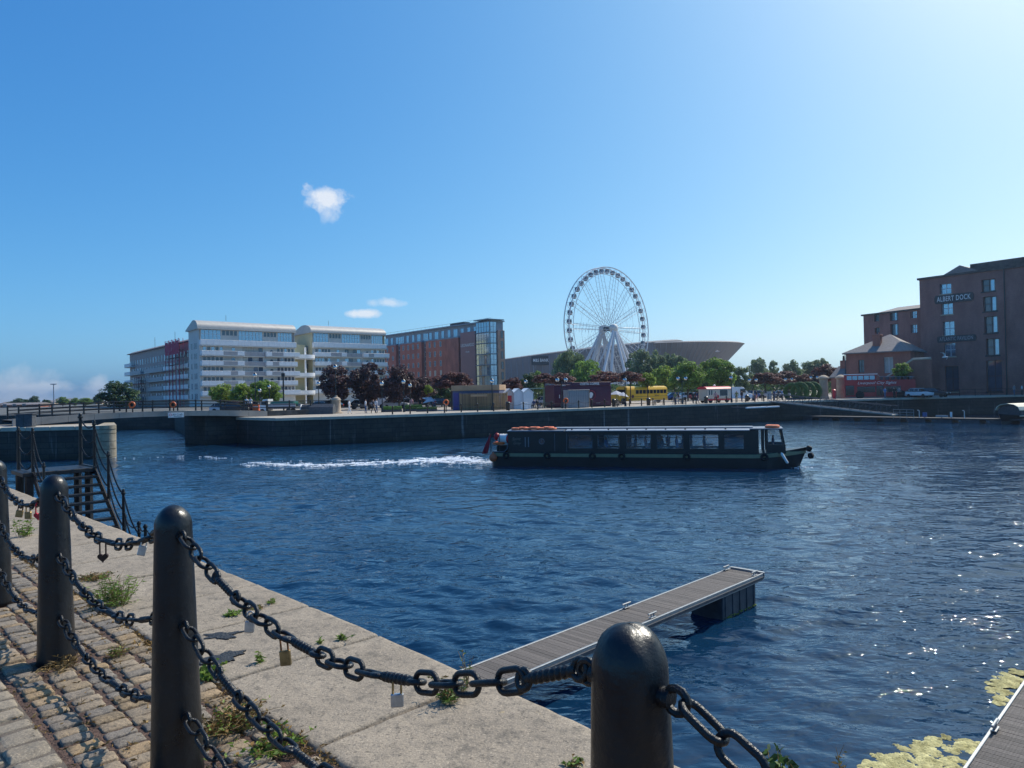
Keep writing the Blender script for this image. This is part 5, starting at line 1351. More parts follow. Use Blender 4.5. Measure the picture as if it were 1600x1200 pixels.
def window_mesh(w, h, glass, frame, nx=1, ny=1, fw=0.06, dep=0.05):
    k = (w, h, glass, frame, nx, ny, fw)
    if k not in WIN_CACHE:
        b = MB(); b.box(-w/2, w/2, -0.012, 0.05, 0, h, 0)
        for i in range(nx+1): x = -w/2+w*i/nx; b.box(max(-w/2, x-fw/2), min(w/2, x+fw/2), -dep, 0.0, 0, h, 1)
        for j in range(ny+1): z = h*j/ny; b.box(-w/2, w/2, -dep-0.004, -0.002, max(0, z-fw/2), min(h, z+fw/2), 1)
        WIN_CACHE[k] = b.mesh('window', [MAT[glass], MAT[frame]])
    return WIN_CACHE[k]
def win(parent, x, z, w, h, glass='win_glass', frame='win_frame', nx=1, ny=1, y=0.0, rz=0.0, name='window', fw=0.06):
    return link(name, window_mesh(w, h, glass, frame, nx, ny, fw), parent, (x, y, z), rz)

# ---- barrel roofed white apartment blocks
def apartments(label, p0, p1, H, depth, wins_seed, end_mat, mains):
    """local x along the facade (left to right), y into the building"""
    o = thing('apartment_block', label, 'apartment block', (p0.x, p0.y, FAR), frame_to(p0, p1), 'barrel roofed white apartment blocks')
    L = math.hypot(p1.x-p0.x, p1.y-p0.y); st = H*0.118; rs = random.Random(wins_seed)
    zt = H*0.72                                              # top terrace level
    b = MB(); b.box(0, L, 0, depth, 0, zt-0.3); b.build('wall', MAT['cream_render'], o)
    b = MB(); b.box(0.4, L-0.2, 0.7, depth, zt-0.3, H*0.905); b.build('penthouse_wall', MAT['cream_render'], o)
    for x0, x1 in ((-0.05, 0.0), (L, L+0.05)):
        b = MB(); b.box(x0, x1, 0.02, depth-0.02, 0, H*0.9); b.build('end_wall', MAT[end_mat], o)
    # barrel vault roof
    prof = [(-0.5, H*0.885), (-0.45, H*0.905)]
    for k in range(0, 11):
        a = math.pi*0.62*k/10; prof.append((-0.45+ (1-math.cos(a))*depth*0.36, H*0.905+math.sin(min(a, math.pi/2))*H*0.085 if a < math.pi/2 else H*0.99-(1-math.sin(a))*H*0.10))
    yb = prof[-1][0]; prof += [(depth+0.6, H*0.89), (depth+0.6, H*0.875)]
    b = MB(); b.prof(prof[::-1], -0.6, L+0.3); b.build('roof', MAT['roof_metal'], o, smooth=True)
    nr = int(L/0.65)
    for k in range(nr):
        x = -0.5+(L+0.7)*k/(nr-1); b = MB(); b.tube([(x, y, z+0.03) for y, z in prof[1:9]], 0.05, 4); b.build('roof_seam', MAT['roof_metal'], o)
    # gable infill following the vault
    for x in (-0.06, L):
        b = MB(); pts = [(y, z-0.05) for y, z in prof[2:-1]]; pts = [(max(0.02, min(depth, y)), z) for y, z in pts]
        b.prof([(0.02, H*0.88), (depth, H*0.86)]+pts[::-1], x+0.005, x+0.055); b.build('gable', MAT[end_mat], o)
    # penthouse glazing
    zp = zt-0.25; hp = H*0.9-zp
    for a, c, kind in ((0.01,0.21,'g'),(0.22,0.385,'s'),(0.395,0.655,'g'),(0.665,0.815,'s'),(0.825,0.99,'g')):
        x0, x1 = a*(L-0.6)+0.4, c*(L-0.6)+0.4
        if kind == 'g':
            for k in range(5 if c-a < 0.22 else 7):
                m = 5 if c-a < 0.22 else 7; w = (x1-x0)/m
                win(o, x0+w*(k+0.5), zp+0.05, round(w-0.03, 2), round(hp-0.15, 2), 'win_blue', 'win_frame', 1, 3, y=0.69, fw=0.08)
        else:
            for k in range(4): w = (x1-x0)/4; win(o, x0+w*(k+0.5), zp+hp*0.60, round(w*0.8, 2), round(hp*0.30, 2), 'win_glass', 'win_frame', y=0.69, fw=0.08)
            win(o, (x0+x1)/2, zp+0.05, 0.9, round(hp*0.3, 2), 'win_glass', 'win_frame', y=0.69)
    def balcony(x0, x1, z, mat='balcony_white', out=1.3, h=1.05, greys=()):
        b = MB(); b.bev(x0, x1, -out, 0.0, z-0.28, z, 0.03); bo = b.build('balcony', MAT['cream_render'], o)
        n = max(1, int((x1-x0)/1.6)); w = (x1-x0)/n
        for k in range(n):
            g = any(a <= (k+0.5)/n <= c for a, c in greys)
            c = MB(); c.box(x0+w*k+0.02, x0+w*(k+1)-0.02, -out-0.03, -out+0.03, z+0.04, z+h); c.build('panel', MAT['balcony_grey' if g else mat], bo)
        for sx in (x0, x1-0.06):
            c = MB(); c.box(sx, sx+0.06, -out+0.035, -0.01, z+0.04, z+h); c.build('panel', MAT[mat], bo)
        c = MB(); c.tube([(x0, -out, z+h+0.05), (x1, -out, z+h+0.05)], 0.04, 4); c.build('handrail', MAT['balcony_white'], bo)
    balcony(-0.1, L+0.1, zt-0.35, out=1.0, h=1.25)
    nf = 6
    for f in range(nf-1):
        z = zt-0.35-H*0.115*(f+1)
        if z < 1.2: break
        if f < 5:
            balcony(0.1, L*0.43, z, greys=((0.45+0.07*(f % 3), 0.8),)); balcony(L*0.43+0.1, L*0.66-0.1, z, 'balcony_grey', 0.5, 1.0); balcony(L*0.66, L+(0.9 if f % 2 == 0 else 0.2), z, greys=((0.2, 0.42),))
        for k in range(5): win(o, L*(0.03+0.041*k)+0.5, z+0.75, 0.85, 1.45, rs.choice(['win_glass','win_glass','win_blue']), 'win_frame', fw=0.12)
        win(o, L*0.335, z+0.1, 0.95, 2.0, 'win_blue', 'win_frame', fw=0.12)
        for k in range(4): win(o, L*(0.455+0.055*k), z+0.1, 1.2, 2.1, rs.choice(['win_glass','win_blue','win_curtain']), 'dark_frame', fw=0.08)
        c = MB(); c.lathe([(0.42, -0.04), (0.42, 0.05)], 16, M=Matrix.Translation((L*0.74, 0, z+1.35)) @ Matrix.Rotation(math.pi/2, 4, 'X')); c.build('round_window', MAT['win_glass'], o)
        for k in range(5): win(o, L*(0.815+0.04*k), z+0.75, 0.8, 1.45, rs.choice(['win_glass','win_glass','win_blue']), 'win_frame', fw=0.12)
    # end wall slots
    for f in range(6):
        z = zt-1.3-H*0.115*f
        if z < 0.8: break
        for y in (depth*0.25, depth*0.4, depth*0.7): win(o, -0.06, z, 0.8, 1.5, 'win_glass', 'win_frame', y=y, rz=R(-90))
    b = MB(); b.tube([(L*0.3, depth*0.3, H), (L*0.3, depth*0.3, H+1.5)], 0.05, 4); b.build('aerial', MAT['dark_frame'], o)
    return o, L
a0 = D(313, 640, 186); a1 = D(462, 640, 204)
apt1, La1 = apartments('pale seven storey apartment block with barrel roof, the left and nearer one', a0, a1, 22.8, 7.5, 5, 'cream_render', None)
c0 = D(490, 640, 214); c1 = D(603, 640, 230)
apt2, La2 = apartments('pale apartment block with barrel roof and end wall coloured yellow as sunlit, left of the hotel', c0, c1, 23.8, 14.0, 9, 'sunlit_render', None)
# curved link balconies and slim column between the two blocks
lk = thing('link_tower', 'stair tower coloured yellow as sunlit with curved white balconies between the apartment blocks', 'tower', (D(468, 640, 209).x, 209, FAR), frame_to(a0, a1))
b = MB(); b.box(-2.0, 4.2, 4, 13, 0, 17.5); b.build('wall', MAT['sunlit_render'], lk)
for k, z in enumerate((13.0, 7.7, 2.6)):
    pts = [(-3.0, 3.9), (-3.0, -0.5)]+[(2.6+3.0*math.sin(math.pi/2*j/8), 1.2-1.7*math.cos(math.pi/2*j/8)) for j in range(9)]+[(5.6, 3.9)]
    b = MB(); b.prism(ccw(pts), z, z+0.3); bo = b.build('balcony', MAT['cream_render'], lk)
    b = MB(); b.prism(ccw([(x*1.01, y-0.06) for x, y in pts]), z+0.32, z+1.35); b.build('panel', MAT['balcony_white'], bo)
b = MB(); b.tube([(2.3, 0.4, 0), (2.3, 0.4, 16.5)], 0.28, 10); b.build('column', MAT['balcony_white'], lk, smooth=True)
for f in range(5):
    c = MB(); c.lathe([(0.5, -0.04), (0.5, 0.04)], 14, M=Matrix.Translation((0.3, 4.0, 2.5+2.9*f)) @ Matrix.Rotation(math.pi/2, 4, 'X')); c.build('round_window', MAT['win_glass'], lk)
# ---- long side block with curved balconies and scaffolding at left
s0 = D(204, 640, 262); s1 = D(303, 640, 203)
sb = thing('apartment_block', 'long pale apartment wing with stacked balconies behind the dark tree', 'apartment block', (s0.x, s0.y, FAR), frame_to(s0, s1))
Ls = math.hypot(s1.x-s0.x, s1.y-s0.y); Hs = 19.4
b = MB(); b.box(0, Ls, 0.0, 13, 0, Hs-0.8); b.build('wall', MAT['pink_grey_render'], sb)
pr = [(-0.8, Hs-0.9), (-0.8, Hs-0.7)]+[(-0.8+1.2*k, Hs-0.7+1.6*math.sin(math.pi/2*k/5)) for k in range(1, 6)]+[(13.5, Hs), (13.5, Hs-0.9)]
b = MB(); b.prof(pr[::-1], -0.8, Ls+0.5); b.build('roof', MAT['slate'], sb, smooth=True)
rs = random.Random(12)
for f in range(5):
    z = 2.2+2.95*f
    for x0, x1, mt in ((-1.0, Ls*0.10, 'balcony_white'), (Ls*0.10, Ls*0.30, 'balcony_grey'), (Ls*0.36, Ls*0.66, 'balcony_grey'), (Ls*0.67, Ls+0.6, 'balcony_white')):
        if f == 4 and x0 > 0 : continue
        b = MB(); b.bev(x0, x1, -1.6, 0, z-0.25, z, 0.03); bo = b.build('balcony', MAT['cream_render'], sb)
        b = MB(); b.box(x0+0.03, x1-0.03, -1.64, -1.56, z+0.03, z+1.1); b.build('panel', MAT[mt], bo)
    for k in range(22): win(sb, 1.5+(Ls-3)*k/21, z+0.2, 1.2, 1.9, rs.choice(['win_glass', 'win_blue', 'win_glass', 'win_curtain']), 'win_frame', fw=0.12)
for f in range(5):
    c = MB(); c.lathe([(0.6, -0.05), (0.6, 0.06)], 14, M=Matrix.Translation((Ls*0.88, 0, 3.0+2.95*f)) @ Matrix.Rotation(math.pi/2, 4, 'X')); c.build('round_window', MAT['win_glass'], sb)
b = MB(); b.tube([(Ls*0.85, -1.2, 0), (Ls*0.85, -1.2, 15)], 0.35, 10); b.build('column', MAT['balcony_white'], sb)
for x in (Ls*0.3, Ls*0.62):
    b = MB(); b.tube([(x, 3, Hs), (x, 3, Hs+4)], 0.06, 4); b.build('aerial', MAT['dark_frame'], sb)
def scaffold(label, x0, x1, z0, z1, sheet):
    """tube scaffold against the side block, local frame of that block"""
    o = thing('scaffolding', label, 'scaffolding', sb.location, sb.rotation_euler.z)
    xs_ = [x0+(x1-x0)*k/4 for k in range(5)]; zs_ = [z0+2.0*k for k in range(int((z1-z0)/2)+1)]
    for x in xs_:
        for y in (-2.3, -3.4):
            b = MB(); b.tube([(x, y, 0.0), (x, y, z1+0.8)], 0.07, 5); b.build('standard', MAT['scaffold_pink' if sheet else 'dark_frame'], o)
    for z in zs_:
        b = MB(); b.box(x0-0.3, x1+0.3, -3.45, -2.2, z-0.06, z+0.02); b.build('platform', MAT['deck_wood'], o)
        b = MB(); b.tube([(x0-0.4, -3.42, z+1.0), (x1+0.4, -3.42, z+1.0)], 0.06, 5); b.build('guard_rail', MAT['scaffold_pink'], o)
    if sheet:
        for k in range(4):
            b = MB(); nx_, nz_ = 6, 5; V = []
            for j in range(nz_+1):
                for i in range(nx_+1): V.append((xs_[k]+0.1+(xs_[k+1]-xs_[k]-0.2)*i/nx_, -3.5-0.12*mnoise.noise(Vector((i*.8+k*3, j*.8, 2))), z1-3.6+3.8*j/nz_))
            b.add(V, [(j*(nx_+1)+i, j*(nx_+1)+i+1, (j+1)*(nx_+1)+i+1, (j+1)*(nx_+1)+i) for j in range(nz_) for i in range(nx_)]); b.build('sheet', MAT['scaffold_pink'], o)
scaffold('red sheeted scaffolding at the top of the long apartment wing', Ls*0.80, Ls*0.985, 12.0, 18.5, True)
scaffold('dark tube scaffolding with red rails low on the long apartment wing', Ls*0.30, Ls*0.42, 0.5, 9, False)

# ---- brick hotel
h0 = D(600, 640, 272); h1 = D(768, 640, 222)
ho = thing('hotel', 'red brick hotel with glazed top floor and glass corner', 'hotel', (h0.x, h0.y, FAR), frame_to(h0, h1))
Lh = math.hypot(h1.x-h0.x, h1.y-h0.y); Hh = 24.6; ZT = Hh-4.4
def hx(px):                                    # facade position seen in a photo column
    return min((abs((lambda c: 800+FPX*c.x/-c.z)(CAM_M.transposed() @ (Vector((h0.x+(h1.x-h0.x)*k/400, h0.y+(h1.y-h0.y)*k/400, 10))-EYE))-px), Lh*k/400) for k in range(401))[1]
b = MB(); b.box(0, Lh, 1.2, 5.2, 0, Hh-0.5); b.build('core', MAT['zinc'], ho)
bays = [(0, hx(619)), (hx(626), hx(659)), (hx(666), hx(717))]
for k, (x0, x1) in enumerate(bays):
    b = MB(); b.box(x0, x1, 0.0, 1.2, 0, ZT); b.build('brick_wall', MAT['hotel_brick'], ho)
    b = MB(); b.box(x0-0.1, x1+0.1, -0.08, 1.3, ZT, ZT+0.35); b.build('parapet', MAT['zinc'], ho)
xs0, xs1 = hx(722), hx(745)
b = MB(); b.box(xs0, xs1, -0.5, 1.2, 0, Hh-3.0); b.build('sign_wall', MAT['hotel_panel'], ho)
lettering('LEONARDO', 1.4, MAT['white_paint'], ho, ((xs0+xs1)/2-0.1, -0.56, Hh-7.2), spacing=0.92)
lettering('Hotels', 0.75, MAT['white_paint'], ho, ((xs0+xs1)/2-0.1, -0.56, Hh-9.3))
fl_h = 3.25
for f in range(6):
    z = ZT-2.3-fl_h*f
    if z < 1: break
    for px in (606, 614.5): win(ho, hx(px), z, 1.0, 1.75, 'win_glass', 'win_frame', y=-0.01, fw=0.12)
    for px in (631, 638.5, 646, 654): win(ho, hx(px), z, 1.0, 1.75, 'win_glass', 'win_frame', y=-0.01, fw=0.12)
    for px in (672, 680.3, 689): win(ho, hx(px), z, 1.0, 1.85, 'win_curtain' if f == 3 else 'win_glass', 'win_frame', y=-0.01, fw=0.12)
for x0, x1 in ((hx(619), hx(626)), (hx(659), hx(666)), (hx(717), hx(722))):
    for k in range(7): win(ho, (x0+x1)/2, 0.6+3.25*k, round(x1-x0-0.3, 2), 3.0, 'win_blue', 'win_frame', 1, 2, y=1.16, fw=0.1)
for k in range(16):
    x = 1.0+(hx(740)-1)*k/15; win(ho, x, ZT+0.55, 1.7 if k % 3 else 2.4, 2.5, 'win_blue', 'zinc', 1, 1, y=1.17, fw=0.1)
b = MB(); b.box(-0.3, Lh+0.4, 0.3, 5.6, Hh-0.5, Hh-0.1); b.build('roof', MAT['zinc'], ho)
b = MB(); b.box(-0.3, Lh, 0.35, 0.42, Hh+0.55, Hh+0.62); ro = b.build('roof_rail', MAT['aluminium'], ho)
for k in range(26):
    b = MB(); b.tube([(Lh*k/25, 0.38, Hh-0.1), (Lh*k/25, 0.38, Hh+0.6)], 0.03, 4); b.build('rail_post', MAT['aluminium'], ro)
b = MB(); b.box(hx(697), hx(716), 2, 5, Hh-0.1, Hh+0.9); b.build('plant_room', MAT['dark_frame'], ho)
xg0 = hx(746)
for k in range(7):
    z = 0.8+3.35*k; h_ = 3.1
    for j in range(5):
        w = (Lh-xg0)/5; win(ho, xg0+w*(j+0.5), z, round(w-0.05, 2), h_, 'win_blue' if k > 3 or j < 1 else ('win_curtain' if (j+k) % 3 else 'win_glass'), 'zinc', 1, 2, y=-0.3, fw=0.09)
    b = MB(); b.bev(xg0-0.3, Lh+0.5, -0.7, 1.2, z-0.22, z-0.02, 0.03); b.build('floor_edge', MAT['zinc'], ho)
    win(ho, Lh+0.02, z, 2.4, h_, 'win_blue', 'zinc', 2, 2, y=1.3, rz=R(90), fw=0.09)
b = MB(); b.box(xg0, Lh-0.02, -0.24, 1.2, 0.6, Hh-0.5); b.build('glass_bay', MAT['zinc'], ho)
b = MB(); b.prism(ccw([(Lh-6, -1.8), (Lh+1.5, -1.8), (Lh+1.5, 4.5), (Lh-6, 4.5)]), Hh-0.08, Hh+0.15); b.build('canopy_roof', MAT['zinc'], ho)
M_('sunlit_brick', (0.52, 0.27, 0.20), 0.8, var=0.15, scale=0.8)  # hotel brick with pinkish sunlight put into its colour
b = MB(); b.box(Lh-0.1, Lh+0.5, 2.7, 5.4, 1.2, Hh-3.2); b.build('end_wall', MAT['sunlit_brick'], ho)
for k in range(6):
    win(ho, Lh+0.51, 3.0+3.2*k, 0.9, 2.3, 'win_glass', 'dark_frame', y=4.3, rz=R(90), fw=0.1)

# ---- dock warehouse at right
d0 = D(1441, 610, 134); d1 = D(1606, 610, 120.5)
wh = thing('warehouse', 'tall dark brick dock warehouse with white lettering on signs', 'warehouse', (d0.x, d0.y, FAR), frame_to(d0, d1))
Lw = math.hypot(d1.x-d0.x, d1.y-d0.y); Hw = 21.4
def wx(px): return min((abs((lambda c: 800+FPX*c.x/-c.z)(CAM_M.transposed() @ (Vector((d0.x+(d1.x-d0.x)*k/400, d0.y+(d1.y-d0.y)*k/400, 8))-EYE))-px), Lw*k/400) for k in range(401))[1]
def wz(px, py):                                # height above ground on the facade for a photo pixel
    k = wx(px)/Lw; Y = d0.y+(d1.y-d0.y)*k; return D(px, py, Y).z-FAR
LX = Lw+14
def wall_openings(b, x0, x1, y0, y1, z0, z1, holes, mi=0):
    """wall slab with rectangular holes, cut as a grid of boxes"""
    xs_ = sorted(set([x0, x1]+[h[0] for h in holes]+[h[1] for h in holes])); zs_ = sorted(set([z0, z1]+[h[2] for h in holes]+[h[3] for h in holes]))
    V, F, idx = [], [], {}
    def vid(x, y, z):
        k = (round(x,4), round(y,4), round(z,4))
        if k not in idx: idx[k] = len(V); V.append((x,y,z))
        return idx[k]
    solid = lambda i, j: 0 <= i < len(xs_)-1 and 0 <= j < len(zs_)-1 and not any(h[0] <= (xs_[i]+xs_[i+1])/2 <= h[1] and h[2] <= (zs_[j]+zs_[j+1])/2 <= h[3] for h in holes)
    for i in range(len(xs_)-1):
        for j in range(len(zs_)-1):
            if not solid(i, j): continue
            a, c, e, g = xs_[i], xs_[i+1], zs_[j], zs_[j+1]
            F.append((vid(a,y0,e), vid(c,y0,e), vid(c,y0,g), vid(a,y0,g))); F.append((vid(c,y1,e), vid(a,y1,e), vid(a,y1,g), vid(c,y1,g)))
            if not solid(i-1, j): F.append((vid(a,y1,e), vid(a,y0,e), vid(a,y0,g), vid(a,y1,g)))
            if not solid(i+1, j): F.append((vid(c,y0,e), vid(c,y1,e), vid(c,y1,g), vid(c,y0,g)))
            if not solid(i, j-1): F.append((vid(a,y1,e), vid(c,y1,e), vid(c,y0,e), vid(a,y0,e)))
            if not solid(i, j+1): F.append((vid(a,y0,g), vid(c,y0,g), vid(c,y1,g), vid(a,y1,g)))
    b.add(V, F, mi); return b
holes, wn_list = [], []
for (px, y0, y1, w) in ((1480, 459, 443, 1.9), (1481.5, 491, 472, 1.9), (1483, 524, 502, 1.9), (1484, 557, 536, 1.9), (1486, 612, 572, 2.3)):
    x = wx(px); holes.append((x-w/2, x+w/2, wz(px, y0), wz(px, y1)))
for (px, y0, y1, w) in ((1547, 455, 436, 2.1), (1548.5, 486, 463, 2.1), (1549.5, 520, 494, 2.1), (1551, 555, 529, 2.1), (1552, 612, 563, 2.4)):
    x = wx(px); holes.append((x-w/2, x+w/2, wz(px, y0), wz(px, y1)))
b = wall_openings(MB(), 0, LX, 0, 0.7, 0, Hw, holes); b.build('wall', MAT['dock_brick'], wh)
b = MB(); b.box(0.0, LX, 0.72, 22, 0, Hw-0.02); b.build('core', MAT['dock_brick'], wh)
for k, (x0, x1, z0, z1) in enumerate(holes):
    w, h = x1-x0, z1-z0; dark = k in (4, 9) or k > 4
    if k < 5: win(wh, (x0+x1)/2, z0, round(w, 2), round(h, 2), 'win_glass' if k == 4 else 'win_sky', 'dark_frame' if k == 4 else 'win_frame', 2, 2, y=0.5, fw=0.12) if k == 4 or 'win_sky' in MAT else win(wh, (x0+x1)/2, z0, round(w, 2), round(h, 2), 'win_blue', 'win_frame', 2, 2, y=0.5, fw=0.12)
    else:
        win(wh, (x0+x1)/2, z0, round(w, 2), round(h, 2), 'win_glass', 'dark_frame', 2, 2, y=0.55, fw=0.14)
        if k < 9: win(wh, x1-0.55, z0+0.1, 0.6, round(h-0.2, 2), 'win_blue', 'win_frame', 1, 1, y=0.5, fw=0.08)
    # segmental brick arch above, stone sill below
    pts = [(x0-0.15, z1-0.02)]+[(x0-0.15+(w+0.3)*j/8, z1+0.35*math.sin(math.pi*j/8)+0.12) for j in range(9)]+[(x1+0.15, z1-0.02)]
    b = MB(); V = [(x, -0.05, z) for x, z in pts]+[(x, 0.4, z) for x, z in pts]; m = len(pts)
    b.add(V, [tuple(range(m)), tuple(range(2*m-1, m-1, -1))]+[(i, i+m, (i+1)%m+m, (i+1)%m) for i in range(m)]); b.build('arch', MAT['dock_brick'], wh)
    b = MB(); b.box(x0-0.15, x1+0.15, -0.1, 0.3, z0-0.22, z0); b.build('sill', MAT['sandstone' if k < 5 else 'dark_frame'], wh)
b = MB(); b.box(-0.3, LX, -0.3, 0.9, Hw, Hw+0.35); b.build('cornice', MAT['dark_stone'], wh)
xa, xb = wx(1478), wx(1522); b = MB(); za = Hw+0.35; pts = [(xa, za), (xb+1, za), ((xa+xb)/2+0.4, za+1.35)]
V = [(x, -0.2, z) for x, z in pts]+[(x, 18, z) for x, z in pts]; b.add(V, [(0,1,2),(5,4,3),(0,3,4,1),(1,4,5,2),(2,5,3,0)]); b.build('pediment', MAT['slate'], wh)
b = MB(); b.box(wx(1517), LX, 0.5, 20, Hw+0.35, Hw+1.7); b.build('upper_storey', MAT['dark_stone'], wh)
for (txt, px, py, tw, ph, pxs) in (('ALBERT DOCK', 1492, 466, 9.0, 1.55, (1462, 1524)), ('ATLANTIC PAVILION', 1496, 529, 9.2, 1.15, (1465, 1526))):
    x0, x1 = wx(pxs[0]), wx(pxs[1]); zc = wz(px, py); hh = ph/2
    pts = []
    for j in range(9): a = -math.pi/2+math.pi*j/8; pts.append((x1-hh*0.4+hh*0.4*math.cos(a), zc+hh*math.sin(a)))
    for j in range(9): a = math.pi/2+math.pi*j/8; pts.append((x0+hh*0.4+hh*0.4*math.cos(a), zc+hh*math.sin(a)))
    b = MB(); V = [(x, -0.12, z) for x, z in pts]+[(x, 0.0, z) for x, z in pts]; m = len(pts)
    b.add(V, [tuple(range(m)), tuple(range(2*m-1, m-1, -1))]+[(i, i+m, (i+1)%m+m, (i+1)%m) for i in range(m)]); so = b.build('sign_board', MAT['dark_frame'], wh)
    me = text_mesh(txt, 1.0, spacing=1.1, bold=0.012); xsz = max(v.co.x for v in me.vertices)-min(v.co.x for v in me.vertices)
    sc = (x1-x0)*0.86/xsz; me.materials.clear(); me.materials.append(MAT['white_paint'] if ph > 1.3 else MAT['balcony_grey'])
    t_ = link('lettering', me, so, ((x0+x1)/2, -0.135, zc)); t_.rotation_euler = (math.pi/2, 0, 0); t_.scale = (sc, ph*0.82, 1)
b = MB(); b.tube([(wx(1572), -0.12, 0), (wx(1572), -0.12, Hw)], 0.09, 6); b.build('downpipe', MAT['dark_frame'], wh)
# lower wing
e0 = D(1352, 610, 147); e1 = D(1440, 610, 136.5)
lw = thing('warehouse', 'lower brick warehouse wing behind the hipped roof house', 'warehouse', (e0.x, e0.y, FAR), frame_to(e0, e1))
Ll = math.hypot(e1.x-e0.x, e1.y-e0.y)+2; Hl = 16.2
def ex(px): return min((abs((lambda c: 800+FPX*c.x/-c.z)(CAM_M.transposed() @ (Vector((e0.x+(e1.x-e0.x)*k/400, e0.y+(e1.y-e0.y)*k/400, 8))-EYE))-px), (Ll-2)*k/400) for k in range(401))[1]
def ez(px, py): k = ex(px)/(Ll-2); return D(px, py, e0.y+(e1.y-e0.y)*k).z-FAR
hl = []
for (px, y0, y1, w) in ((1371, 502, 490, 1.1), (1371.5, 525, 512, 1.1), (1398, 501, 487, 1.7), (1398.5, 524, 506, 1.7), (1429, 497, 486, 1.3), (1429, 520, 507, 1.3)):
    x = ex(px); hl.append((x-w/2, x+w/2, ez(px, y0), ez(px, y1)))
wall_openings(MB(), 0, Ll, 0, 0.6, 0, Hl, hl).build('wall', MAT['dock_brick'], lw)
b = MB(); b.box(0, Ll, 0.62, 18, 0, Hl-0.02); b.build('core', MAT['dock_brick'], lw)
for k, (x0, x1, z0, z1) in enumerate(hl):
    win(lw, (x0+x1)/2, z0, round(x1-x0, 2), round(z1-z0, 2), 'win_glass' if k < 4 else 'win_blue', 'dark_frame' if k < 4 else 'win_frame', 2, 2, y=0.45, fw=0.1)
    if k in (2, 3): win(lw, x0+1.0, z0+0.1, 0.45, round(z1-z0-0.2, 2), 'win_blue', 'win_frame', y=0.4, fw=0.06)
b = MB(); b.box(-0.4, Ll, -0.25, 0.8, Hl, Hl+0.3); b.build('cornice', MAT['dark_stone'], lw)
b = MB(); V = [(1.5, 1, Hl+0.3), (Ll, 1, Hl+0.3), (Ll, 6, Hl+1.6), (3.5, 6, Hl+1.6), (1.5, 14, Hl+0.3), (Ll, 14, Hl+0.3)]; b.add(V, [(0,1,2,3), (3,2,5,4), (0,3,4), (1,5,2)]); b.build('roof', MAT['slate'], lw)

# ---- hipped roof brick house
g0 = D(1323, 610, 131); g1 = D(1424, 610, 124)
hs = thing('brick_house', 'red brick house with hipped slate roof and tall chimney', 'house', (g0.x, g0.y, FAR), frame_to(g0, g1))
Lx = math.hypot(g1.x-g0.x, g1.y-g0.y); He = 8.0; Dp = 9.5
hw_ = [(Lx*0.20, Lx*0.29, He-3.6, He-1.3), (Lx*0.60, Lx*0.74, He-3.8, He-1.0)]
wall_openings(MB(), 0, Lx, 0, 0.5, 0, He, hw_).build('wall', MAT['house_brick'], hs); b = MB(); b.box(0.0, Lx, 0.52, Dp, 0, He-0.02); b.build('core', MAT['house_brick'], hs)
win(hs, Lx*0.245, He-3.6, round(Lx*0.09, 2), 2.3, 'win_glass', 'dark_frame', 2, 2, y=0.35, fw=0.1); win(hs, Lx*0.67, He-3.8, round(Lx*0.14, 2), 2.8, 'win_curtain', 'win_frame', 2, 1, y=0.35, fw=0.12)
ov = 0.5; V = [(-ov,-ov,He), (Lx+ov,-ov,He), (Lx+ov,Dp+ov,He), (-ov,Dp+ov,He), (Lx*0.575, Dp*0.5, He+3.2), (Lx*0.60, Dp*0.5, He+3.2), (-ov,-ov,He-0.2), (Lx+ov,-ov,He-0.2), (Lx+ov,Dp+ov,He-0.2), (-ov,Dp+ov,He-0.2)]
b = MB(); b.add(V, [(0,1,5,4), (1,2,5), (2,3,4,5), (3,0,4), (6,7,1,0), (7,8,2,1), (8,9,3,2), (9,6,0,3), (9,8,7,6)]); ro = b.build('roof', MAT['slate'], hs)
b = MB(); b.bev(Lx*0.40, Lx*0.52, 1.2, 2.6, He-0.2, He+2.9, 0.03); b.bev(Lx*0.39, Lx*0.53, 1.05, 2.75, He+2.9, He+3.15, 0.03); b.lathe([(0.18, He+3.1), (0.15, He+3.5)], 8, (Lx*0.43, 1.9, 0)); b.lathe([(0.18, He+3.1), (0.15, He+3.5)], 8, (Lx*0.49, 1.9, 0)); b.build('chimney', MAT['house_brick'], ro)
b = MB(); b.tube([(-0.1,-0.1,0), (-0.1,-0.1,He)], 0.07, 6); b.build('downpipe', MAT['dark_frame'], hs)
# boundary wall with sloping top right of the house, gabled lodge with chimneys left of it
q0 = D(1386, 610, 122.5); q1 = D(1455, 610, 117.5)
bw_ = thing('boundary_wall', 'brick wall with a sloping pale coping behind the red bus', 'wall', (q0.x, q0.y, FAR), frame_to(q0, q1))
Lq = math.hypot(q1.x-q0.x, q1.y-q0.y); b = MB()
pts = [(0, 0), (Lq, 0), (Lq, 6.1), (Lq*0.62, 6.1), (0, 3.2)]
V = [(x, 0, z) for x, z in pts]+[(x, 0.6, z) for x, z in pts]; b.add(V, [(0,1,2,3,4), (9,8,7,6,5)]+[(i, i+5, (i+1)%5+5, (i+1)%5) for i in range(5)]); b.build('wall', MAT['house_brick'], bw_)
b = MB(); b.tube([(Lq, 0.3, 6.2), (Lq*0.62, 0.3, 6.2), (0, 0.3, 3.3)], 0.35, 4); b.build('coping', MAT['sandstone'], bw_)
l0 = D(1299, 610, 134); l1 = D(1325, 610, 131)
lo = thing('lodge', 'small brick lodge with gable and twin chimney pots left of the house', 'house', (l0.x, l0.y, FAR), frame_to(l0, l1)); Lo = math.hypot(l1.x-l0.x, l1.y-l0.y)
b = MB(); b.box(0, Lo, 0, 5, 0, 3.6); b.prof([(0, 3.6), (5, 3.6), (2.5, 5.4)], 0, Lo); b.build('wall', MAT['house_brick'], lo)
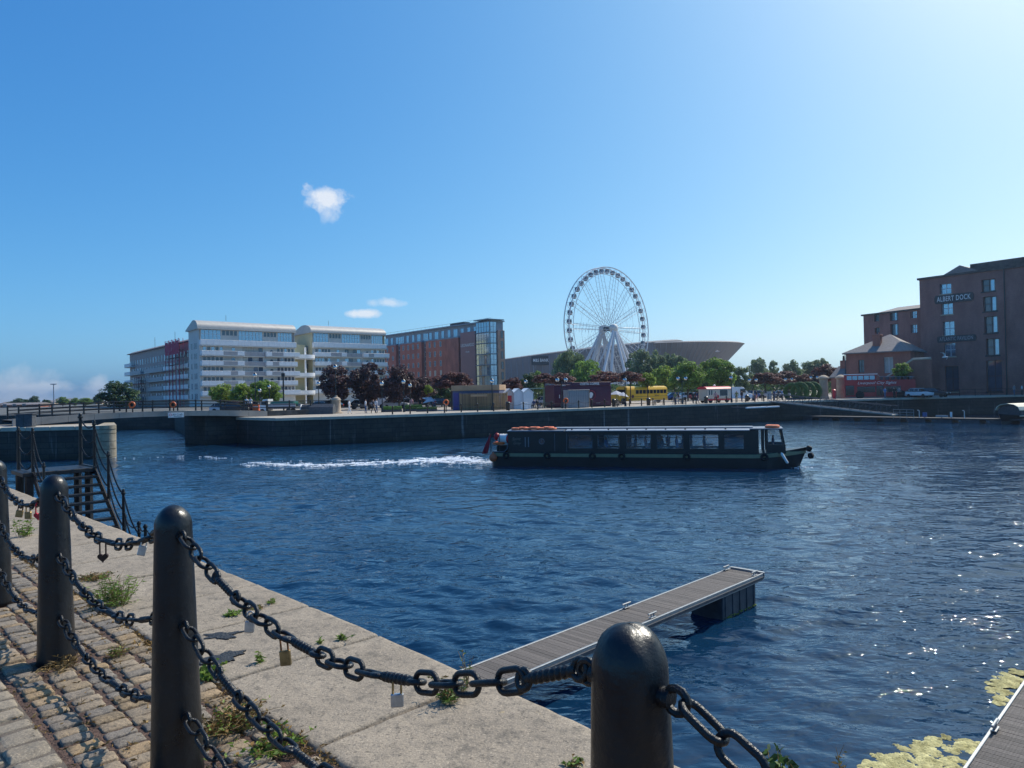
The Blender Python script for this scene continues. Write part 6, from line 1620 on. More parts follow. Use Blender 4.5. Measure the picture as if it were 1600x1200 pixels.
b = MB(); b.prof([(-0.3, 3.55), (2.5, 5.55), (5.3, 3.55), (5.3, 3.75), (2.5, 5.8), (-0.3, 3.75)][::-1], -0.2, Lo+0.2); b.build('roof', MAT['slate'], lo)
b = MB(); b.bev(Lo*0.18, Lo*0.62, 1.8, 3.0, 4.6, 6.8, 0.03); b.build('chimney', MAT['house_brick'], lo)
for f in (0.28, 0.52):
    b = MB(); b.lathe([(0.2, 6.8), (0.15, 7.7)], 8, (Lo*f, 2.4, 0)); b.build('chimney_pot', MAT['dark_frame'], lo)
for px, Y, lab in ((1287, 124, 'round stone gate pier with domed cap, left of two'), (1314, 125, 'round stone gate pier with domed cap, right of two')):
    p = D(px, 610, Y); o = thing('gate_pier', lab, 'gate pier', (p.x, p.y, FAR), 0, 'stone gate piers')
    b = MB(); b.lathe([(0.85, 0), (0.80, 0.3), (0.72, 0.35), (0.68, 3.3)], 16); b.build('shaft', MAT['sandstone'], o, smooth=True)
    b = MB(); b.lathe([(0.72, 3.3), (0.9, 3.4), (0.9, 3.6), (0.75, 3.75), (0.3, 4.0), (0.02, 4.05)], 16); b.build('cap', MAT['sandstone'], o, smooth=True)
# far low skyline on the left
rs = random.Random(31)
for k, (px0, px1, py0, Y) in enumerate(((0, 30, 628, 420), (62, 84, 626, 430), (82, 112, 623, 440), (112, 150, 625, 430), (0, 60, 630, 300))):
    p0_, p1_ = D(px0, 634, Y), D(px1, 634, Y); zt_ = D(px0, py0, Y).z
    o = thing('terrace', 'low distant brick roofed terrace, number %s from the left on the skyline' % ('one','two','three','four','five')[k], 'building', (p0_.x, p0_.y, FAR), frame_to(p0_, p1_))
    L = math.hypot(p1_.x-p0_.x, p1_.y-p0_.y); h = zt_-FAR
    b = MB(); b.box(0, L, 0, 9, 0, h*0.62); b.build('wall', MAT['sandstone' if k % 2 else 'house_brick'], o)
    b = MB(); b.prof([(-0.5, h*0.6), (9.5, h*0.6), (4.5, h)], -0.3, L+0.3); b.build('roof', MAT['slate'], o)
    for j in range(int(L/4)): win(o, 2+4*j, h*0.2, 1.6, max(1.2, round(h*0.25, 1)), 'win_glass', 'win_frame', fw=0.15)
p0_, p1_ = D(1165, 620, 200), D(1262, 620, 200)
o = thing('low_building', 'low pale building with flat roof behind the trees right of the ice cream van', 'building', (p0_.x, p0_.y, FAR), 0)
L = p1_.x-p0_.x; b = MB(); b.box(0, L, 0, 8, 0, 3.0); b.build('wall', MAT['sandstone'], o); b = MB(); b.box(-0.6, L+0.6, -0.8, 8.5, 3.0, 3.5); b.build('roof', MAT['zinc'], o)
for j in range(7): win(o, 1.3+L/7.4*j, 0.7, 1.6, 1.7, 'win_glass', 'win_frame', fw=0.12)
# ================================================================== FERRIS WHEEL
M_('wheel_white', (0.62, 0.63, 0.64), 0.45, var=0.05, scale=0.5)
M_('cabin_dark', (0.06, 0.075, 0.10), 0.15, var=0.2, scale=1, spec=0.8)
M_('hub_white', (0.60, 0.60, 0.57), 0.6, var=0.05, scale=0.3)
WD, WR = 320.0, 27.0
hc = D(950.5, 513.5, WD)
axis = Vector((0.677, -0.736, 0)); plane_u = Vector((0.736, 0.677, 0))
wheel = thing('ferris_wheel', 'tall white observation wheel with dark enclosed cabins', 'ferris wheel', (hc.x, hc.y, FAR), math.atan2(plane_u.y, plane_u.x))
hz = hc.z-FAR                                  # local x = in wheel plane, local -y = towards the viewer's right
def wpt(r, a, y): return (r*math.cos(a), y, hz+r*math.sin(a))
N = 42
for y in (-1.5, 1.5):
    for r, t in ((WR, 0.24), (WR-2.6, 0.13)):
        b = MB(); b.tube([wpt(r, 2*math.pi*k/84, y), ][:0] or [wpt(r, 2*math.pi*k/84, y) for k in range(84)], t, 5, closed=True); b.build('rim', MAT['wheel_white'], wheel)
    b = MB()
    for k in range(N):
        a = 2*math.pi*k/N; b.tube([wpt(WR-2.6, a, y), wpt(WR, a+math.pi/N, y)], 0.09, 3); b.tube([wpt(WR, a+math.pi/N, y), wpt(WR-2.6, a+2*math.pi/N, y)], 0.09, 3)
    tag(b.build('rim_lattice', MAT['wheel_white'], wheel), kind='stuff')
for k in range(14):
    a = 2*math.pi*k/14+0.0
    for y0, y1 in ((-2.2, -1.5), (2.2, 1.5)):
        b = MB()
        for da in (-0.045, 0.045): b.tube([wpt(2.0, a+da*6, y0*0.9), wpt(WR-2.6, a+da, y1)], 0.10, 4)
        for j in range(1, 11):
            r = 2+(WR-4.6)*j/11; b.tube([wpt(r, a-0.045*(1+5*(1-j/11)), y0+(y1-y0)*j/11), wpt(r+1.2, a+0.045*(1+5*(1-j/11)), y0+(y1-y0)*j/11)], 0.045, 3)
        b.build('spoke', MAT['wheel_white'], wheel)
for r in (9, 13.5, 18):
    b = MB(); b.tube([wpt(r, 2*math.pi*k/42, 0) for k in range(42)], 0.05, 3, closed=True); b.build('tie_ring', MAT['wheel_white'], wheel)
# cabins: each its own part
cb_ = MB()
cb_.lathe([(0.55,-1.05),(0.95,-0.75),(1.08,-0.1),(1.05,0.45),(0.8,0.85),(0.3,1.02)], 12)
cabin_me = cb_.mesh('cabin', MAT['cabin_dark'], True)
fr_ = MB(); fr_.lathe([(1.0,-0.78),(1.12,-0.72),(1.12,-0.42),(1.02,-0.36)], 12, cap=False); fr_.lathe([(0.85,0.80),(0.95,0.86),(0.4,1.08),(0.1,1.1)], 12, cap=False)
for j in range(4): a = math.pi/4+math.pi/2*j; fr_.tube([(1.1*math.cos(a),1.1*math.sin(a),-0.7),(1.12*math.cos(a),1.12*math.sin(a),0.1),(0.88*math.cos(a),0.88*math.sin(a),0.85)], 0.07, 4)
frame_me = fr_.mesh('frame', MAT['wheel_white'])
for k in range(N):
    a = 2*math.pi*(k+0.5)/N; c = link('cabin', cabin_me, wheel, wpt(WR-1.6, a, 0)); link('frame', frame_me, c)
# hub: drum with two rounded ends, legs
b = MB(); b.tube([(0, -3.2, hz), (0, 3.2, hz)], 1.1, 16); b.build('hub', MAT['dark_frame'], wheel, smooth=True)
for y in (-3.4, 3.4):
    b = MB(); Mx = Matrix.Translation((0, y, hz)) @ Matrix.Rotation(math.pi/2 if y < 0 else -math.pi/2, 4, 'X')
    b.lathe([(1.75,-1.5),(1.9,-0.6),(1.85,0.2),(1.5,0.9),(0.9,1.3),(0.05,1.45)], 20, M=Mx); b.build('hub_cap', MAT['hub_white'], wheel, smooth=True)
    sg_ = -1 if y < 0 else 1
    for fx in (-17, -9.5, 9.5, 17):
        b = MB(); b.tube([(fx*0.05, y*1.05, hz-0.8), (fx, y+sg_*4.5, 0)], [0.55, 0.75], 8); b.build('leg', MAT['wheel_white'], wheel, smooth=True)
    for fx in (-2.5, 2.5):
        b = MB(); b.tube([(fx*0.1, y*1.1, hz-1), (fx, y+sg_*10, 0)], [0.55, 0.7], 8); b.build('leg', MAT['wheel_white'], wheel, smooth=True)
    for fx in (-23, 23):
        b = MB(); P = [Vector((0, y, hz-1)), Vector((fx, y+sg_*2, 0))]
        for d in (-0.5, 0.5): b.tube([P[0]+Vector((d*0.4,0,0)), P[1]+Vector((d,0,0))], 0.14, 4)
        for j in range(10): b.tube([P[0].lerp(P[1], j/10)+Vector((-0.5*(j+4)/14,0,0)), P[0].lerp(P[1], (j+1)/10)+Vector((0.5*(j+4)/14,0,0))], 0.08, 3)
        b.build('lattice_stay', MAT['wheel_white'], wheel)
b = MB(); b.box(-24, 24, -15, 15, 0, 0.8); b.build('platform', MAT['concrete'], wheel)

# ================================================================== ARENA
def arena_mat():
    m = M_('arena_panel', (0.16, 0.155, 0.165), 0.6, 0.0, var=0.12, scale=0.06, col2=(0.17, 0.16, 0.17))
arena_mat()
M_('arena_lower', (0.16, 0.18, 0.20), 0.5, 0.2, var=0.15, scale=0.1)
def bowl(label, cx_px, Y, rx, ry, z_top, tilt, z_bot, lean, a0=0, seed=0):
    """outward leaning oval shell; tilt raises the rim to the right"""
    c = D(cx_px, 610, Y); o = thing('arena', label, 'arena', (c.x, c.y, FAR)); n = 96
    def pt(a, f):                              # f 0 bottom .. 1 rim
        k = lean+(1-lean)*f; x, y = rx*k*math.cos(a), ry*k*math.sin(a)
        zt = z_top+tilt*math.cos(a); return (x, y, z_bot+(zt-z_bot)*f)
    for i in range(n):
        a, a2 = 2*math.pi*i/n, 2*math.pi*(i+1)/n
        if math.sin((a+a2)/2) > 0.35: continue
        b = MB(); b.add([pt(a, 0), pt(a2, 0), pt(a2, .5), pt(a, .5), pt(a2, 1), pt(a, 1)], [(0,1,2,3), (3,2,4,5)]); b.build('cladding', MAT['arena_panel'], o)
        p, q = Vector(pt(a, 0)), Vector(pt(a, 1)); s = MB(); s.tube([p*1.0, q*1.0], 0.16, 4); s.build('seam', MAT['zinc'], o)
    b = MB(); V = [pt(2*math.pi*i/n, 1) for i in range(n)]; m = len(V); b.add([(x*1.008, y*1.008, z-0.1) for x, y, z in V]+[(x*0.97, y*0.97, z+0.5) for x, y, z in V]+[(0, 0, z_top+0.6)], [(i, (i+1)%m, m+(i+1)%m, m+i) for i in range(m)]+[(m+i, m+(i+1)%m, 2*m) for i in range(m)]); b.build('roof', MAT['arena_panel'], o, smooth=True)
    b = MB(); b.lathe([(1, 0), (1, z_bot)], 64, M=Matrix.Diagonal((rx*(lean-0.02), ry*(lean-0.02), 1, 1)), cap=False); b.build('glazed_base', MAT['arena_lower'], o)
    return o, pt
ar1, pt1 = bowl('grey ribbed arena bowl with flared rim right of the wheel', 1035, 400, 44.0, 40.0, 25.3, 0.3, 13.0, 0.72)
ar2, pt2 = bowl('grey sloping arena shell with dark name sign left of the wheel', 905, 395, 56.0, 42.0, 22.5, 5.3, 3.0, 0.985)
# sign board
s0_ = D(832, 563, 354.0); s1_ = D(869, 559, 356.5)
so = thing('arena_sign', 'dark arena name board with pale letters behind the willow', 'sign', (s0_.x, s0_.y, s0_.z), frame_to(s0_, s1_))
Ls_ = math.hypot(s1_.x-s0_.x, s1_.y-s0_.y)
b = MB(); b.bev(-0.5, Ls_+2.5, -0.2, 0.2, -2.4, 2.2, 0.05); b.build('board', MAT['dark_frame'], so)
me = text_mesh('M&S BANK ARENA', 1.0, bold=0.015); xz = max(v.co.x for v in me.vertices)-min(v.co.x for v in me.vertices); me.materials.clear(); me.materials.append(MAT['white_paint'])
t_ = link('lettering', me, so, (Ls_/2+1.0, -0.24, -0.1)); t_.rotation_euler = (math.pi/2, 0, 0); t_.scale = ((Ls_+1.6)/xz, 2.2, 1)
for x in (0.5, Ls_+1):
    b = MB(); b.box(x-0.15, x+0.15, 0.2, 0.5, -s0_.z+FAR, 1.5); b.build('bracket', MAT['zinc'], so)
# ================================================================== THINGS ON THE FAR QUAY
glass_mat('lamp_glass', (0.85, 0.88, 0.9), 0.35, 0.15)
def gpos(px, Y, py=620): p = D(px, py, Y); return Vector((p.x, p.y, FAR))
# edge posts with a light chain between them
def along_quay(inset):
    P = offset_line(QW, inset)[2:]; out = [(0.0, Vector(P[0]))]
    for a, b_ in zip(P, P[1:]): out.append((out[-1][0]+(Vector(b_)-Vector(a)).length, Vector(b_)))
    return out
AQ = along_quay(0.75)
def on_edge(s, Q=AQ):
    for (s0_, p0_), (s1_, p1_) in zip(Q, Q[1:]):
        if s <= s1_: return p0_.lerp(p1_, (s-s0_)/(s1_-s0_))
    return Q[-1][1]
def px_of(p): c = CAM_M.transposed() @ (Vector(p)-EYE); return 800+FPX*c.x/-c.z
s_list = []; s = 12.0
while s < 118:
    q = on_edge(s)
    if px_of((q.x, q.y, FAR)) > 558 and px_of((q.x, q.y, FAR)) < 1210: s_list.append(s)
    s += 2.05
pm = MB(); pm.lathe([(0.10, 0), (0.085, 0.1), (0.075, 0.85), (0.10, 0.88), (0.10, 0.95), (0.06, 1.02), (0.02, 1.05)], 8)
post_me = pm.mesh('post', MAT['black_paint'], True)
ORD = 'first second third fourth fifth sixth seventh eighth ninth tenth eleventh twelfth thirteenth fourteenth fifteenth sixteenth seventeenth eighteenth nineteenth'.split()
def ordinal(i):
    if i < 19: return ORD[i]
    t, u = divmod(i+1, 10); return ('', '', 'twentieth', 'thirtieth', 'fortieth')[t] if u == 0 else ('', '', 'twenty', 'thirty', 'forty')[t]+' '+ORD[u-1]
prev = None
for i, s in enumerate(s_list):
    q = on_edge(s); o = link('quay_post', post_me, None, (q.x, q.y, FAR))
    tag(o, 'short black iron post on the far quay edge, %s from the left' % ordinal(i), 'post', 'black posts along the far quay edge')
    if prev is not None:
        b = MB(); A_, B_ = Vector((prev.x, prev.y, FAR+0.85)), Vector((q.x, q.y, FAR+0.85)); m = (A_+B_)/2
        b.tube([p-m for p in sag_curve(A_, B_, 0.2, 8)], 0.018, 4); c = b.build('quay_chain', MAT['rubber'], None, m)
        tag(c, 'thin black chain of the far quay row, %s from the left' % ordinal(i-1), 'chain', 'chains along the far quay edge')
    prev = q
# street lamps
def lamp(px, py_top, Y, label, globes=1, r=0.27):
    p = gpos(px, Y); h = D(px, py_top, Y).z-FAR
    o = thing('street_lamp', label, 'street lamp', p, 0, 'black globe street lamps')
    b = MB(); b.lathe([(0.16, 0), (0.15, 0.5), (0.09, 0.6), (0.07, 1.0), (0.055, h-0.5), (0.09, h-0.48), (0.05, h-0.4)], 8); b.build('post', MAT['black_paint'], o, smooth=True)
    if globes == 1: spots = [(0, 0)]
    else:
        spots = [(-0.55, 0), (0.55, 0)]; b = MB(); b.tube([(-0.55, 0, h-0.6), (-0.3, 0, h-0.75), (0, 0, h-0.6), (0.3, 0, h-0.75), (0.55, 0, h-0.6)], 0.04, 6); b.build('arm', MAT['black_paint'], o)
    for x, y in spots:
        b = MB(); b.ball((x, y, h-0.2), r, 12, 8); g = b.build('globe', MAT['lamp_glass'], o, smooth=True)
        b = MB(); b.lathe([(r*0.98, h-0.16), (r*0.7, h+0.02), (0.05, h+0.12), (0.02, h+0.2)], 12, (x, y, 0), cap=False); b.build('cap', MAT['black_paint'], g, smooth=True)
LAMPS = [(399, 584, 95, 1, 'globe street lamp by the orange bin on the bridge road'), (406, 608, 110, 1, 'short globe lamp right of the people on the bridge'),
 (421, 602, 112, 1, 'globe lamp in front of the dark green tree by the truck'), (498, 597, 98, 1, 'globe lamp left of the stone pedestal'), (525, 571, 92.6, 1, 'tall globe lamp standing on the stone pedestal'),
 (597, 597, 93, 1, 'globe lamp at the left end of the hedge planters'), (631, 594, 92, 1, 'globe lamp with large lantern above the hedge planters'), (641, 600, 100, 1, 'globe lamp right behind the large lantern lamp'),
 (769, 593, 91, 1, 'globe lamp in front of the wooden kiosk'), (822, 594, 100, 1, 'globe lamp above the white huts'), (878, 591, 94, 2, 'twin globe lamp at the left end of the purple kiosk'),
 (977, 591, 97, 1, 'globe lamp in front of the yellow bus front'), (1066, 589, 104, 2, 'twin globe lamp right of the yellow bus'), (1143, 588, 107, 1, 'globe lamp between the ice cream van and the white van'),
 (1177, 592, 118, 2, 'twin globe lamp right of the white van'), (1233, 591, 124, 2, 'twin globe lamp above the green hoops'), (1273, 588, 125, 2, 'twin globe lamp left of the gate piers')]
for px, pt, Y, g, lab in LAMPS: lamp(px, pt, Y, lab, g)
ped = gpos(525, 92.6)
o = thing('pedestal', 'round stone lamp pedestal at the end of the parapet', 'pedestal', ped); b = MB(); b.lathe([(0.75, 0), (0.68, 0.2), (0.62, 0.3), (0.55, 1.6), (0.6, 1.7), (0.5, 1.95), (0.2, 2.1), (0.16, 2.3)], 14); b.build('shaft', MAT['sandstone'], o, smooth=True)
b = MB(); b.lathe([(0.85, 0), (0.85, 0.12), (0.76, 0.14)], 14); b.build('plinth', MAT['sandstone'], o)
p = gpos(443, 100); o = thing('pole', 'tall plain black pole behind the truck', 'pole', p); hh = D(443, 583, 100).z-FAR
b = MB(); b.tube([(0,0,0), (0,0,hh)], 0.11, 8); b.build('shaft', MAT['black_paint'], o); b = MB(); b.bev(-0.2, 0.2, -0.2, 0.2, hh-0.5, hh, 0.03); b.build('head', MAT['black_paint'], o)
p = gpos(84, 300); hh = D(84, 601, 300).z-FAR
o = thing('lamp_mast', 'tall thin lighting mast on the left skyline', 'mast', p); b = MB(); b.tube([(0,0,0), (0,0,hh)], 0.18, 6); b.build('pole', MAT['zinc'], o); b = MB(); b.bev(-1.2, 1.2, -0.2, 0.2, hh, hh+0.4, 0.05); b.build('head', MAT['zinc'], o)

# wooden kiosk
M_('larch', (0.30, 0.19, 0.085), 0.8, var=0.2, scale=2, isl=0.35)
M_('timber_tan', (0.44, 0.28, 0.16), 0.75, var=0.15, scale=1)
M_('blue_panel', (0.09, 0.11, 0.20), 0.6, var=0.1); M_('purple_door', (0.07, 0.05, 0.22), 0.5, var=0.1)
k0 = gpos(704, 94.5); k1 = gpos(790, 93.0)
ki = thing('kiosk', 'timber kiosk with vertical slat screen in front of a tan block', 'kiosk', k0, frame_to(k0, k1)); Lk = (k1-k0).length
b = MB(); b.box(0, Lk*0.86, 0.9, 4.5, 0, 2.55); b.build('wall', MAT['blue_panel'], ki)
b = MB(); b.bev(-0.1, Lk*0.87, 0.7, 4.7, 2.55, 3.25, 0.03); b.build('fascia', MAT['timber_tan'], ki)
b = MB(); b.box(0.15, 0.85, 0.86, 0.9, 0.05, 2.3); b.build('door', MAT['purple_door'], ki)
sl = MB(); sl.box(-0.04, 0.04, -0.03, 0.03, 0.04, 2.2); sme = sl.mesh('slat', MAT['larch']); ns = 52
for j in range(ns): link('slat', sme, ki, (Lk*0.18+(Lk*0.84)*j/(ns-1), 0, rnd.uniform(-.02, .02)))
b = MB(); b.box(Lk*0.18, Lk*1.02, 0.035, 0.075, 0.3, 0.4); b.build('batten', MAT['larch'], ki); b = MB(); b.box(Lk*0.18, Lk*1.02, 0.035, 0.075, 1.9, 2.0); b.build('batten', MAT['larch'], ki)
b = MB(); b.bev(Lk*0.37, Lk*0.67, -0.075, -0.035, 1.75, 2.05, 0.01); b.build('name_board', MAT['timber_tan'], ki)
for x in (Lk*0.18-0.05, Lk*1.02+0.05):
    b = MB(); b.bev(x-0.05, x+0.05, -0.06, 0.06, 0, 2.25, 0.01); b.build('post', MAT['larch'], ki)
# white gabled huts
M_('hut_white', (0.66, 0.72, 0.76), 0.6, var=0.06, scale=2); M_('hut_pink', (0.62, 0.50, 0.44), 0.7, var=0.08)
for j, (pa, pb) in enumerate(((789, 803), (803, 818), (818, 833))):
    a_, b2 = gpos(pa, 95.5), gpos(pb, 95.8); o = thing('beach_hut', ('white gabled hut with a pink poster side, left of three', 'white gabled hut, middle of three', 'white gabled hut, right of three')[j], 'hut', a_, frame_to(a_, b2), 'white gabled huts'); L = (b2-a_).length
    b = MB(); V = [(0,0,0),(L,0,0),(L,0,2.1),(L/2,0,2.62),(0,0,2.1)]; V += [(x, 2.4, z) for x, y, z in V]; b.add(V, [(0,1,2,3,4),(9,8,7,6,5)]+[(i, i+5, (i+1)%5+5, (i+1)%5) for i in range(5)]); b.build('wall', MAT['hut_pink' if j == 0 else 'hut_white'], o)
    for sg_ in (0, 1):
        b = MB(); x0, x1 = (0-0.06, L/2) if sg_ == 0 else (L+0.06, L/2); b.add([(x0,-0.12,2.09),(x1,-0.12,2.66),(x1,2.5,2.66),(x0,2.5,2.09),(x0,-0.12,2.17),(x1,-0.12,2.74),(x1,2.5,2.74),(x0,2.5,2.17)], [(0,1,2,3),(7,6,5,4),(0,4,5,1),(3,2,6,7),(0,3,7,4),(1,5,6,2)]); b.build('roof', MAT['hut_white'], o)
    for q in range(6):
        b = MB(); x = L*(q+0.5)/6; b.box(x-0.012, x+0.012, -0.012, 0, 0.05, 2.1); b.build('batten', MAT['hut_white'], o)
    if j == 0: b = MB(); b.box(L*0.25, L*0.75, -0.02, -0.004, 0.9, 1.8); b.build('poster', MAT['red_paint'], o)
p0_ = gpos(813, 93); o = thing('cabinet', 'low white cabinet on the quay before the gabled huts', 'cabinet', gpos(819, 92.2)); b = MB(); b.bev(-0.45, 0.45, -0.3, 0.3, 0, 0.85, 0.03); b.build('body', MAT['hut_white'], o); b = MB(); b.bev(-0.48, 0.48, -0.33, 0.33, 0.85, 0.92, 0.02); b.build('lid', MAT['white_paint'], o)
# pergola
M_('green_steel', (0.16, 0.25, 0.20), 0.5, var=0.1)
a_, b2 = gpos(833, 101), gpos(868, 101); o = thing('pergola', 'green steel shelter frame between the huts and the purple kiosk', 'shelter', a_, frame_to(a_, b2)); L = (b2-a_).length
for x in (0.1, L*0.5, L-0.1):
    for y in (0, 3): b = MB(); b.bev(x-0.06, x+0.06, y-0.06, y+0.06, 0, 2.6, 0.01); b.build('post', MAT['green_steel'], o)
b = MB(); b.bev(-0.4, L+0.4, -0.5, 3.5, 2.6, 2.75, 0.03); b.build('roof', MAT['green_steel'], o)
# purple coffee kiosk
M_('burgundy', (0.075, 0.010, 0.035), 0.45, var=0.08, scale=1); M_('corrugated', (0.28, 0.29, 0.31), 0.5, 0.4, var=0.12, scale=1)
a_, b2 = gpos(866, 97.5), gpos(955, 100.5); cf = thing('coffee_kiosk', 'dark burgundy coffee kiosk with white lettering along its top', 'kiosk', a_, frame_to(a_, b2)); L = (b2-a_).length
b = MB(); b.bev(0, L, 0, 3.2, 0.15, 2.9, 0.03); b.build('body', MAT['burgundy'], cf)
b = MB(); b.bev(L*0.30, L*0.99, -0.12, 3.0, 2.9, 3.4, 0.03); b.build('sign_fascia', MAT['burgundy'], cf)
b = MB(); b.bev(-0.05, L*0.30, -0.08, 3.2, 2.9, 3.1, 0.03); b.build('roof_edge', MAT['burgundy'], cf)
b = MB(); b.box(0.1, L-0.1, 0.1, 3.1, 0, 0.15); b.build('skirt', MAT['rubber'], cf)
lettering('COSTA COFFEE', 0.42, MAT['white_paint'], cf, (L*0.61, -0.135, 3.14), bold=0.012)
lettering('COSTA', 0.20, MAT['white_paint'], cf, (L*0.155, -0.095, 2.99), bold=0.006)
b = MB(); b.torus((L*0.645, -0.02, 1.6), 0.62, 0.03, 24, 4, 'y'); b.build('logo_ring', MAT['red_paint'], cf)
b = MB(); Mx = Matrix.Translation((L*0.635, -0.01, 1.6)) @ Matrix.Rotation(math.pi/2, 4, 'X'); b.prism([(0.30*math.cos(6.283*k/14)*(1+0.25*math.sin(2*6.283*k/14)), 0.42*math.sin(6.283*k/14)) for k in range(14)], 0, 0.03, M=Mx); b.build('logo_cup', MAT['white_paint'], cf)
for x in (L*0.09, L*0.13):
    b = MB(); b.box(x-0.05, x+0.05, -0.02, 0.0, 1.3, 1.75); b.build('handle', MAT['white_paint'], cf)
lettering('Costa', 0.26, MAT['balcony_grey'], cf, (L*0.76, -0.012, 0.5), shear=0.3)
a_, b2 = gpos(888, 94.5), gpos(921, 95.5); o = thing('container', 'grey ribbed metal store box in front of the coffee kiosk', 'container', a_, frame_to(a_, b2)); L = (b2-a_).length
b = MB(); nseg_ = 24; pts = [(L*k/nseg_, 0.05 if k % 2 else 0.0) for k in range(nseg_+1)]+[(L, 1.6), (0, 1.6)]; b.prism(ccw(pts), 0.04, 2.3); b.build('wall', MAT['corrugated'], o)
b = MB(); b.bev(-0.05, L+0.05, -0.06, 1.66, 2.3, 2.38, 0.02); b.build('lid', MAT['corrugated'], o)
b = MB(); b.box(L-0.06, L+0.02, -0.04, 0.05, 0.05, 2.3); b.build('corner_post', MAT['timber_tan'], o)
# life rings on the far quay
for px, Y, lab in ((697, 89.6, 'pink orange life ring on a stand before the hedge planters'), (884, 93.2, 'pink orange life ring on a stand before the coffee kiosk')):
    q = gpos(px, Y); lifebuoy(px, D(px, 620, Y).z and (628.5 if px < 800 else 626), Y, lab, 1.0, FAR, 0.37)
# hedge planters
M_('hedge', (0.055, 0.13, 0.022), 0.8, var=0.35, scale=6, bump=0.8, bscale=25)
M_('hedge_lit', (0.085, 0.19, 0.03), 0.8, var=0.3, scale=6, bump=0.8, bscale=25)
for j, (pa, pb, Y, h, lab) in enumerate(((598, 628, 93.5, 0.72, 'clipped green hedge planter, left of three'), (632, 660, 95.0, 0.82, 'clipped green hedge planter, middle and rear of three'), (650, 683, 92.0, 0.55, 'low clipped green hedge planter, right of three'))):
    a_, b2 = gpos(pa, Y), gpos(pb, Y+0.4); o = thing('hedge_planter', lab, 'hedge', a_, frame_to(a_, b2), 'hedge planters'); L = (b2-a_).length
    b = MB(); b.bev(0, L, 0, 0.6, 0.0, 0.3, 0.02); b.build('trough', MAT['float_grey'], o)
    b = MB(); nx_ = int(L/0.12); rs = random.Random(j)
    b.bev(0.03, L-0.03, 0.03, 0.57, 0.3, h, 0.06)
    for k in range(int(L*120)):
        x, y = rs.uniform(0, L), rs.choice([rs.uniform(0, .6), 0.02]); z = h if y > 0.03 else rs.uniform(.3, h); blade(b, Vector((x, y, z)), (rs.gauss(0,.6), -rs.random()*(y < .03), rs.uniform(.1, 1)), 0.09, 0.05, rs)
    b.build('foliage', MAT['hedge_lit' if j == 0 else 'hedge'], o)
# orange bin, traffic cones
p = gpos(400, 91); o = thing('barrier', 'bright orange plastic barrier beside the couple on the bridge', 'barrier', (p.x, p.y, FAR+0.55)); b = MB(); b.bev(-0.38, 0.38, -0.2, 0.2, 0, 0.85, 0.06); b.bev(-0.42, 0.42, -0.26, 0.26, 0, 0.15, 0.04); b.build('body', MAT['orange'], o); b = MB(); b.box(-0.3, 0.3, -0.21, -0.2, 0.45, 0.6); b.build('reflector', MAT['white_paint'], o)
# litter bins and tables
def bin_(px, Y, label, mt='black_paint', h=1.05):
    o = thing('litter_bin', label, 'bin', gpos(px, Y), 0); b = MB(); b.lathe([(0.24, 0), (0.26, 0.05), (0.28, h-0.2), (0.31, h-0.18), (0.31, h-0.1)], 10); b.build('body', MAT[mt], o, smooth=True); b = MB(); b.lathe([(0.31, h-0.1), (0.2, h), (0.05, h+0.03)], 10); b.build('lid', MAT[mt], o, smooth=True)
bin_(793.5, 90.6, 'black litter bin right of the wooden kiosk'); bin_(1013, 100, 'black litter bin before the yellow bus'); bin_(1103, 105, 'dark litter bin left of the ice cream van'); bin_(1167, 113, 'dark litter bin right of the white van'); bin_(959, 97, 'dark litter bin right of the coffee kiosk')
def picnic(px, Y, label):
    o = thing('picnic_table', label, 'table', gpos(px, Y), rnd.uniform(-.3, .3)); b = MB(); b.bev(-0.8, 0.8, -0.35, 0.35, 0.7, 0.76, 0.01); b.build('tabletop', MAT['deck_wood'], o)
    for y in (-0.75, 0.75): b = MB(); b.bev(-0.8, 0.8, y-0.13, y+0.13, 0.42, 0.47, 0.01); b.build('seat', MAT['deck_wood'], o)
    for x in (-0.6, 0.6): b = MB(); b.tube([(x, -0.75, 0), (x, -0.3, 0.7), (x, 0.3, 0.7), (x, 0.75, 0)], 0.05, 4); b.build('leg', MAT['deck_wood'], o)
picnic(960, 102, 'picnic table between coffee kiosk and yellow bus'); picnic(1030, 102, 'dark picnic table under the yellow bus windows'); picnic(1060, 106, 'dark picnic table right of the yellow bus'); picnic(842, 97, 'picnic table under the green shelter'); picnic(860, 98.5, 'picnic table beside the coffee kiosk end'); picnic(713, 103, 'picnic table left of the wooden kiosk')
# parasols and sunshades by the hedges
M_('parasol_grey', (0.42, 0.44, 0.48), 0.8, var=0.1)
def parasol(px, Y, h, r, label, tilt=0.0, mt='parasol_grey'):
    o = thing('parasol', label, 'parasol', gpos(px, Y)); o.rotation_euler = (0, tilt, 0); b = MB(); b.tube([(0,0,0), (0,0,h)], 0.03, 6); b.build('pole', MAT['aluminium'], o)
    b = MB(); n = 8; V = [(0,0,h+0.05)]+[(r*math.cos(6.283*k/n), r*math.sin(6.283*k/n), h-0.5) for k in range(n)]; b.add(V, [(0, 1+k, 1+(k+1)%n) for k in range(n)]); b.build('canopy', MAT[mt], o)
parasol(666, 99, 1.9, 1.15, 'pale grey parasol tilted beside the hedge planters', 0.35); parasol(674, 97, 1.7, 1.0, 'second grey parasol right of the tilted one', -0.2); parasol(963, 104, 2.1, 1.2, 'grey parasol left of the yellow bus'); parasol(970, 103, 1.9, 0.9, 'blue grey parasol in front of the yellow bus front', 0.2)
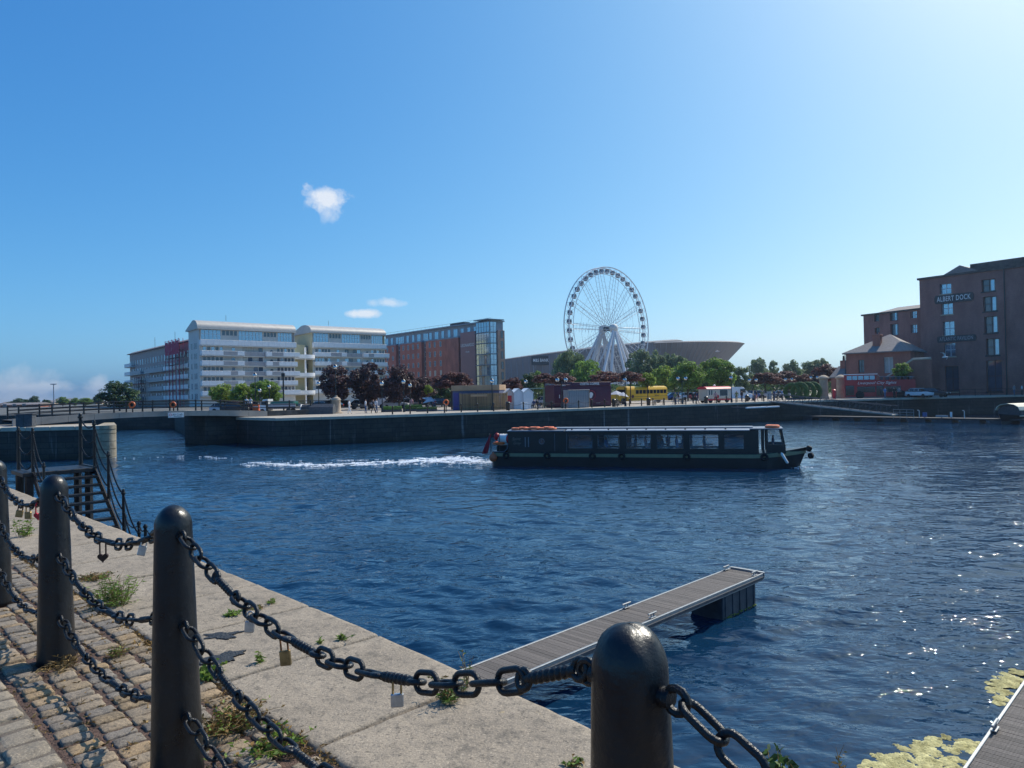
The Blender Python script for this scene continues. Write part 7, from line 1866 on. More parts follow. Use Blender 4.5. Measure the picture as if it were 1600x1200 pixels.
# ---------------------------------------------------------------- vehicles
M_('car_glass', (0.02, 0.025, 0.03), 0.06, var=0.1, spec=1.0); M_('tyre', (0.015, 0.015, 0.016), 0.8, var=0.2); M_('chrome', (0.5, 0.5, 0.5), 0.3, 0.9, var=0.05)
for nm, c in (('silver', (.45,.46,.48)), ('white', (.72,.73,.74)), ('black', (.015,.016,.02)), ('blue', (.04,.10,.28)), ('red', (.35,.02,.03)), ('grey', (.14,.15,.17)), ('teal', (.02,.13,.10))): M_('car_'+nm, c, 0.28, 0.1, var=0.05, scale=1, spec=0.6)
def wheels(o, xs_, hw_, r):
    w = MB(); w.lathe([(r*0.55, -0.11), (r*0.95, -0.11), (r, -0.07), (r, 0.07), (r*0.95, 0.11), (r*0.55, 0.11)], 14, M=Matrix.Rotation(math.pi/2, 4, 'X')); me = w.mesh('wheel', MAT['tyre'], True)
    h = MB(); h.lathe([(r*0.58, -0.09), (r*0.5, -0.10), (0.03, -0.06)], 12, M=Matrix.Rotation(math.pi/2, 4, 'X'), cap=False); h.lathe([(0.03, 0.06), (r*0.5, 0.10), (r*0.58, 0.09)], 12, M=Matrix.Rotation(math.pi/2, 4, 'X'), cap=False); hm = h.mesh('hub', MAT['chrome'], True)
    for x in xs_:
        for y in (-hw_, hw_): q = link('wheel', me, o, (x, y, r)); link('hub', hm, q)
def body_loft(prof, hw_, taper=0.86, z_taper=0.9):
    """side profile (x,z) list, closed, extruded over the width with tumblehome above z_taper"""
    b = MB(); n = len(prof); V = []
    for y, in ((-1,), (1,)):
        for x, z in prof: V.append((x, y*hw_*(1 if z <= z_taper else taper), z))
    b.add(V, [tuple(range(n-1, -1, -1)), tuple(range(n, 2*n))]+[(i, (i+1)%n, (i+1)%n+n, i+n) for i in range(n)]); b.f = MB.orient(b.v, b.f, (sum(p[0] for p in prof)/n, 0, sum(p[1] for p in prof)/n)); return b
CARS = {}
def car(px, Y, paint, label, rz=0.0, kind='hatch', group='parked cars'):
    L = 4.2; key = (kind, paint)
    o = thing('parked_car' if kind != 'van' else 'van', label, 'car' if kind != 'van' else 'van', gpos(px, Y), rz, group)
    if kind == 'hatch':
        low = [(-2.05,.35),(2.05,.35),(2.1,.6),(2.05,.78),(1.1,.95),(-1.9,1.0),(-2.1,.85),(-2.1,.5)]; gh = [(1.05,.94),(0.45,1.42),(-1.2,1.48),(-1.9,.99)]; hw_, r, wx_ = 0.86, .31, (-1.3, 1.3)
    else:
        low = [(-2.6,.4),(2.5,.4),(2.55,.8),(2.45,1.05),(1.75,1.25),(-2.6,1.25)]; gh = [(1.72,1.24),(0.95,2.2),(0.6,2.32),(-2.55,2.32),(-2.6,1.24)]; hw_, r, wx_ = 0.97, .34, (-1.7, 1.65)
    b = body_loft(low, hw_); b.build('body', MAT['car_'+paint], o)
    b = body_loft(gh, hw_*0.97, 0.84 if kind == 'hatch' else 0.95, 1.0 if kind == 'hatch' else 1.3); b.build('cabin', MAT['car_glass'] if kind == 'hatch' else MAT['car_'+paint], o)
    if kind == 'hatch':
        b = MB(); b.prism(ccw([(0.40,-0.70),(0.40,0.70),(-1.2,0.70),(-1.2,-0.70)]), 1.44, 1.51); b.build('roof', MAT['car_'+paint], o)
        for x in (0.42, -0.35, -1.25): b = MB(); b.box(x-0.04, x+0.04, -0.80, 0.80, 0.98, 1.30); b.build('pillar', MAT['car_'+paint], o)
    else:
        b = MB(); b.box(0.45, 1.3, -0.975, 0.975, 1.35, 1.95); b.build('window', MAT['car_glass'], o)
        b = MB(); V = [(1.74,-.85,1.27),(1.74,.85,1.27),(1.0,.8,2.18),(1.0,-.8,2.18)]; b.add([(x+0.02, y, z+0.02) for x, y, z in V], [(0,1,2,3)]); b.build('windscreen', MAT['car_glass'], o)
    wheels(o, wx_, hw_-0.1, r)
    for y in (-hw_*0.72, hw_*0.72):
        b = MB(); b.bev((2.02 if kind == 'hatch' else 2.42), (2.12 if kind == 'hatch' else 2.57), y-0.16, y+0.16, .62, .78, .02); b.build('headlight', MAT['white_paint'], o)
        b = MB(); b.bev((-2.13 if kind == 'hatch' else -2.63), (-2.0 if kind == 'hatch' else -2.5), y-0.14, y+0.14, .7, .9, .02); b.build('tail_light', MAT['red_paint'], o)
    return o
for px, Y, pt, lab, rz in ((367, 112, 'black', 'black parked car left of the couple on the bridge', 0.2), (350, 116, 'silver', 'silver parked car behind the bridge railing at left', 0.1), (377, 118, 'red', 'dark red car tail partly behind the couple on the bridge', 0.1),
 (500, 110, 'silver', 'silver car in front of the parapet beside the pedestal lamp', 2.8), (514, 113, 'black', 'black car right behind the silver car by the parapet', 3.0), (540, 116, 'black', 'black parked car right of the stone pedestal', 0.1), (566, 118, 'grey', 'grey parked car under the left purple tree', 0.1),
 (618, 118, 'silver', 'silver parked car behind the hedge planters', 0.0), (636, 120, 'grey', 'dark grey parked car behind the large lantern lamp', 0.1), (655, 121, 'black', 'black parked car left of the parasols', 0.1), (690, 118, 'black', 'black parked car left of the wooden kiosk', 0.2),
 (1058, 140, 'blue', 'dark blue car far behind the yellow bus', 0.1), (1076, 138, 'white', 'white car between the yellow bus and the ice cream van', 0.2), (1094, 137, 'red', 'red car left of the ice cream van', 0.15), (1175, 142, 'blue', 'blue car right of the white van', 0.2), (1188, 145, 'silver', 'silver car near the far people on the right', 0.2), (1226, 140, 'white', 'white car beside the green hoops', 0.2),
 (1437, 116, 'white', 'white car right of the red bus', -1.2), (1460, 115, 'black', 'dark car parked by the warehouse door', -0.9), (856, 112, 'silver', 'silver car under the green shelter', 0.1), (954, 118, 'white', 'white car right of the coffee kiosk', 0.4)):
    car(px, Y, pt, lab, rz)
car(582, 122, 'white', 'white van under the purple trees', 3.1, 'van', None); car(1153, 122, 'white', 'white van beside the ice cream van', -0.35, 'van', None); car(638, 128, 'white', 'white van far behind the hedge planters', 0.1, 'van', None)
# blue covered trailer left, pickup truck with green load
o = thing('trailer', 'blue tarpaulin covered trailer behind the bridge railing', 'trailer', gpos(380, 121), 0.1); b = MB(); b.bev(-2.6, 2.6, -1, 1, 0.5, 1.2, 0.05); b.build('bed', MAT['float_grey'], o); b = MB(); b.bev(-2.7, 2.7, -1.05, 1.05, 1.2, 2.4, 0.2); b.build('tarpaulin', MAT['car_blue'], o); wheels(o, (-1, 1), 0.9, 0.35)
o = thing('pickup_truck', 'white flatbed truck with green load on the bridge road', 'truck', gpos(436, 97.5), R(176))
b = body_loft([(1.2,.45),(2.75,.45),(2.8,.95),(2.3,1.15),(1.9,1.95),(1.2,2.0)], 0.95, 0.9, 1.15); b.build('cab', MAT['car_white'], o); b = MB(); b.box(1.35, 2.1, -0.955, 0.955, 1.2, 1.75); b.build('window', MAT['car_glass'], o)
b = MB(); b.bev(-2.6, 1.15, -0.95, 0.95, 0.7, 0.95, 0.02); b.build('flatbed', MAT['float_grey'], o)
for y in (-0.95, 0.95): b = MB(); b.box(-2.6, 1.15, y-0.03, y+0.03, 0.95, 1.35); b.build('side_board', MAT['car_silver'], o)
b = MB(); b.bev(-2.4, 1.0, -0.85, 0.85, 1.0, 1.7, 0.2); b.build('load', MAT['car_teal'], o); wheels(o, (-1.6, 1.95), 0.85, 0.36)
# dark domed tent shape by the parapet
o = thing('covered_skip', 'dark tarpaulin covered hump with pale edge behind the parapet', 'tarpaulin', gpos(497, 90.5)); b = MB(); b.prof([(-0.8,0),(0.8,0),(0.7,0.9),(0.3,1.25),(-0.3,1.25),(-0.7,0.9)], -2.0, 2.0); b.build('cover', MAT['float_grey'], o); b = MB(); b.tube([(-2.02,-0.8,0),(-2.02,-0.7,0.9),(-2.02,-0.3,1.25),(-2.02,0.3,1.25)], 0.06, 4); b.build('edge', MAT['balcony_white'], o)
# yellow school bus
M_('bus_yellow', (0.72, 0.43, 0.02), 0.4, var=0.06, scale=0.8)
a_, b2 = gpos(980, 113), gpos(1043, 119); yb = thing('school_bus', 'yellow school bus converted to a food stall', 'bus', a_, frame_to(a_, b2)); L = (b2-a_).length; H = 2.75
b = MB(); b.prof([(0,.45),(2.4,.45),(2.4,2.2),(2.2,2.6),(1.7,H),(0.7,H),(0.2,2.6),(0,2.2)], 0, L); b.build('body', MAT['bus_yellow'], yb)
for j in range(9): w = L*0.78/9; x = L*0.2+w*(j+0.5); b = MB(); b.bev(x-w*0.42, x+w*0.42, -0.03, 0.02, 1.55, 2.15, 0.02); b.build('window', MAT['car_glass'], yb)
for z in (0.75, 1.1, 1.42, 2.28): b = MB(); b.box(0.02, L-0.02, -0.02, 0.0, z-0.025, z+0.025); b.build('rub_rail', MAT['dark_frame' if z < 1.2 else 'bus_yellow'], yb)
b = MB(); b.prof([(0.25,.45),(2.15,.45),(2.1,1.3),(1.9,1.5),(0.5,1.5),(0.3,1.3)], -1.5, -0.003); b.build('bonnet', MAT['bus_yellow'], yb)
b = MB(); b.box(-0.05, -0.001, 0.3, 2.1, 1.55, 2.25); b.build('windscreen', MAT['car_glass'], yb)
b = MB(); b.lathe([(0.28,-.01),(0.28,.01)], 14, M=Matrix.Translation((L*0.13, -0.02, 1.15)) @ Matrix.Rotation(math.pi/2, 4, 'X')); b.build('emblem', MAT['burgundy'], yb)
lettering('School', 0.42, MAT['ink'], yb, (L*0.72, -0.03, 1.23), shear=0.35)
for x in (-0.7, L*0.78):
    for y in (0.15, 2.25): b = MB(); b.lathe([(0.25,-.12),(0.45,-.12),(0.47,0),(0.45,.12),(0.25,.12)], 14, M=Matrix.Translation((x, y, 0.46)) @ Matrix.Rotation(math.pi/2, 4, 'X')); b.build('wheel', MAT['tyre'], yb)
# ice cream van
M_('cream_paint', (0.66, 0.55, 0.42), 0.45, var=0.06); M_('van_red', (0.60, 0.02, 0.04), 0.4, var=0.05)
a_, b2 = gpos(1105, 107), gpos(1142, 109); ic = thing('ice_cream_van', 'cream ice cream van with red roof', 'van', a_, frame_to(a_, b2)); L = (b2-a_).length
holes_ = [(0.3, 0.62, 1.15, 1.95), (0.72, 1.05, 1.15, 1.95), (L*0.53, L*0.87, 1.0, 1.95)]
wall_openings(MB(), 0, L, 0, 0.06, 0.35, 2.1, holes_).build('side_panel', MAT['cream_paint'], ic); b = MB(); b.bev(0.02, L, 0.07, 1.95, 0.35, 2.09, 0.04); b.build('body', MAT['cream_paint'], ic)
for x0, x1, z0, z1 in holes_: win(ic, (x0+x1)/2, z0, round(x1-x0, 2), round(z1-z0, 2), 'car_glass', 'white_paint', 1, 1, y=0.045, fw=0.05)
b = MB(); b.prof([(-0.12,2.1),(2.1,2.1),(1.9,2.32),(1.5,2.45),(0.5,2.45),(0.1,2.32)], -0.15, L+0.1); b.build('roof', MAT['van_red'], ic)
b = MB(); b.lathe([(0.02,2.45),(0.16,2.5),(0.2,2.62),(0.05,2.75)], 10, (L*0.5, 1, 0)); b.build('roof_cone', MAT['white_paint'], ic)
b = MB(); b.box(0.05, L-0.05, -0.02, 0.0, 0.38, 0.6); b.build('skirt_band', MAT['van_red'], ic)
b = MB(); b.lathe([(0.26,-.01),(0.26,.01)], 14, M=Matrix.Translation((L*0.44, -0.015, 0.95)) @ Matrix.Rotation(math.pi/2, 4, 'X')); b.build('round_panel', MAT['van_red'], ic)
for x in (0.7, L-0.7):
    for y in (0.1, 1.85): b = MB(); b.lathe([(0.18,-.1),(0.33,-.1),(0.35,0),(0.33,.1),(0.18,.1)], 14, M=Matrix.Translation((x, y, 0.35)) @ Matrix.Rotation(math.pi/2, 4, 'X')); b.build('wheel', MAT['tyre'], ic)
# green hoop topiary
M_('topiary', (0.035, 0.085, 0.018), 0.85, var=0.4, scale=4, bump=0.8, bscale=18)
for j, (px, Y, r) in enumerate(((1238, 121, 1.25), (1250, 120, 1.3), (1261, 121.5, 1.3), (1270, 123, 1.3))):
    o = thing('topiary_hoop', 'mossy green hoop arch, %s of four in the row' % ('first','second','third','fourth')[j], 'sculpture', gpos(px, Y), R(-52), 'green hoop arches')
    b = MB(); rs = random.Random(j); pts = [(r*math.cos(a), 0, r*1.02+r*math.sin(a)) for a in [R(-52)+R(284)*k/30 for k in range(31)]]
    b.tube(pts, 0.36, 10)
    for k in range(900):
        i = rs.randrange(31); q = Vector(pts[i]); d = Vector((rs.gauss(0,1), rs.gauss(0,1), rs.gauss(0,1))).normalized(); blade(b, q+d*0.34, d+Vector((0,0,.3)), 0.12, 0.06, rs)
    b.build('foliage', MAT['topiary'], o); b = MB(); b.bev(-r*0.75, r*0.75, -0.4, 0.4, 0, 0.28, 0.03); b.build('base', MAT['float_grey'], o)
# red double decker
M_('bus_red', (0.36, 0.018, 0.024), 0.38, var=0.06, scale=0.6)
a_, b2 = gpos(1320, 121), gpos(1431, 117); rb = thing('double_decker_bus', 'red open top double decker bus with white script lettering', 'bus', a_, frame_to(a_, b2)); L = (b2-a_).length
low_h = [(0.15, 1.45, 0.5, 2.15), (1.9, L*0.44, 0.95, 1.95), (L*0.455, L*0.56, 0.35, 2.05), (L*0.58, L*0.80, 0.95, 1.9)]
wall_openings(MB(), 0, L, 0, 0.06, 0.3, 2.9, low_h).build('side_panel', MAT['bus_red'], rb)
b = MB(); b.box(0, L, 0.08, 2.5, 0.3, 2.3); b.build('body', MAT['bus_red'], rb)
for x0, x1, z0, z1 in low_h: win(rb, (x0+x1)/2, z0, round(x1-x0, 2), round(z1-z0, 2), 'car_glass', 'dark_frame', max(1, int((x1-x0)/1.3)), 1, y=0.05, fw=0.06)
b = MB(); b.box(0, L, 0.0, 2.5, 2.9, 2.96); b.build('deck_edge', MAT['bus_red'], rb)
up = [(0.35+0.86*k, 0.35+0.86*k+0.78, 3.05, 3.75) for k in range(5)]
wall_openings(MB(), 0.0, 4.75, 0, 0.06, 2.96, 3.9, up).build('upper_panel', MAT['bus_red'], rb); b = MB(); b.box(0.0, 0.06, 0.06, 2.5, 2.96, 3.9); b.build('front_panel', MAT['bus_red'], rb)
for x0, x1, z0, z1 in up: win(rb, (x0+x1)/2, z0, round(x1-x0, 2), round(z1-z0, 2), 'win_blue', 'dark_frame', y=0.05, fw=0.04)
b = MB(); b.bev(-0.05, 5.0, -0.06, 2.56, 3.9, 4.02, 0.04); b.build('front_roof', MAT['balcony_white'], rb)
b = MB(); b.tube([(5.0, 0.05, 3.85), (5.3, 0.05, 3.5), (L-0.1, 0.05, 3.35)], 0.03, 5); b.build('top_rail', MAT['chrome'], rb)
for k in range(6): b = MB(); x = 5.6+(L-6.2)*k/5; b.bev(x-0.22, x+0.22, 0.3, 2.2, 2.96, 3.5, 0.04); b.build('seat', MAT['float_grey'], rb)
me = text_mesh('Liverpool City Sights', 1.0, shear=0.35); xz = max(v.co.x for v in me.vertices)-min(v.co.x for v in me.vertices); me.materials.clear(); me.materials.append(MAT['white_paint']); t_ = link('lettering', me, rb, (L*0.46, -0.015, 2.5)); t_.rotation_euler = (math.pi/2, 0, 0); t_.scale = (L*0.55/xz, 0.62, 1)
for x in (2.3, L*0.80):
    b = MB(); b.lathe([(0.66,-.02),(0.66,.02)], 18, M=Matrix.Translation((x, -0.01, 0.55)) @ Matrix.Rotation(math.pi/2, 4, 'X')); b.build('wheel_arch', MAT['rubber'], rb)
    for y in (0.0, 2.38): b = MB(); b.lathe([(0.28,-.14),(0.5,-.14),(0.52,0),(0.5,.14),(0.28,.14)], 16, M=Matrix.Translation((x, y, 0.5)) @ Matrix.Rotation(math.pi/2, 4, 'X')); b.build('wheel', MAT['tyre'], rb)
o = thing('post_box', 'small red pillar box by the gate pier', 'post box', gpos(1303.5, 121)); b = MB(); b.lathe([(0.28, 0), (0.28, 0.1), (0.24, 0.12), (0.24, 1.35), (0.29, 1.38), (0.29, 1.45), (0.1, 1.58), (0.02, 1.6)], 12); b.build('body', MAT['van_red'], o, smooth=True); b = MB(); b.bev(-0.1, 0.1, -0.25, -0.235, 1.1, 1.16, 0.005); b.build('slot', MAT['dark_frame'], o)
o = thing('notice_board', 'upright notice board near the gangway head', 'sign', gpos(1202, 111.5)); b = MB(); b.bev(-0.35, 0.35, -0.04, 0.04, 0.3, 1.5, 0.01); b.build('panel', MAT['balcony_grey'], o)
for x in (-0.3, 0.3): b = MB(); b.box(x-0.03, x+0.03, -0.03, 0.03, 0, 0.32); b.build('leg', MAT['black_paint'], o)
# people on the far quay
PEO = [(385, 90.5, 'stand', 'white', 'black', 'hairbrown', 0.3, 'person in white top, left of the couple on the bridge', .55), (391.5, 90.5, 'stand', 'white', 'black', 'hairblond', -0.3, 'person in pale top and black shorts, right of the couple on the bridge', .55), (545.5, 90, 'walk', 'white', 'white', 'hairbrown', 1.4, 'person all in white walking right of the pedestal', 0),
 (571, 90, 'stand', 'white', 'denim', 'hairbrown', 2.0, 'person in white shirt under the left purple tree', 0), (583, 88.5, 'walk', 'black', 'black', 'hairbrown', 2.0, 'person in black before the white van', 0), (588, 89.5, 'stand', 'white', 'denim', 'hairblond', -1, 'person in white and jeans left of the hedge planters', 0), (643, 99, 'stand', 'pink', 'beige', 'hairbrown', 0.4, 'person in pink behind the hedge planters', 0), (656, 100, 'stand', 'black', 'black', 'hairbrown', 0.2, 'person in black left of the parasols', 0), (678.5, 98.5, 'stand', 'red', 'denim', 'hairbrown', -0.5, 'person in red right of the parasols', 0),
 (834, 93.3, 'sit', 'navy', 'black', 'hairbrown', -0.6, 'person in navy seated by the white cabinet', 0), (839, 94, 'sit', 'black', 'denim', 'hairbrown', 0.6, 'person in black seated by the shelter', 0), (1055, 104, 'stand', 'olive', 'denim', 'hairbrown', 0, 'person in olive right of the yellow bus', 0), (1060, 105, 'stand', 'black', 'grey', 'hairbrown', 1, 'person in black right of the yellow bus', 0), (1083, 107, 'stand', 'black', 'black', 'hairblond', 0.4, 'person in black left of the ice cream van', 0), (1089, 108, 'walk', 'navy', 'denim', 'hairbrown', 1.2, 'person in navy walking left of the ice cream van', 0),
 (1118, 105.5, 'stand', 'pink', 'red', 'hairbrown', 3.1, 'customer in pink at the ice cream van', 0), (1151, 109, 'stand', 'olive', 'beige', 'hairbrown', 0, 'person in olive before the white van', 0), (1159, 110, 'stand', 'black', 'navy', 'hairbrown', 0.5, 'person in black right of the ice cream van lamp', 0), (1177, 112, 'walk', 'beige', 'denim', 'hairblond', 1.3, 'person in beige walking on the right quay', 0), (1182, 113, 'walk', 'black', 'pink', 'hairbrown', 1.0, 'person in black and pink walking on the right quay', 0), (1191, 113, 'stand', 'olive', 'black', 'hairbrown', 0, 'person in green jacket left of the notice board', 0), (1210, 115, 'stand', 'navy', 'denim', 'hairbrown', 0.6, 'person in navy right of the notice board', 0), (1216, 116, 'stand', 'black', 'black', 'hairbrown', -0.4, 'person in black near the gangway head', 0), (1222, 116.5, 'stand', 'blue', 'black', 'hairbrown', 1.2, 'person in blue beside the green hoops', 0),
 (1397, 115.5, 'stand', 'black', 'black', 'hairbrown', 0.3, 'dark clad person standing at the red bus rear', 0), (1405, 115.5, 'stand', 'grey', 'black', 'hairblond', -0.3, 'person in grey standing at the red bus rear', 0), (1383, 115.8, 'stand', 'blue', 'denim', 'hairbrown', 0.3, 'person in pale blue at the red bus door', 0), (1585, 117, 'stand', 'grey', 'denim', 'hairbrown', 0.3, 'person in grey before the warehouse at the right edge', 0), (1597, 117, 'stand', 'white', 'black', 'hairbrown', 1.0, 'person in white before the warehouse at the right edge', 0)]
for px, Y, k, a, c, h, rz, lab, dz_ in PEO:
    q = gpos(px, Y); q.z += dz_; person(k, a, c, h, q, rz, lab, 'people on the far quay')
# railing on the warehouse quay
RQ = offset_line(QW, 0.8); ra0, ra1 = Vector(RQ[7]), Vector(RQ[8])
o = thing('quay_railing', 'dark railing along the warehouse quay at right', 'railing', (ra0.x, ra0.y, FAR), frame_to(ra0, ra1)); L = (ra1-ra0).length
for k in range(13): b = MB(); b.tube([(L*k/12, 0, 0), (L*k/12, 0, 1.15)], 0.05, 5); b.build('post', MAT['black_paint'], o)
for f in (0.55, 1.1): b = MB(); b.tube([(0,0,f), (L,0,f)], 0.03, 4); b.build('rail', MAT['black_paint'], o)
# ---------------------------------------------------------------- moored boats at right
M_('canopy_cream', (0.72, 0.66, 0.50), 0.7, var=0.08, scale=2)
c0_ = G(1543, 664, WATER); c1_ = G(1610, 668, WATER)
mb = thing('moored_boat', 'moored barge with cream canopy at the right edge', 'boat', (G(1536, 663, WATER).x+1.9, G(1536, 663, WATER).y-0.6, WATER), R(24)); 
b = MB(); nx_ = 12; V = []
for i in range(nx_+1):
    f = i/nx_; x = 14*f; hw_ = 1.6*(1-(1-min(1, f*3.2))**2.2)
    for z, k in ((-0.3, .8), (0.35, .95), (0.95+0.35*(1-min(1, f*3))**2, 1.0)): V += [(x-0.5*(z > .5)*(1-f), -hw_*k, z), (x-0.5*(z > .5)*(1-f), hw_*k, z)]
F = []
for i in range(nx_):
    for l_ in range(2):
        a = i*6+l_*2; c = a+6; F += [(a, c, c+2, a+2), (a+1, a+3, c+3, c+1)]
    F.append((i*6+4, (i+1)*6+4, (i+1)*6+5, i*6+5))
b.add(V, F); b.build('hull', MAT['hull_black'], mb)
b = MB(); b.prof([(-1.35,.9),(1.35,.9),(1.4,1.7),(0.9,2.2),(0,2.35),(-0.9,2.2),(-1.4,1.7)], 1.6, 12.5); b.build('cabin', MAT['float_grey'], mb)
b = MB(); cp = [(-1.5,1.72),(-1.3,2.14),(-0.8,2.42),(0,2.54),(0.8,2.42),(1.3,2.14),(1.5,1.72)]; b.add([(x, y, z) for x in (1.2, 12.8) for y, z in cp]+[(x, y*0.97, z-0.06) for x in (1.2, 12.8) for y, z in cp], [(i, 7+i, 8+i, 1+i) for i in range(6)]+[(15+i, 22+i, 21+i, 14+i) for i in range(6)]+[(i, 1+i, 15+i, 14+i) for i in range(6)]+[(8+i, 7+i, 21+i, 22+i) for i in range(6)]); b.build('canopy', MAT['canopy_cream'], mb)
b = MB(); b.tube([(1.2,-1.5,1.0),(12,-1.62,0.98)], 0.06, 5); b.build('gunwale', MAT['canopy_cream'], mb)
def dinghy(px, py, L, label, mt, rz):
    p = G(px, py, WATER); o = thing('dinghy', label, 'boat', (p.x, p.y, WATER), rz, 'small boats by the gangway')
    b = MB(); pts = [(-L/2, -0.55), (L*0.25, -0.6), (L/2, 0), (L*0.25, 0.6), (-L/2, 0.55)]
    n = 5; V = [(x*.9, y*.8, -0.1) for x, y in pts]+[(x, y, 0.4) for x, y in pts]+[(x*.88, y*.82, 0.36) for x, y in pts]+[(x*.8, y*.6, 0.08) for x, y in pts]
    F = [(4,3,2,1,0)]+[(k*n+i, k*n+(i+1)%n, (k+1)*n+(i+1)%n, (k+1)*n+i) for k in range(3) for i in range(n)]+[(15,16,17,18,19)]
    b.add(V, F); b.build('hull', MAT[mt], o)
    b = MB(); b.bev(-L*0.12, L*0.0, -0.5, 0.5, 0.25, 0.3, 0.01); b.build('thwart', MAT['deck_wood'], o)
    b = MB(); b.bev(-L/2-0.25, -L/2-0.02, -0.15, 0.15, 0.1, 0.85, 0.04); b.build('outboard', MAT['rubber'], o); return o
dinghy(1192, 655.5, 3.6, 'dark dinghy moored under the far quay, left of the pair', 'hull_black', 0.3); dinghy(1212, 655.5, 4.0, 'pale dinghy moored under the far quay, right of the pair', 'cream_paint', 0.2)
fa, fb = D(1166, 637.3, 100.5), D(1217, 636.6, 104); o = thing('fender_beam', 'pale horizontal beam fixed on the dark dock wall', 'beam', (fa.x, fa.y, fa.z), frame_to(fa, fb)); L = (fb-fa).length
for x0, x1 in ((0, L*0.58), (L*0.62, L)): b = MB(); b.bev(x0, x1, -0.15, 0.15, -0.1, 0.1, 0.02); b.build('bar', MAT['balcony_white'], o)
for x in (0.5, L-0.5): b = MB(); b.box(x-0.1, x+0.1, 0.15, 9.0 if False else 3.0, -0.08, 0.08); b.build('bracket', MAT['float_grey'], o)
for px, py, w, h, mt, lab in ((1448, 641, 0.55, 0.6, 'car_blue', 'blue notice panel on the far pontoon'), (1475, 643.5, 1.5, 0.25, 'balcony_grey', 'grey horizontal locker on the far pontoon'), (1490, 640.5, 0.25, 0.7, 'balcony_white', 'white fender hung on the far pontoon')):
    best = min(range(0, 201), key=lambda k: abs(px_of(P0.lerp(P1, k/200))-px)); q = P0.lerp(P1, best/200)
    o = thing('pontoon_fitting', lab, 'fitting', (q.x, q.y+0.5, WATER+0.62), frame_to(P0, P1)); b = MB(); b.bev(-w/2, w/2, -0.06, 0.06, 0.12, 0.12+h, 0.02); b.build('panel', MAT[mt], o); b = MB(); b.box(-0.05, 0.05, -0.04, 0.04, 0, 0.13); b.build('stem', MAT['float_grey'], o)
# ---------------------------------------------------------------- gulls
M_('feather_white', (0.75, 0.75, 0.74), 0.7, var=0.05); M_('feather_grey', (0.35, 0.37, 0.4), 0.7, var=0.1)
def gull(px, py, Y, s, label, rz, bank, wing_up):
    p = D(px, py, Y); o = thing('gull', label, 'bird', p, rz); o.rotation_euler = (0, bank, rz)
    b = MB(); pr = [(0.02,-.5),(0.10,-.35),(0.16,-.05),(0.15,.2),(0.09,.34),(0.10,.42),(0.07,.5),(0.015,.56)]; b.lathe([(r*s, z*s) for r, z in pr], 10, M=Matrix.Rotation(math.pi/2, 4, 'X'))
    for sg_ in (-1, 1):
        V = []
        for k, (x, y, c, z) in enumerate(((0.08, -.05, .32, .03), (0.5, -.12, .30, .22*wing_up), (0.95, 0.02, .20, .26*wing_up), (1.35, 0.25, .03, .12*wing_up))):
            V += [(sg_*x*s, (y-c/2)*s, z*s), (sg_*x*s, (y+c/2)*s, z*s)]
        b.add([(x, y, z+0.02*s) for x, y, z in V]+[(x, y, z-0.02*s) for x, y, z in V], [(0,2,3,1),(2,4,5,3),(4,6,7,5),(8,9,11,10),(10,11,13,12),(12,13,15,14),(0,8,10,2),(2,10,12,4),(4,12,14,6),(1,3,11,9),(3,5,13,11),(5,7,15,13)])
    b.build('body', MAT['feather_white'], o, smooth=True); b = MB(); b.tube([(0,-.5*s-.05*s,0),(0,-.62*s,-.02*s)], [.03*s,.008*s], 6); b.build('beak', MAT['orange'], o)
gull(1476, 558, 75, 0.55, 'white gull flying before the warehouse', 0.6, 0.5, 1.6); gull(1121, 549, 110, 0.6, 'white gull gliding before the arena rim', 1.2, 0.1, 0.7)
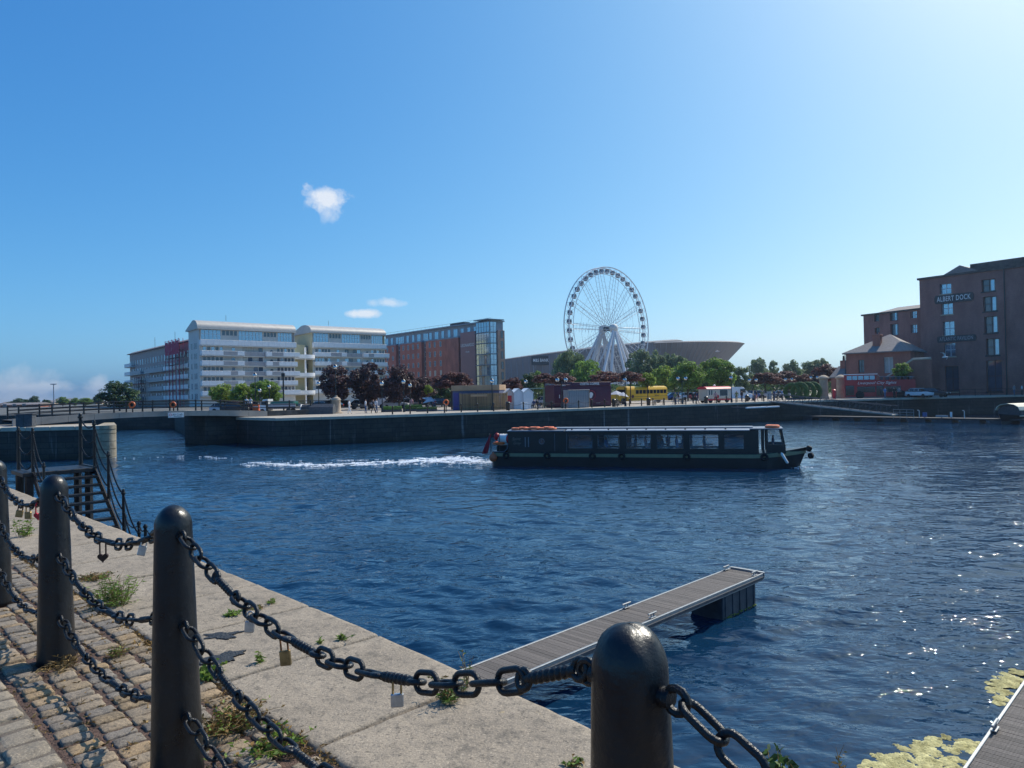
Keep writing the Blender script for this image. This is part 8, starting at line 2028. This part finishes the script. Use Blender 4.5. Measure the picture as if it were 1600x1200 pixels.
# ================================================================== TREES
M_('bark', (0.07, 0.055, 0.045), 0.9, var=0.3, scale=5, bump=0.5, bscale=12)
for nm, c, tr in (('leaf_purple', (.13, .055, .048), .36), ('leaf_purple_dark', (.075, .036, .035), .28), ('leaf_green', (.15, .24, .045), .52), ('leaf_lime', (.22, .30, .05), .54), ('leaf_dark', (.045, .085, .026), .3), ('leaf_grey', (.16, .21, .10), .5)):
    M_(nm, c, 0.6, var=0.35, scale=0.7, isl=0.45, trans=tr, col2=tuple(x*1.25 for x in c))
CROWN = {}
def crown_mesh(kind, leaf, seed, n=2600, size=0.11):
    """unit crown: x,y within +-1, z 0..1 ; clumps of leaf faces with gaps between them"""
    k = (kind, leaf, seed)
    if k in CROWN: return CROWN[k]
    rs = np.random.RandomState(seed); clumps = []
    nc = {'round': 62, 'wide': 60, 'tall': 50, 'willow': 64}[kind]
    for i in range(nc):
        while True:
            p = rs.uniform(-1, 1, 3)
            if 0.25 < np.linalg.norm(p) < 0.86: break
        if kind == 'wide': p[2] = abs(p[2])*1.3-0.5; p[:2] *= 1.05
        clumps.append((p, rs.uniform(.16, .34)))
    V, F = [], []
    per = n//nc
    for c, r in clumps:
        d = rs.normal(size=(per, 3)); d /= np.linalg.norm(d, axis=1)[:, None]
        rad = r*rs.uniform(.45, 1.0, per)**0.5
        P = c+d*rad[:, None]*np.array([1, 1, .85])
        nrm = d+rs.normal(0, .55, (per, 3))+np.array([0, 0, .35]); nrm /= np.linalg.norm(nrm, axis=1)[:, None]
        t = np.cross(nrm, rs.normal(size=(per, 3))); t /= np.linalg.norm(t, axis=1)[:, None]; b = np.cross(nrm, t)
        s = size*rs.uniform(.55, 1.25, per)[:, None]
        if kind == 'willow': t = t*0.4+np.array([0, 0, -.9]); t /= np.linalg.norm(t, axis=1)[:, None]; b = np.cross(nrm, t)
        q = np.stack([P-t*s*.7, P+b*s*.4, P+t*s*.7, P-b*s*.4], 1).reshape(-1, 3)
        base = len(V); V.extend(q.tolist()); F.extend([(base+4*j, base+4*j+1, base+4*j+2, base+4*j+3) for j in range(per)])
    V = np.array(V); V[:, 2] = V[:, 2]*0.5+0.5
    me = bpy.data.meshes.new('crown'); me.from_pydata(V.tolist(), [], F); me.materials.append(MAT[leaf]); me.update(); CROWN[k] = me
    return me
def tree(px, hw, top, bot, Y, kind, leaf, label, group, seed=1, lean=0.0, trunk_r=None, n=2600, size=0.11):
    p = gpos(px, Y); k = Y/FPX; r = hw*k; zt, zb = D(px, top, Y).z-FAR, D(px, bot, Y).z-FAR
    zb = max(0.4, zb); H = zt-zb; o = thing('tree', label, 'tree', p, seed*1.3, group)
    c = link('crown', crown_mesh(kind, leaf, seed % 4+1, n, size), o, (lean*math.cos(-seed*1.3), lean*math.sin(-seed*1.3), zb)); c.scale = (r*1.06, r*1.06, H*1.04)
    tr = trunk_r or max(0.1, r*0.055); b = MB(); rs = random.Random(seed)
    b.tube([(0,0,-0.1), (rs.uniform(-.1,.1), 0, zb*0.6), (lean*.5*math.cos(-seed*1.3), lean*.5*math.sin(-seed*1.3), zb+H*0.2), (lean*math.cos(-seed*1.3), lean*math.sin(-seed*1.3), zb+H*0.75)], [tr, tr*0.8, tr*0.7, tr*0.2], 7)
    for j in range(7):
        a = rs.uniform(0, 6.28); z0 = zb+H*rs.uniform(-.05, .3); b.tube([(0,0,z0), (r*.35*math.cos(a), r*.35*math.sin(a), z0+H*.22), (r*.75*math.cos(a), r*.75*math.sin(a), z0+H*.42)], [tr*.5, tr*.3, tr*.1], 5)
    b.build('trunk', MAT['bark'], o); return o
PU, GR, FARG = 'purple leaved trees along the quay', 'green trees along the quay', 'trees behind the quay'
TREES = [
 (187, 30, 596, 640, 150, 'round', 'leaf_dark', 'broad dark tree left of the apartment wing', GR), 
 (347, 19, 599, 630, 118, 'round', 'leaf_lime', 'small lime green tree before the apartments, leftmost of three', GR), (377, 17, 600, 630, 117, 'round', 'leaf_lime', 'small lime green tree, middle of three before the apartments', GR), (415, 27, 593, 634, 119, 'round', 'leaf_green', 'larger dark green tree, right of three before the apartments', GR),
 (524, 29, 571, 628, 112, 'round', 'leaf_purple_dark', 'purple leaved tree right of the link tower, leftmost of the row', PU), (576, 32, 566, 630, 112, 'round', 'leaf_purple_dark', 'tallest purple leaved tree left of the hotel', PU), (623, 27, 573, 630, 110, 'round', 'leaf_purple_dark', 'purple leaved tree before the hotel left bay', PU), (655, 24, 588, 630, 116, 'round', 'leaf_purple_dark', 'lower purple leaved tree before the hotel middle', PU), (706, 32, 576, 613, 100, 'wide', 'leaf_purple', 'umbrella shaped purple tree beside the wooden kiosk', PU),
 (690, 24, 597, 632, 124, 'round', 'leaf_dark', 'dark tree behind the umbrella shaped purple tree', FARG), (669, 7, 602, 617, 114, 'round', 'leaf_lime', 'small lime green shrub tree behind the parasols', GR),
 (801, 16, 586, 614, 104, 'wide', 'leaf_purple', 'small purple tree behind the white huts', PU), (828, 19, 583, 618, 130, 'round', 'leaf_dark', 'dark green tree behind the white huts', FARG), (851, 17, 581, 602, 108, 'wide', 'leaf_purple', 'purple tree left above the green shelter', PU), (879, 19, 580, 604, 109, 'wide', 'leaf_purple', 'purple tree above the coffee kiosk left end', PU),
 (889, 27, 547, 608, 200, 'willow', 'leaf_grey', 'tall grey green willow left of the wheel', FARG), (917, 29, 563, 608, 185, 'willow', 'leaf_green', 'green willow below the wheel left side', FARG), (842, 11, 579, 612, 150, 'round', 'leaf_green', 'green tree tip left of the willow', FARG),
 (946, 26, 577, 602, 110, 'wide', 'leaf_purple', 'purple tree above the coffee kiosk right end', PU), (985, 20, 577, 600, 112, 'wide', 'leaf_purple', 'purple tree above the yellow bus front', PU),
 (1003, 25, 546, 600, 230, 'round', 'leaf_grey', 'grey green tree right of the wheel legs', FARG), (1026, 15, 546, 600, 232, 'round', 'leaf_grey', 'grey green tree second right of the wheel', FARG), (1043, 9, 552, 600, 236, 'tall', 'leaf_grey', 'slim grey green tree before the arena', FARG), (1060, 17, 553, 600, 234, 'round', 'leaf_grey', 'grey green tree before the arena middle', FARG),
 (1012, 14, 582, 606, 116, 'round', 'leaf_lime', 'lime green tree above the yellow bus', GR), (1037, 18, 570, 607, 140, 'round', 'leaf_lime', 'bright green tree behind the yellow bus', GR), (1075, 28, 566, 609, 128, 'round', 'leaf_green', 'full green tree right of the yellow bus', GR), (1122, 28, 558, 609, 135, 'round', 'leaf_green', 'tall full green tree above the ice cream van', GR), (1160, 18, 573, 612, 150, 'tall', 'leaf_grey', 'grey green tree above the white van', GR),
 (1098, 16, 575, 610, 150, 'round', 'leaf_dark', 'dark tree between the two full green trees', FARG), (1054, 16, 580, 608, 150, 'round', 'leaf_green', 'green tree behind the yellow bus rear', FARG),
 (1185, 15, 559, 596, 250, 'round', 'leaf_grey', 'dark green tree on the skyline right of the arena', FARG), (1209, 9, 563, 596, 255, 'tall', 'leaf_grey', 'slim tree second on the skyline right of the arena', FARG), (1240, 15, 562, 596, 250, 'round', 'leaf_grey', 'rounded tree third on the skyline right of the arena', FARG), (1262, 12, 566, 596, 255, 'round', 'leaf_grey', 'tree fourth on the skyline right of the arena', FARG), (1280, 17, 560, 596, 250, 'round', 'leaf_grey', 'tree nearest the gate piers on the skyline', FARG),
 (1196, 22, 578, 605, 150, 'wide', 'leaf_purple', 'purple brown tree right of the white van', PU), (1228, 24, 577, 606, 152, 'wide', 'leaf_purple', 'purple brown tree above the green hoops', PU), (1262, 18, 582, 606, 150, 'wide', 'leaf_purple', 'purple brown tree behind the green hoops', PU), (1291, 21, 564, 602, 150, 'wide', 'leaf_purple', 'purple brown tree left of the lodge chimneys', PU),
 (1410, 15, 567, 592, 119, 'round', 'leaf_green', 'green tree behind the red bus before the brick wall', GR),
 (30, 15, 622, 634, 330, 'round', 'leaf_dark', 'far tree on the left skyline, leftmost', FARG), (54, 8, 619, 634, 320, 'round', 'leaf_dark', 'far tree on the left skyline, second', FARG), (72, 6, 624, 634, 320, 'round', 'leaf_dark', 'far tree on the left skyline beside the mast', FARG), (98, 9, 620, 634, 310, 'round', 'leaf_green', 'far tree on the left skyline right of the mast', FARG), (117, 6, 621, 634, 312, 'round', 'leaf_green', 'far small tree on the left skyline, fifth', FARG), (133, 13, 622, 634, 300, 'round', 'leaf_green', 'far wide tree on the left skyline, sixth', FARG), (153, 7, 618, 634, 290, 'round', 'leaf_dark', 'far tree on the left skyline nearest the broad dark tree', FARG)]
for i, t in enumerate(TREES):
    px, hw, top, bot, Y, kind, leaf, lab, grp = t
    big = hw > 22
    tree(px, hw, top, bot, Y, kind, leaf, lab, grp, seed=i+1, n=7200 if big else 4600, size=0.095 if big else 0.12)
# low shrubbery mass between the tree trunks far behind
sh = MB(); rs = random.Random(6)
for k in range(5200):
    px = rs.uniform(700, 1330); Y = 178+rs.gauss(0, 4)+max(0, (px-1000)*0.06); p = gpos(px, Y); z = FAR+rs.random()**0.7*(3.4+1.2*mnoise.noise(Vector((px*0.02, 0, 3))))
    blade(sh, Vector((p.x, p.y, z)), (rs.gauss(0,1), rs.gauss(0,1), rs.uniform(-.2,1)), rs.uniform(.6,1.3), rs.uniform(.4,.8), rs)
tag(sh.build('shrubbery', MAT['leaf_dark']), 'dark shrubbery behind the quayside trees', kind='stuff')

# ================================================================== HAZE: thin scattering air added to imitate lens glare
hz_m = bpy.data.materials.new('haze'); hz_m.use_nodes = True
hn, hl_ = hz_m.node_tree.nodes, hz_m.node_tree.links
hn.remove(hn['Principled BSDF'])
pv = hn.new('ShaderNodeVolumePrincipled'); pv.inputs['Color'].default_value = (0.62, 0.78, 1.0, 1)
pv.inputs['Density'].default_value = 0.00021; pv.inputs['Anisotropy'].default_value = 0.75
hl_.new(pv.outputs[0], hn['Material Output'].inputs['Volume'])
hb = MB(); hb.box(-2600, 2600, -60, 4300, WATER-2.6, 60)
tag(hb.build('haze', hz_m), 'thin haze volume added to imitate lens glare', kind='stuff')
